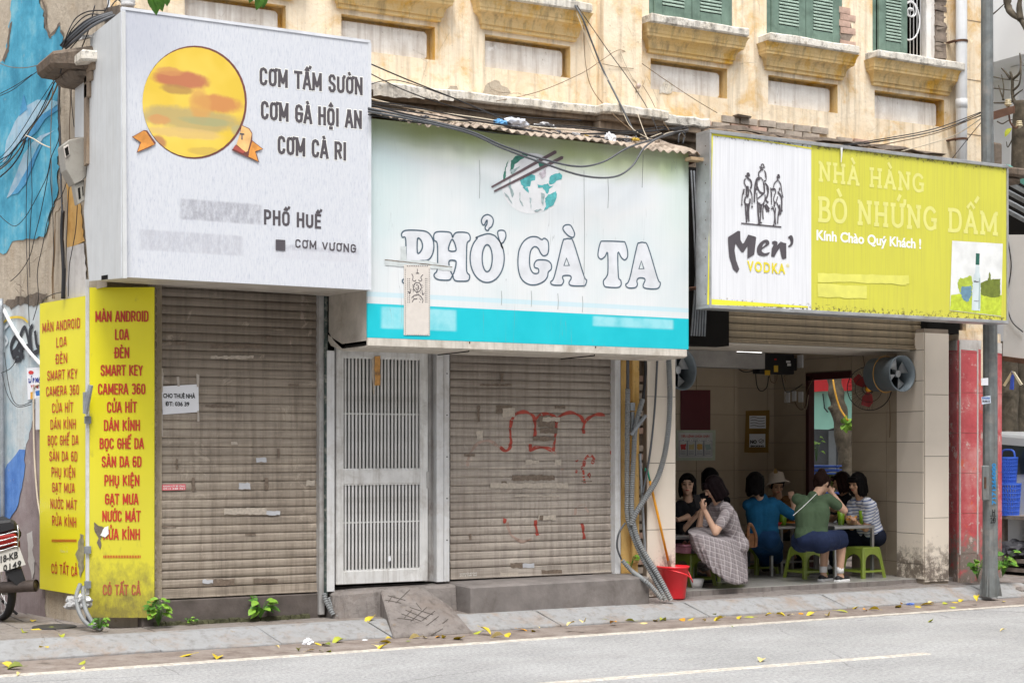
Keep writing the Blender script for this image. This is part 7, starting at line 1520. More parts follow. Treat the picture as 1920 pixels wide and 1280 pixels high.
up=[([(1070,0,-.1),(1090,30,-.3),(1110,80,-.25),(1130,130,-.25),(1160,190,-.4),(1185,240,-.5),(1195,262,-.7)],.009,'cableg','thick dark cable dropping beside the pilaster to the tin awning'),([(1075,0,-.1),(1095,30,-.3),(1140,95,-.25),(1180,150,-.25),(1215,205,-.35),(1235,250,-.5)],.004,'cable','thin black cable crossing the pilaster down to the awning'),([(1072,0,-.1),(1095,60,-.25),(1120,120,-.25),(1155,175,-.35),(1180,235,-.5),(1220,262,-.7)],.004,'cablew','pale thin cable dropping left of the pilaster edge'),([(1094,40,-.2),(1098,120,-.25),(1112,170,-.3),(1150,215,-.4),(1185,245,-.6)],.004,'cableb','brown thin cable hanging left of the pilaster'),([(930,190,-.3),(1010,172,-.15),(1090,138,-.15),(1130,112,-.2),(1162,94,-.15),(1190,110,-.1),(1240,145,-.1),(1300,185,-.12),(1345,212,-.2)],.0035,'cableb','thin brown wire peaking at a nail on the pilaster'),([(1162,94,-.15),(1172,120,-.15),(1185,145,-.14),(1195,160,-.15),(1193,200,-.3),(1205,240,-.6),(1215,262,-.8)],.004,'cablew','pale wire hanging through the round insulator'),([(1205,160,-.14),(1220,185,-.2),(1235,215,-.3),(1255,245,-.5)],.003,'cableb','thin wire right of the round insulator'),([(1130,120,-.16),(1160,126,-.14),(1188,129,-.14)],.003,'cableb','short wire stapled across the pilaster'),([(1190,245,-.5),(1215,242,-.5),(1240,238,-.4),(1270,244,-.4),(1290,234,-.2)],.006,'cable','black cable loop at the right end of the awning'),([(1230,265,-.7),(1250,250,-.6),(1275,248,-.5),(1285,258,-.4)],.005,'cablew','cream cable end curling at the right end of the awning'),([(1272,268,-.4),(1274,252,-.4),(1284,250,-.35),(1280,270,-.35)],.008,'cableg','grey cable bend beside the restaurant sign bracket')]
for pts,r,mt,lab in up:cab(pts,r,mt,lab,None)
for k,(x0,y0,x1,y1,mt)in enumerate(((1848,207,1560,275,'cable'),(1848,212,1590,283,'cableb'),(1846,215,1545,278,'cable'),(1846,218,1690,284,'cablew'),(1846,209,1620,270,'cable'))):
 cab([(x0,y0,-.66),((x0*2+x1)/3,(y0*2+y1)/3+12,-.5),((x0+2*x1)/3,(y0+2*y1)/3+8,-.35),(x1,y1,-.25)],.005,mt,{'cablew':'cream cable fanning left from the lamp post','cableb':'brown cable fanning left from the lamp post'}.get(mt,'black cable fanning left from the lamp post above the yellow-green sign'),'cables fanning from the lamp post')
cab([(1846,222,-.66),(1815,260,-.4),(1785,298,-.3)],.004,'cable','black cable slanting down across the drain pipe',None)
ins=thing('wall_insulator','small round ceramic insulator on the pilaster','insulator',tuple(P(1197,161,-.16)));c=P(1197,161,-.17);Mx=unit(-.3,-1,.2).to_track_quat('Z','Y').to_matrix()
m=MB();m.lathe([(.001,.02),(.02,.018),(.024,.008),(.014,.003),(.024,-.004),(.024,-.02),(.001,-.022)],c,16,Mx);m.build('knob',simple('pinkish_ceramic',(.50,.40,.35),.3),ins,smooth=True);m=MB();m.tube([c,c+Vector((0,.04,-.06))],.005,5);m.build('pin',M['rust'],ins)
cable('string',[P(1206,290,-1.0),P(1205,320,-1.0),P(1204,352,-1.0)],.002,M['ink'],'knotted string hanging in front of the noodle sign')
def lc(pts,r,mat,label,group='black cables hanging on the mural wall',off=.06):
 q=LWp.off(off);return cable('cable',[q.hit(x,y)for x,y in pts],r,M[mat],label,group)
LB='black cable hanging loose on the mural wall'
seg1=[[(0,119),(20,126),(50,127),(84,119)],[(0,180),(25,168),(55,145),(84,124)],[(0,176),(30,160),(60,140)],[(112,138),(100,160),(88,190),(76,215),(60,235),(40,262),(15,292),(-6,312)],[(110,140),(97,165),(82,196),(66,226),(46,252),(25,284),(0,300)],[(114,140),(102,172),(86,202),(70,224),(54,248),(36,280),(14,306),(-4,320)],[(108,140),(90,168),(66,204),(44,240),(20,275),(-4,300)],[(50,258),(30,275),(16,300),(-4,316)],[(48,262),(40,285),(22,312),(0,332)],[(112,140),(112,170),(109,215),(110,260),(96,296),(94,330),(98,378),(100,440),(101,500)],[(101,138),(98,180),(96,230),(95,275),(97,330),(98,380),(100,420)],[(54,258),(52,300),(50,350),(49,400),(50,470),(52,540),(55,612)],[(57,258),(59,320),(60,370),(57,420),(55,470),(56,520)],[(95,296),(88,330),(76,356),(58,390),(45,410),(28,424),(10,414),(-4,400)],[(94,305),(86,350),(76,400),(66,440),(56,480),(38,510),(20,527)],[(130,150),(132,190),(130,240),(131,270)],[(134,150),(134,190),(138,230),(139,238)],[(128,330),(122,350),(114,370),(102,380),(90,410),(80,460),(70,510),(72,560),(62,600)],[(132,330),(128,370),(126,420),(124,470),(122,560)],[(145,385),(142,430),(135,470),(130,500),(128,556)],[(118,380),(110,395),(104,400),(103,430),(103,470),(100,520),(102,560)],[(0,700),(20,690),(32,672)],[(8,660),(16,720),(26,752),(40,760),(60,752)],[(4,700),(14,740),(32,762),(58,758)],[(80,562),(98,552),(114,548)]]
for k,pts in enumerate(seg1):lc(pts,(.0035,.005,.007)[k%3]if 3<=k<9 else.0035,'cable' if k%5 else 'cableb',('black' if k%5 else 'brown')+' cable '+('entering from the left edge to the stone beam' if k<3 else 'in the diagonal bundle over the painted dolphins' if k<9 else 'hanging straight down the blue mural' if k<13 else 'looping low across the blue mural' if k<15 else 'hanging beside the grey metal housing' if k<21 else 'sagging across the black graffiti'),off=.05+.01*(k%5))
lc([(118,395),(116,440),(118,480),(119,520),(118,560)],.017,'cable','thick dark cable bundle dropping behind the clean yellow panel',None,.07)
lc([(113,140),(110,200),(113,260),(114,330),(117,400)],.010,'cableg','dark cable running down the edge of the mural',None,.05)
lc([(103,430),(101,470),(98,520),(99,560)],.006,'cableb','yellowish cable above the clean yellow panel',None,.05)
lc([(48,254),(62,260),(78,270),(94,277)],.006,'cablew','pale string tying the cables on the mural wall',None,.1)
lc([(77,720),(66,724),(63,740),(64,840),(70,930),(80,985)],.009,'cablew','cream conduit on the mural wall beside the clean yellow panel',None,.026)
q=LWp.off(.024);wp=[q.hit(5,577),q.hit(28,620),q.hit(52,655),q.hit(78,685)];cable('pipe',wp,.018,M['pvc'],'white pipe slanting across the graffiti on the mural wall',None,'pipe',10)
q=LWp.off(.05);cable('pipe',[q.hit(2,560),q.hit(4,760),q.hit(5,985)],.022,M['galv'],'grey vertical pipe at the left edge of the mural wall',None,'pipe',8)
ad=thing('wall_advert','small pasted installer notice beside the clean yellow panel','notice',tuple(LWp.hit(64,745)))
shape([[(50,690),(84,687),(84,746),(52,749)]],LWp,M['paper'],ad,'sheet',.021)
text_px('LẮP MẠNG',LWp,53.5,86,712,9,simple('navy_text',(.03,.05,.30),.5),ad,bold=.06,off=.024);text_px('Tặng',LWp,57,72,724,5,M['redink'],ad,bold=.03,off=.024)
shape([circ(58,698,5,3.5,12)],LWp,simple('red_burst',(.7,.03,.03),.5),ad,'burst',.024);shape([[(57,735),(63,734),(63,747),(57,748)]],LWp,simple('orange_block',(.8,.4,.02),.5),ad,'print_block',.024);shape([[(66,733),(76,731),(76,741),(68,742)]],LWp,simple('blue_block',(.02,.15,.5),.5),ad,'print_block',.024)
jb=thing('junction_box','small grey-white junction box left of the clean yellow panel','junction box',tuple(LWp.hit(70,806)));a,b_=LWp.off(.036).hit(66,806),LWp.off(.036).hit(80,742)
m=MB();n_=-LWp.n*.03;m.slab([Vector((a.x,a.y,a.z)),Vector((b_.x,b_.y,a.z)),Vector((b_.x,b_.y,b_.z)),Vector((a.x,a.y,b_.z))],n_);m.build('case',M['whitemetal'],jb,bevel=.006)
lh=thing('meter_housing','grey metal housing hanging against the left side of the white sign','housing',tuple(P(145,385,.1)))
def ph_(pts,y0,y1,mat,name):m=MB();f=[P(x,y,y0)for x,y in pts];m.slab(f,Vector((0,y1-y0,0)));return m.build(name,mat,lh,bevel=.006)
gm_=simple('grey_beige_metal',(.36,.34,.30),.5,.1,var=.15,dirt=(.15,.12,.1),damt=.6)
ph_([(118,272),(130,262),(166,255),(163,330),(156,338),(140,346),(124,318)],.10,.28,gm_,'hood');ph_([(139,346),(158,337),(160,375),(146,384)],.12,.22,gm_,'lower_box')
ph_([(119,276),(129,270),(132,290),(123,297)],.09,.0999,M['panel'],'window_rim');ph_([(121,279),(127.5,274),(130,289),(124,293)],.085,.0899,M['dark'],'window');ph_([(146,353),(150,351),(152,372),(148,374)],.114,.1199,M['dark'],'slot');ph_([(154,350),(156,349),(157,366),(155,368)],.114,.1199,M['dark'],'slot')
for k in range(16):
 s_=random.uniform(-6,6);o=random.uniform(-.15,.1)
 pts=[(118+s_,88+s_*.5,.15),(140+s_,66+s_,.05+o),(170+s_,42+s_,-.1+o),(205+s_,28+s_*.6,-.15+o),(250,16+s_*.5,-.2)]
 cable('cable',[P(*p)for p in pts],random.choice((.006,.009,.012)),M[random.choice(('cable','cable','cableg','cableb'))],'cable in the tangle entering behind the top of the white sign','tangle of cables behind the white sign')
for pts in([(118,90,.1),(128,60,.0),(142,35,0),(165,22,-.1),(195,20,-.1)],[(117,92,.1),(135,55,.0),(165,28,-.1),(200,30,-.15),(240,30,-.2)],[(196,22,-.1),(203,8,-.1),(204,-10,-.1)],[(205,18,-.1),(220,0,-.1),(232,12,-.1)],[(144,140,.05),(150,100,.0),(165,60,-.05),(178,10,-.1)],[(113,138,.1),(122,105,.05),(135,88,0),(160,60,-.1)]):
 cable('cable',[P(*p)for p in pts],.005,M['cable'],'loose black cable looping above the left end of the white sign','loose cables above the white sign')
m=MB();a,b_=P(206,18,-.15),P(330,30,-.15);m.hexa(wob([(a.x,-.5,a.z-.25),(b_.x,-.5,a.z-.3),(b_.x,.02,a.z-.3),(a.x,.02,a.z-.25)],.02),wob([(a.x,-.45,a.z-.02),(b_.x,-.5,a.z-.06),(b_.x,.02,a.z-.0),(a.x,.02,a.z+.05)],.02))
alone(m,'debris_ledge',M['brownledge'],'dark sooty ledge behind the top of the white sign','ledge')
m=MB();c=P(240,8,-.3);m.lathe([(.001,.05),(.05,.045),(.06,.02),(.05,.01),(.06,0),(.04,-.03),(.001,-.03)],c,16);alone(m,'insulator',M['white'],'white ceramic insulator at the top edge above the white sign','insulator',smooth=True)
def conduit(pts,r,label,mat='conduit',pitch=.021):
 path=catmull([P(*p)for p in pts],26);L=[0]
 for a,b_ in zip(path,path[1:]):L.append(L[-1]+(b_-a).length)
 n=int(L[-1]/(pitch/2));out,rr,k=[],[],0
 for i in range(n+1):
  s_=L[-1]*i/n
  while k<len(L)-2 and L[k+1]<s_:k+=1
  f=(s_-L[k])/max(1e-9,L[k+1]-L[k]);out.append(path[k].lerp(path[k+1],f));rr.append(r*(1.0 if i%2 else.72))
 m=MB();m.tube(out,rr,10);return alone(m,'conduit',M[mat],label,'conduit','ribbed grey conduits by the tiled pillar')
conduit([(1177,728,-.10),(1176,830,-.10),(1176,920,-.10),(1178,975,-.10),(1200,1035,-.20),(1228,1085,-.32),(1248,1124,-.40)],.028,'ribbed conduit running straight down the ochre strip, leftmost of the tall ones')
conduit([(1205,748,-.10),(1192,800,-.12),(1188,860,-.13),(1185,920,-.13),(1186,970,-.14),(1200,1020,-.22),(1235,1080,-.36),(1258,1124,-.42)],.028,'ribbed conduit bending left then down to the kerb, in the middle')
conduit([(1253,660,-.10),(1256,750,-.11),(1250,830,-.12),(1235,890,-.14),(1212,930,-.16),(1192,962,-.16),(1183,985,-.15)],.030,'ribbed conduit arching over the tiled pillar')
conduit([(1167,1050,-.08),(1185,1070,-.16),(1205,1085,-.37),(1222,1100,-.40),(1240,1122,-.42)],.024,'short ribbed conduit low beside the concrete block step')
for pts,r,mt,lab in(([(1177,660,-.08),(1177,700,-.08),(1177,728,-.09)],.016,'cableg','dark straight cable entering the left ribbed conduit'),([(1209,660,-.08),(1210,700,-.08),(1206,748,-.09)],.016,'cable','dark straight cable entering the middle ribbed conduit'),([(1233,660,-.07),(1228,760,-.07),(1220,840,-.07),(1210,900,-.08),(1205,925,-.1)],.011,'cableg','grey rod leaning over the tiled pillar'),([(1200,850,-.06),(1204,940,-.07),(1210,1040,-.08)],.014,'galv','dull pipe standing in the dark gap beside the pillar'),([(1172,980,-.1),(1160,1000,-.12),(1157,1025,-.1),(1165,1048,-.08)],.010,'cableg','thin grey cable looping in front of the white rail')):
 cable('cable',[P(*p)for p in pts],r,M[mt],lab,None)
m=MB();m.tube([P(1183,815,-.12),P(1211,778,-.16)],.018,8);alone(m,'metal_arm',M['galv'],'short flat metal arm sticking out over the conduits','bracket')
m=MB();a,b_=P(1181,810,-.06),P(1187,772,-.06);m.box(a.x,b_.x,-.09,-.051,a.z,b_.z);m.box(a.x-.01,b_.x+.01,-.085,-.051,b_.z+.01,b_.z+.09);alone(m,'lock_case',M['galv'],'old metal latch case with a red-white label on the ochre strip','latch',bevel=.004)
for pts in([(608,1112,-.05),(612,1128,-.08),(625,1152,-.14)],[(616,1120,-.05),(622,1136,-.09),(632,1156,-.14)]):conduit(pts,.024 if pts[0][0]==608 else.016,'short ribbed conduit ending on the pavement beside the doorstep' if pts[0][0]==608 else 'thin smooth conduit ending on the pavement beside the doorstep')
for k,pts in enumerate(([(150,1095,.2),(143,1120,.1),(150,1150,.0),(165,1170,-.08),(190,1180,-.15)],[(155,1100,.2),(160,1140,.0),(178,1172,-.1),(192,1178,-.15)])):cable('pipe',[P(*p)for p in pts],.018,M['conduit'],('left' if not k else 'right')+' one of two grey pipes curling out of the wall corner at the pavement',None,'pipe',8)
crumple('plastic_bag',147,1130,.12,.24,.16,simple('clear_wrap',(.42,.42,.42),.2,var=.4,sc_=20),'crumpled clear plastic wrapped round pipes under the clean yellow panel',9)
# ------ plants and fallen leaves
leafm=[simple('plant_leaf',(.07,.19,.02),.5,var=.35,sc_=25,bump=.1),simple('plant_leaf_light',(.20,.38,.04),.5,var=.3,sc_=25)]
def leafquad(m,c,d,n_,L,w,fold=.25):
 d=d.normalized();s_=d.cross(n_).normalized();u_=s_.cross(d)
 pr=[(0,0),(.25,.75),(.5,1),(.75,.7),(1,0)]
 for k in range(4):
  (a,wa),(b,wb)=pr[k],pr[k+1];ca=c+d*L*a-u_*L*.25*a*a;cb=c+d*L*b-u_*L*.25*b*b
  for q in(-1,1):m.face([ca,cb,cb+s_*q*wb*w+u_*wb*w*fold,ca+s_*q*wa*w+u_*wa*w*fold])
def plant(px,py,Y,h,n,label,size=.07,spread=.10,seed=1,z=None):
 random.seed(seed);b=P(px,py,Y)if z is None else PG(px,py,z);t=thing('small_plant',label,'plant',tuple(b));st_=MB()
 for k in range(n):
  a=random.uniform(0,6.28);r_=random.uniform(.2,1)*spread;tip=b+Vector((math.cos(a)*r_,math.sin(a)*r_*.6-.03,h*random.uniform(.35,1)));st_.tube([b,b.lerp(tip,.6)+Vector((0,0,.02)),tip],.0025,4)
  m=MB();d=Vector((math.cos(a)*.8,math.sin(a)*.6-.45,random.uniform(-.3,.35)));leafquad(m,tip,d,Vector((0,-.5,1)),size*random.uniform(.7,1.2),size*.36);m.build('leaf',random.choice(leafm),t,fix=False)
 st_.build('stem',leafm[0],t);return t
plant(297,1172,-.12,.24,24,'green weed at the foot of the dirty yellow panel',.08,.08,3);plant(488,1158,-.03,.15,20,'green weed growing under the middle of the brown shutter',.09,.10,4)
plant(187,1180,-.15,.10,18,'low fine-leaved weed beside the pipes under the dirty yellow panel',.045,.07,5);plant(354,1168,-.03,.05,10,'tiny weed sprouting below the brown shutter',.03,.05,6)
plant(1832,1085,-.25,.22,16,'leafy plant left of the lamp post foot',.10,.12,7);plant(1880,1080,-.35,.30,22,'leafy plant right of the lamp post foot',.10,.13,8);plant(1183,1065,-.05,.12,5,'thin weed behind the short ribbed conduit',.07,.06,9)
plant(1530,865,3.0,.35,7,'green potted-plant leaves seen through the side door',.09,.07,10)
random.seed(23)
lmats=[simple('leaf_yellow',(.62,.47,.03),.6,var=.3,sc_=20),simple('leaf_lime',(.40,.43,.04),.6,var=.3,sc_=20),simple('leaf_orange',(.72,.33,.03),.6,var=.35,sc_=20),simple('leaf_pale',(.72,.58,.24),.7,var=.3,sc_=20),simple('leaf_olive',(.20,.24,.04),.6,var=.3,sc_=20)]
names=['yellow','yellow-green','orange','pale tan','olive green']
lmesh=[]
for v in range(4):
 m=MB();leafquad(m,Vector((-.06,0,0)),Vector((1,0,.05)),Vector((0,0,1)),.13,.035,(.5,.9,.2,-.4)[v]);m.tube([(-.09,0,.004),(-.06,0,.002)],.0015,4)
 lmesh.append([m.mesh('leaf',lm_,fix=False)for lm_ in lmats])
def where(px):
 for lim,s_ in((130,'by the motorcycle'),(300,'below the yellow panels'),(600,'below the brown shutter'),(740,'left of the ramp'),(900,'at the foot of the ramp'),(1100,'before the concrete block'),(1240,'left of the bucket'),(1330,'before the bucket'),(1500,'before the checked-dress woman'),(1660,'before the green stools'),(1800,'before the tiled pillar'),(2000,'by the lamp post')):
  if px<lim:return s_
spots=[(15,1247,0,1),(28,1251,4,1.2),(62,1163,0,.9),(72,1178,0,1),(45,1184,1,1.1),(115,1193,1,.9),(82,1212,0,1.2),(153,1241,1,.9),(155,1253,3,.5),(35,1263,3,.5),(98,1176,4,.5),(346,1227,0,1.4),(408,1231,0,1.5),(560,1217,1,.7),(580,1219,3,.8),(598,1206,0,.9),(612,1208,4,1),(634,1202,1,1.2),(602,1220,4,.5),(617,1220,1,.7),(693,1161,0,1.3),(728,1197,0,.5),(720,1203,0,1.1),(710,1210,3,.8),(716,1213,0,1.2),(778,1195,3,1),(797,1194,3,.8),(818,1192,2,1.2),(832,1194,0,.7),(853,1186,1,.8),(860,1196,0,1.4),(890,1186,1,1.3),(910,1180,0,1.2),(932,1192,3,1.1),(952,1190,0,1),(766,1201,4,.4),(1070,1168,3,1),(1094,1165,3,1.2),(980,1180,2,1.1),(1000,1182,0,.6),(1150,1166,2,1),(1178,1165,1,1.2),(1135,1161,1,.5),(1206,1167,3,.7),(1230,1163,0,1),(1243,1162,1,1),(1279,1161,2,1),(1294,1160,0,.9),(1320,1162,3,.6),(1347,1161,0,1.1),(1386,1157,0,.9),(1405,1155,1,1.1),(1440,1152,0,.8),(1463,1152,0,.9),(1482,1152,3,.8),(1502,1149,2,.8),(1520,1151,0,1),(1552,1153,0,1),(1578,1145,1,1.2),(1600,1139,0,1.2),(1622,1143,2,.7),(1640,1142,0,1),(1684,1137,0,1.1),(1720,1136,0,1.1),(1736,1133,0,1.2),(1745,1131,3,.8),(1772,1131,1,.8),(1790,1128,0,1),(1802,1126,0,.9),(1832,1120,0,1.1),(1882,1127,0,.8),(1742,1163,1,1.2),(1428,1236,3,1.1),(1880,1181,3,.5),(1372,1174,4,.4),(1786,1138,1,.6),(1690,1131,2,.5),(520,1212,3,.4),(1010,1175,3,.5),(1340,1150,4,.6)]
for k,(px,py,c,s_)in enumerate(spots):
 p=PG(px,py,.02);onk=ykb(p.x)<p.y<ykt(p.x)
 z=.03+(.10*(p.y-ykb(p.x))/(ykt(p.x)-ykb(p.x))if onk else 0)if p.y>ykb(p.x)else.018
 if p.y>=ykt(p.x):z=.14
 if p.y<-1.2:z=.012
 p=PG(px,py,z);o=link('fallen_leaf',lmesh[k%4][c],None,p+Vector((0,0,.006)));o.rotation_euler=(random.uniform(-.5,.5),random.uniform(-.3,.3),random.uniform(0,6.28));o.scale=(s_*.85,)*3
 surf='on the asphalt' if p.y<-1.5 else('on the kerb' if onk else('on the pavement' if p.y>ykt(p.x)else 'in the gutter'))
 tag(o,'fallen %s leaf %s %s'%(names[c],surf,where(px)),'leaf','fallen leaves along the kerb')
crumple('paper_scrap',577,1204,-.80,.10,.08,M['paper'],'crumpled white tissue in the gutter below the brown shutter',21)
crumple('paper_scrap',684,1200,-.76,.06,.02,M['paper'],'small white scrap in the gutter left of the ramp',22);crumple('paper_scrap',1707,1132,-.70,.10,.03,simple('blue_scrap',(.1,.2,.6),.4,var=.8,sc_=30),'small blue wrapper in the gutter before the tiled pillar',23)
for k,(px,py,s_)in enumerate(((1884,1100,.11),(1892,1106,.09),(1905,1102,.08),(1878,1110,.06),(1912,1110,.06),(40,1155,.05))):
 random.seed(40+k);bm=bmesh.new();bmesh.ops.create_icosphere(bm,subdivisions=2,radius=s_)
 for v in bm.verts:v.co*=random.uniform(.7,1.1);v.co.z*=.55
 me=bpy.data.meshes.new('rubble');bm.to_mesh(me);bm.free();me.materials.append(M['concrete']);o=link('rubble',me,None,PG(px,py,.05)+Vector((0,0,.03)));tag(o,'grey lump of rubble on the ground '+('right of the lamp post' if px>200 else 'by the mural wall'),'rubble','rubble lumps by the lamp post' if px>200 else None)
random.seed(5)
mh=MB();c=PG(102,1174,.14);mh.lathe([(.001,.006),(.17,.006),(.18,.002),(.18,-.01)],(c.x,c.y,.139),28);alone(mh,'drain_cover',M['darkmetal'],'round dark drain cover in the pavement by the yellow panels','drain cover')
for px,s_ in((281,1.4),(297,1.0),(491,1.2),(402,.5)):
 m=MB();c=P(px,-14,-3.0)
 for k in range(3):leafquad(m,c+Vector((random.uniform(-.05,.05),0,.02*k)),Vector((random.uniform(-.5,.6),0,-1)),Vector((0,-1,.1)),.10*s_,.028*s_)
 m.tube([c,c+Vector((.3,.1,.5))],.004,4);alone(m,'hanging_leaves',leafm[0],{281:'green leaves hanging into the top edge above the logo',297:'smaller green leaves beside them at the top edge',491:'green leaf cluster at the top edge above the rice list',402:'tiny leaf tip at the top edge'}[px],'leaves',fix=False)
# ------ motorcycle at the left edge
tb=PG(38,1160,.14);mc=thing('motorcycle','parked motorcycle with plate 18-KB 0149 cut by the left edge','motorcycle',(tb.x,tb.y,.14))
dirn=(-RGT*.62+FWD*.78);dirn.z=0;dirn.normalize();sdn=dirn.cross(UP).normalized()
O=Vector((P(2,1000,tb.y).x,tb.y,.14));R_=.265
B=lambda f,s_,z:O+dirn*f+sdn*s_+UP*z
Q=sdn.to_track_quat('Z','Y').to_matrix()
chrome=simple('worn_chrome',(.5,.5,.5),.25,.9,var=.2);tyre=M['black']
for f in(.0,1.22):
 w=MB();w.lathe([(R_-.035,-.03),(R_-.012,-.036),(R_,-.018),(R_+.002,0),(R_,.018),(R_-.012,.036),(R_-.035,.03)],B(f,0,R_),36,Q,closed=True);wo=thing('wheel',None,None)if False else w.build('wheel',tyre,mc,smooth=True)
 w=MB();w.lathe([(R_-.05,-.022),(R_-.034,-.028),(R_-.034,.028),(R_-.05,.022)],B(f,0,R_),32,Q,closed=True);ro=w.mesh('rim',chrome,wloc(mc),True);link('rim',ro,wo)
 w=MB()
 for k in range(18):
  a=k*math.pi/9;w.tube([B(f,(-1)**k*.02,R_),B(f,0,R_)+Q@Vector((math.cos(a)*(R_-.04),math.sin(a)*(R_-.04),0))],.0022,4)
 w.tube([B(f,-.06,R_),B(f,.06,R_)],.05,12);so_=link('spokes',w.mesh('spokes',chrome,wloc(mc)),wo)
pb_=simple('black_mc_paint',(.02,.02,.022),.3)
m=MB();m.tube(catmull([B(-.27,0,.36),B(-.30,0,.50),B(-.20,0,.62),B(.1,0,.66)],6),[.055]*19,10);m.build('rear_fender',pb_,mc,smooth=True)
m=MB();m.tube(catmull([B(-.30,0,.74),B(-.05,0,.80),B(.35,0,.76),B(.55,0,.74)],6),[.06+.03*math.sin(k/18*3.1)for k in range(19)],12);m.build('seat',M['black'],mc,smooth=True)
m=MB();m.tube(catmull([B(-.18,0,.64),B(.1,0,.66),B(.5,0,.60),B(.75,0,.55),B(.98,0,.86)],5),.10,12);m.build('body',simple('dark_red_mc_body',(.12,.015,.015),.3),mc,smooth=True)
m=MB();m.tube([B(1.22,0,.30),B(1.02,0,.9)],.04,8);m.tube([B(1.02,-.3,.98),B(1.0,0,.93),B(1.02,.3,.98)],.015,8);m.build('fork',chrome,mc)
m=MB();m.lathe([(.001,.1),(.07,.08),(.09,0),(.07,-.05),(.001,-.06)],B(1.1,0,.92),16,dirn.to_track_quat('Z','Y').to_matrix());m.build('headlight',chrome,mc,smooth=True)
m=MB();m.tube([B(.5,0,.35),B(.5,0,.5)],[.13,.11],10);m.build('engine',M['galv'],mc)
pm=YPl(tb.y-.36)
back=-dirn;pv_=VPlane(pm.hit(0,950),pm.hit(0,950)+Vector((.96,-.28,0)))
if pv_.n.dot(FWD)>0:pv_.n=-pv_.n
def mslab(loop,pl,th,mat,name,bevel=.0):q=[pl.hit(x,y)for x,y in loop];m=MB();m.slab(q,-pl.n*th);return m.build(name,mat,mc,bevel=bevel)
mslab([(-14,978),(20,974),(30,980),(32,994),(-14,1006)],pv_,.16,M['black'],'tail_cowl',.02)
tl=mslab([(-16,1006),(30,999),(31,1022),(-16,1031)],pv_.off(.02),.10,simple('tail_lamp_red',(.28,.015,.01),.15),'tail_light',.015)
m=MB();q=pv_.off(.06)
for y0,y1 in((1002,996),(1012,1006),(1022,1016),(1031,1024)):m.tube(catmull([q.hit(-20,y0+4),q.hit(6,y0),q.hit(28,y1),q.hit(34,y1+2)],4),.006,6)
m.tube([q.hit(33,984),q.hit(35,1000),q.hit(33,1028)],.006,6);m.build('lamp_guard',chrome,mc,smooth=True)
mslab([(-16,1036),(36,1025),(48,1058),(4,1071),(-16,1074)],pv_.off(.05),.006,simple('plate_white',(.62,.60,.55),.5,var=.1,dirt=(.35,.3,.25),damt=.5),'number_plate')
text_px('18-KB',pv_,1,35,1043.5,13,M['blackink'],mc,bold=.03,off=.054,tilt=-5.0);text_px('0149',pv_,6,41,1060,12,M['blackink'],mc,bold=.03,off=.054,tilt=-5.0,spacing=1.2)
mslab([(10,1072),(40,1064),(49,1090),(32,1098),(18,1086)],pv_.off(.03),.02,M['black'],'mud_flap',.004)
ex0,ex1=pv_.off(.06).hit(68,1097),pv_.off(-.02).hit(35,1099);m=MB();d_=(ex1-ex0).normalized();m.tube([ex0,ex0+d_*.10,ex1+d_*.9],[.052,.050,.045],16,caps=False);m.tube([ex0+d_*.01,ex0+d_*.012],[.044,.044],14);m.build('exhaust',simple('sooty_exhaust',(.09,.07,.06),.5,.4,var=.4),mc,smooth=True)
m=MB();m.tube([B(.05,-.12,.30),B(.12,-.12,.66)],.022,8);m.tube([B(.05,.12,.30),B(.12,.12,.66)],.022,8);m.build('shock_absorber',chrome,mc,smooth=True)
m=MB();m.tube([B(.45,.1,.2),B(.40,.3,.0)],.012,6);m.build('side_stand',M['darkmetal'],mc)
# ------ beyond the corner
BX=17.6
fb=thing('far_building','pale grey building across the side street at the far right','building',(BX,6,0))
wg=simple('pale_grey_render',(.82,.83,.85),.8,var=.05,sc_=1);wg2=simple('white_render',(.86,.87,.88),.8,var=.03,sc_=1)
MB().box(BX,BX+3,-14,22,-.02,12).build('wall',wg,fb)
m=MB();m.box(BX-.9,BX-.001,-14,4.05,PX(1862,117,BX-.9).z,12);m.build('upper_storey',wg2,fb)
MB().box(BX-.5,BX-.001,2.85,3.0,3.0,PX(1862,117,BX-.9).z-.01).build('column',wg2,fb)
m=MB();m.box(BX-.02,BX-.001,4.5,4.55,3.6,7.6);m.box(BX-.02,BX-.001,5.5,9,2.9,3.0);m.build('trim',wg2,fb)
MB().box(BX-.06,BX-.001,-4,10,.0,3.1).build('dark_shopfront',simple('shadowy_shopfront',(.05,.055,.06),.7,var=.5,sc_=2),fb)
for k in range(5):MB().box(BX-.09,BX-.061,6.2+k*.22,6.38+k*.22,.2,1.9).build('folding_panel',simple('grey_shop_panel',(.16,.18,.19),.5),fb)
MB().box(BX-.12,BX-.091,6.9,6.94,.2,1.95).build('red_post',M['redp'],fb)
MB().box(BX-.3,BX-.061,5.6,6.15,.5,.56).build('shelf',M['white'],fb)
tg=thing('mint_tarpaulin','mint green tarpaulin seen through the side door','tarpaulin',(BX-.5,7,1.9));pg_=PX
mint=simple('mint_tarp',(.30,.62,.50),.6,var=.08,sc_=3)
m=MB();q=[PX(x,y,BX-.5)for x,y in((1490,722),(1640,738),(1620,770),(1575,798),(1552,805),(1490,803))];m.slab(q,(.02,0,0));m.build('sheet',mint,tg)
m=MB();m.tube([PX(1543,738,BX-.53),PX(1546,765,BX-.53),PX(1552,772,BX-.53)],.012,5);m.build('tie',M['black'],tg)
ra=thing('red_awning','red awning above the mint tarpaulin, seen through the side door','awning',(BX-.6,7,2.5));m=MB()
q=[PX(x,y,BX-.62)for x,y in((1490,700),(1650,694),(1650,729),(1575,733),(1540,733),(1490,738))];m.slab(q,(.03,0,0));m.build('valance',simple('red_canvas',(.75,.02,.025),.6),ra)
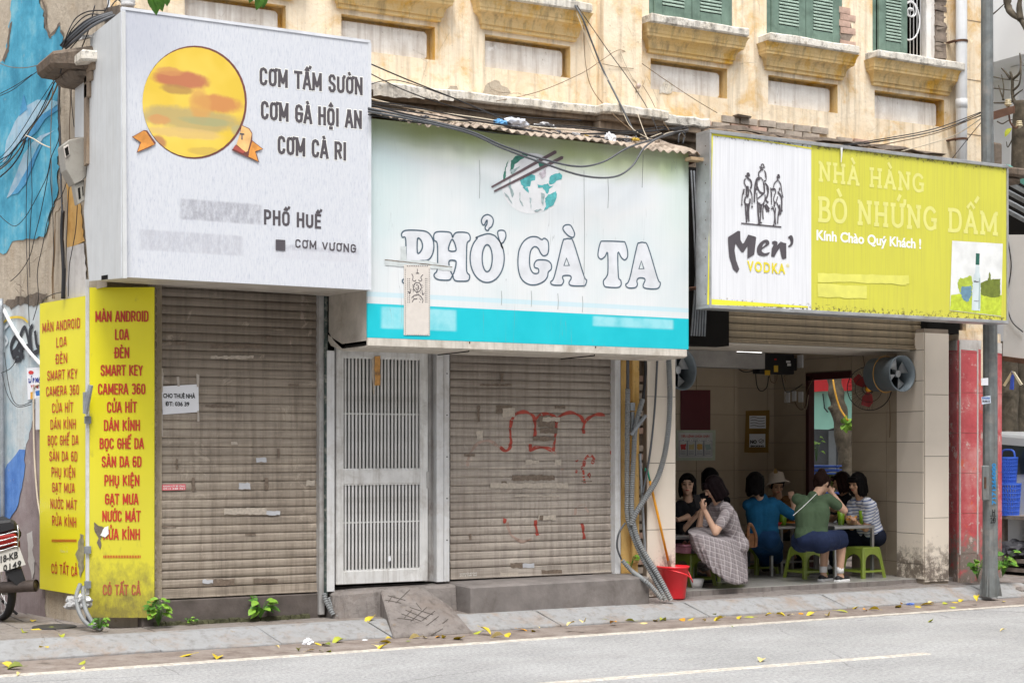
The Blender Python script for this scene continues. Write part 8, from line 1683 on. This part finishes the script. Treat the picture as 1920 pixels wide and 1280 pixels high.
MB().box(BX-.8,BX-.65,5.8,6.8,2.9,3.4).build('white_box',M['white'],ra)
bark=simple('tree_bark',(.085,.07,.05),.95,var=.5,sc_=8,bump=.9,bs=14,dirt=(.24,.2,.15),damt=.5)
tr1=thing('street_tree','leaning tree trunk with an orange cord seen through the side door','tree',tuple(PX(1600,1000,15.8)))
m=MB();k_=catmull([PX(1612,1000,15.8),PX(1596,900,15.8),PX(1587,860,15.8),PX(1577,790,15.8),PX(1569,745,15.8),PX(1563,700,15.8),PX(1550,600,15.8)],6);m.tube(k_,[.135+.012*math.sin(i*1.3)-.001*i for i in range(len(k_))],12);m.build('trunk',bark,tr1,smooth=True)
m=MB();m.tube([PX(1566,762,15.75),PX(1559,767,15.7),PX(1562,772,15.7)],[.05,.06,.04],8);m.tube([PX(1571,785,15.75),PX(1566,783,15.7)],[.05,.03],8);m.build('branch_stub',bark,tr1,smooth=True)
m=MB();m.tube(catmull([PX(1562,712,15.55),PX(1566,735,15.5),PX(1575,765,15.5),PX(1590,788,15.5)],6),.014,6);m.build('cord',simple('orange_cord_2',(.60,.30,.02),.5),tr1,smooth=True)
cr=MB()
for k in range(260):c=PX(1540,560,15.8)+Vector((random.gauss(0,1.1),random.gauss(0,1.1),random.gauss(1.6,.8)));leafquad(cr,c,Vector((random.uniform(-1,1),random.uniform(-1,1),random.uniform(-1,.3))),Vector((.2,.3,1)),.22,.07)
o=cr.build('crown',leafm[0],tr1,fix=False);o['kind']='stuff'
m=MB();c=PX(1585,795,15.5)
for k in range(14):a=k*.9;leafquad(m,c,Vector((math.cos(a),-.3,math.sin(a))),Vector((-1,-.3,.3)),.13,.045)
alone(m,'orchid',leafm[1],'bright green epiphyte on the leaning trunk behind the side door','plant',fix=False)
for k in range(12):
 px,py=1552,872+k*6.5+40
 b0=PX(1548,872+k*7.2,13.35);t=thing('plastic_table','blue plastic table, %s in the stack outside the side door'%(['topmost','second','third','fourth','fifth','sixth','seventh','eighth','ninth','tenth','eleventh','lowest'][k]+('' if k in(0,11)else ' from the top')),'table',(b0.x,b0.y+.25,b0.z-.06),0,'stacked blue plastic tables')
 m=MB();m.box(b0.x-.22,b0.x+.25,b0.y-.02,b0.y+.44,b0.z-.016,b0.z);m.box(b0.x-.2,b0.x+.23,b0.y,b0.y+.42,b0.z-.03,b0.z-.0165);m.build('table_top',simple('blue_table',(.10,.22,.75),.4)if k==0 else bpy.data.materials['blue_table'],t,bevel=.006)
gb_=PX(1556,905,12.95);MB();alone(MB().box(gb_.x-.01,gb_.x+.01,gb_.y-.10,gb_.y+.08,gb_.z-.1,gb_.z+.10),'green_board',M['lime'],'lime green plastic board beside the blue stack at the side door','board')
sh_=thing('street_shelf','low wooden street shelf carrying blue baskets at the right edge','shelf',tuple(PG(1905,1090,0)))
wd=simple('grey_weathered_wood',(.26,.22,.19),.85,var=.35,sc_=8,bump=.5)
def atx(px,py,X):return PX(px,py,X)
def board(px0,px1,y,th,X=15.2,dep=.5,mat=None,name='board'):
 a,b_=atx(px0,y,X),atx(px1,y,X);m=MB();m.box(X,X+dep,b_.y-1.2,a.y+.25,a.z-th,a.z);return m.build(name,mat or wd,sh_)
for y in(965,1045,1062):board(1870,1925,y,.045)
for k in range(7):board(1868,1925,1078+k*6,.02,15.0-.05*k,.6)
for px in(1880,1945):a=atx(px,970,15.3);MB().box(15.3,15.36,a.y-.03,a.y+.03,0,a.z).build('upright',wd,sh_)
for px,py,w,label in((1892,1038,.22,'pale sack on the middle board of the street shelf'),(1908,1030,.28,'dark bag at the right end of the street shelf')):crumple('sack',px,py,PX(px,py,15.3).y,w*2,w,simple('sack%d'%px,(.45,.43,.40)if px<1900 else(.05,.05,.06),.6,var=.3),label,px)
def basket(px,pyb,pyt,rpx,label,X=15.3):
 b0,tp=PX(px,pyb,X),PX(px,pyt,X);h_=tp.z-b0.z;r_=rpx*20.3/FPX;t=thing('basket',label,'basket',tuple(b0));m=MB()
 for k in range(26):
  a=k*2*math.pi/26;e=Vector((math.cos(a),math.sin(a),0));m.tube([b0+e*r_*.82,tp+e*r_],.0095,4,caps=False)
 for k in range(8):f=k/7;m.lathe([(r_*(.82+.18*f)+.008,-.006),(r_*(.82+.18*f)+.008,.006),(r_*(.82+.18*f)-.004,0)],b0+UP*h_*f,26,closed=True)
 m.lathe([(r_*1.08,-.012),(r_*1.08,.012),(r_*.98,.012),(r_*.98,-.012)],tp,26,closed=True);m.lathe([(.001,0),(r_*.82,0)],b0+UP*.004,20);m.build('basket_body',M['bluep'],t)
 return t,tp,r_
basket(1892,965,907,21,'larger blue plastic basket, lower of the two stacked on the shelf')
t,tp,r_=basket(1890,905,858,17,'smaller blue plastic basket set on top of the larger one');m=MB();m.tube(catmull([tp+Vector((0,r_,0)),tp+Vector((0,r_*.7,.09)),tp+Vector((0,-r_*.7,.09)),tp+Vector((0,-r_,0))],5),.012,6);m.build('handle',M['bluep'],t)
CX=17.0;ca0=PX(1872,900,CX);car=thing('parked_car','silver car parked across the side street behind the blue baskets','car',(CX-.6,ca0.y-1.8,0));y0=ca0.y+.25
silver=simple('silver_car_paint',(.68,.70,.72),.3,.2,var=.05,bump=0);glass=simple('dark_car_glass',(.03,.04,.045),.05,0,bump=0,spec=.8)
pr=[(0,.35),(-.02,.75),(.0,1.02),(-.12,1.30),(-.55,1.74),(-1.4,1.83),(-2.5,1.76),(-3.2,1.25),(-4.1,1.05),(-4.25,.7),(-4.2,.35)]
m=MB();m.hexa([(CX-1.5,y0+a,z)for a,z in pr],[(CX,y0+a,z)for a,z in pr]);m.build('body',silver,car,bevel=.05,seg=2)
for wy in([(-.30,1.20),(-.62,1.56),(-1.35,1.66),(-1.35,1.15)],[(-1.45,1.15),(-1.45,1.66),(-2.4,1.60),(-2.95,1.2)]):
 m=MB();m.slab([(CX-1.515,y0+a,z+.12 if z<1.4 else z+.02)for a,z in wy],(.01,0,0));m.build('window',glass,car)
m=MB();m.slab([(CX-1.35,y0-.08,1.24),(CX-.15,y0-.08,1.24),(CX-.25,y0-.50,1.62),(CX-1.25,y0-.50,1.62)],(0,-.02,-.03));m.build('rear_window',glass,car)
for a in(-.75,-3.4):
 for xx_ in(CX-1.52,CX-.2):m=MB();m.lathe([(.12,-.1),(.30,-.1),(.33,-.06),(.33,.06),(.30,.1),(.12,.1)],(xx_+.1,y0+a,.33),24,Matrix.Rotation(R(90),3,'Y'),closed=True);w_=m.build('wheel',M['black'],car,smooth=False)
m=MB();m.box(CX-1.53,CX-1.2,y0-.05,y0+.03,.85,1.05);m.build('tail_light',M['redp'],car)
cn=thing('stall_canopy','white sheet canopy with dangling wires hanging at the right edge','canopy',tuple(PX(1900,668,15.0)));X=15.0
m=MB();m.slab([PX(1880,668,X),PX(1960,676,X),PX(1960,440,X),PX(1886,440,X)],(.05,0,0));m.build('sheet',M['white'],cn)
m=MB();m.slab([PX(1878,676,X-.05),PX(1960,688,X-.05),PX(1960,678,X-.05),PX(1878,667,X-.05)],(.1,0,0));m.build('bottom_rail',M['rust'],cn)
m=MB();m.tube(catmull([PX(1889,445,X-.03),PX(1896,500,X-.03),PX(1888,560,X-.03),PX(1896,600,X-.03),PX(1918,622,X-.03)],6),.008,5);m.build('wire',M['cable'],cn,smooth=True)
gr_=thing('green_roof','green metal roof edge with dark rafters at the right edge above the canopy','roof',tuple(PX(1905,430,15.6)));X=15.6
m=MB();m.slab([PX(1886,326,X),PX(1960,372,X),PX(1960,352,X),PX(1886,308,X)],(.06,0,0));m.build('roof_edge',simple('green_roof_sheet',(.12,.34,.30),.5),gr_)
for k in range(4):m=MB();m.slab([PX(1886,345+k*18,X+.1*k),PX(1960,385+k*18,X+.1*k),PX(1960,377+k*18,X+.1*k),PX(1886,337+k*18,X+.1*k)],(.06,0,0));m.build('rafter',M['galv'],gr_)
m=MB();m.slab([PX(1884,442,X+.6),PX(1990,442,X+.6),PX(1990,392,X+.6),PX(1884,328,X+.6)],(.06,0,0));m.build('dark_underside',M['dark'],gr_)
m=MB();m.slab([PX(1876,1000,16.9),PX(1990,1000,16.9),PX(1990,690,16.9),PX(1876,680,16.9)],(.03,0,0));alone(m,'shade_backdrop',simple('dark_shade_backdrop',(.045,.045,.05),.8,var=.5,sc_=2),'added dark curtain hanging under the white canopy behind the silver car','backdrop')  # dark sheet added to stand for the shade under the canopy
tr2=thing('street_tree','tree trunk with a folded paper lantern standing behind the blue baskets','tree',tuple(PG(1890,1010,0)));X=16.1;m=MB()
kk=catmull([PX(1893,1010,X),PX(1891,900,X),PX(1892,800,X),PX(1891,720,X),PX(1893,640,X)],5);m.tube(kk,[.125-.0*i+.01*math.sin(i)for i in range(len(kk))],12);m.build('trunk',bark,tr2,smooth=True)
for q,mt in(([(1896,696),(1880,722),(1883,724),(1899,700)],simple('cream_lath',(.62,.5,.3),.6)),([(1896,696),(1893,730),(1899,730),(1900,700)],simple('blue_lath',(.05,.1,.5),.6)),([(1897,696),(1912,722),(1916,720),(1901,697)],simple('cream_lath2',(.62,.55,.4),.6))):
 m=MB();m.slab([PX(x,y,X-.2)for x,y in q],(.02,0,0));m.build('lantern_lath',mt,tr2)
tr3=thing('bare_tree','bare-branched tree against the pale building in the upper right','tree',tuple(PG(1925,1000,0)));X=16.4;m=MB();m.tube(catmull([PX(1925,1000,X),PX(1919,500,X),PX(1916,330,X),PX(1917,250,X),PX(1922,190,X)],5),[.14]*21,10);m.build('trunk',bark,tr3,smooth=True)
brs=[([(1888,-30),(1890,12),(1900,28),(1914,38),(1925,60)],.06),([(1914,38),(1911,10),(1918,-20)],.05),([(1918,215),(1908,200),(1899,182),(1898,150),(1894,135)],.035),([(1894,147),(1887,138),(1878,128)],.02),([(1897,150),(1911,138),(1914,120),(1912,100)],.02),([(1899,170),(1911,158),(1915,130)],.018),([(1899,190),(1885,193),(1858,193)],.018),([(1882,188),(1876,172),(1872,160)],.014),([(1880,188),(1882,165),(1878,140)],.012),([(1900,182),(1908,175),(1918,168)],.014),([(1901,245),(1900,256),(1890,276),(1887,266)],.012),([(1857,31),(1870,20),(1887,4)],.012),([(1858,143),(1880,148),(1910,152)],.010),([(1858,165),(1900,170)],.010),([(1870,228),(1880,232),(1895,225),(1920,228)],.010)]
for pts,r_ in brs:m=MB();path=catmull([PX(x,y,X)for x,y in pts],5);m.tube(path,[r_*(1-.6*i/len(path))for i in range(len(path))],6);m.build('branch',bark,tr3,smooth=True)
m=MB();
for px,py,d in((1903,245,Vector((.3,-.3,-.4))),(1897,240,Vector((-.5,.4,-.6)))):leafquad(m,PX(px,py,X-.1),d,Vector((-1,0,.2)),.14,.05)
m.build('last_leaves',lmats[1],tr3,fix=False)
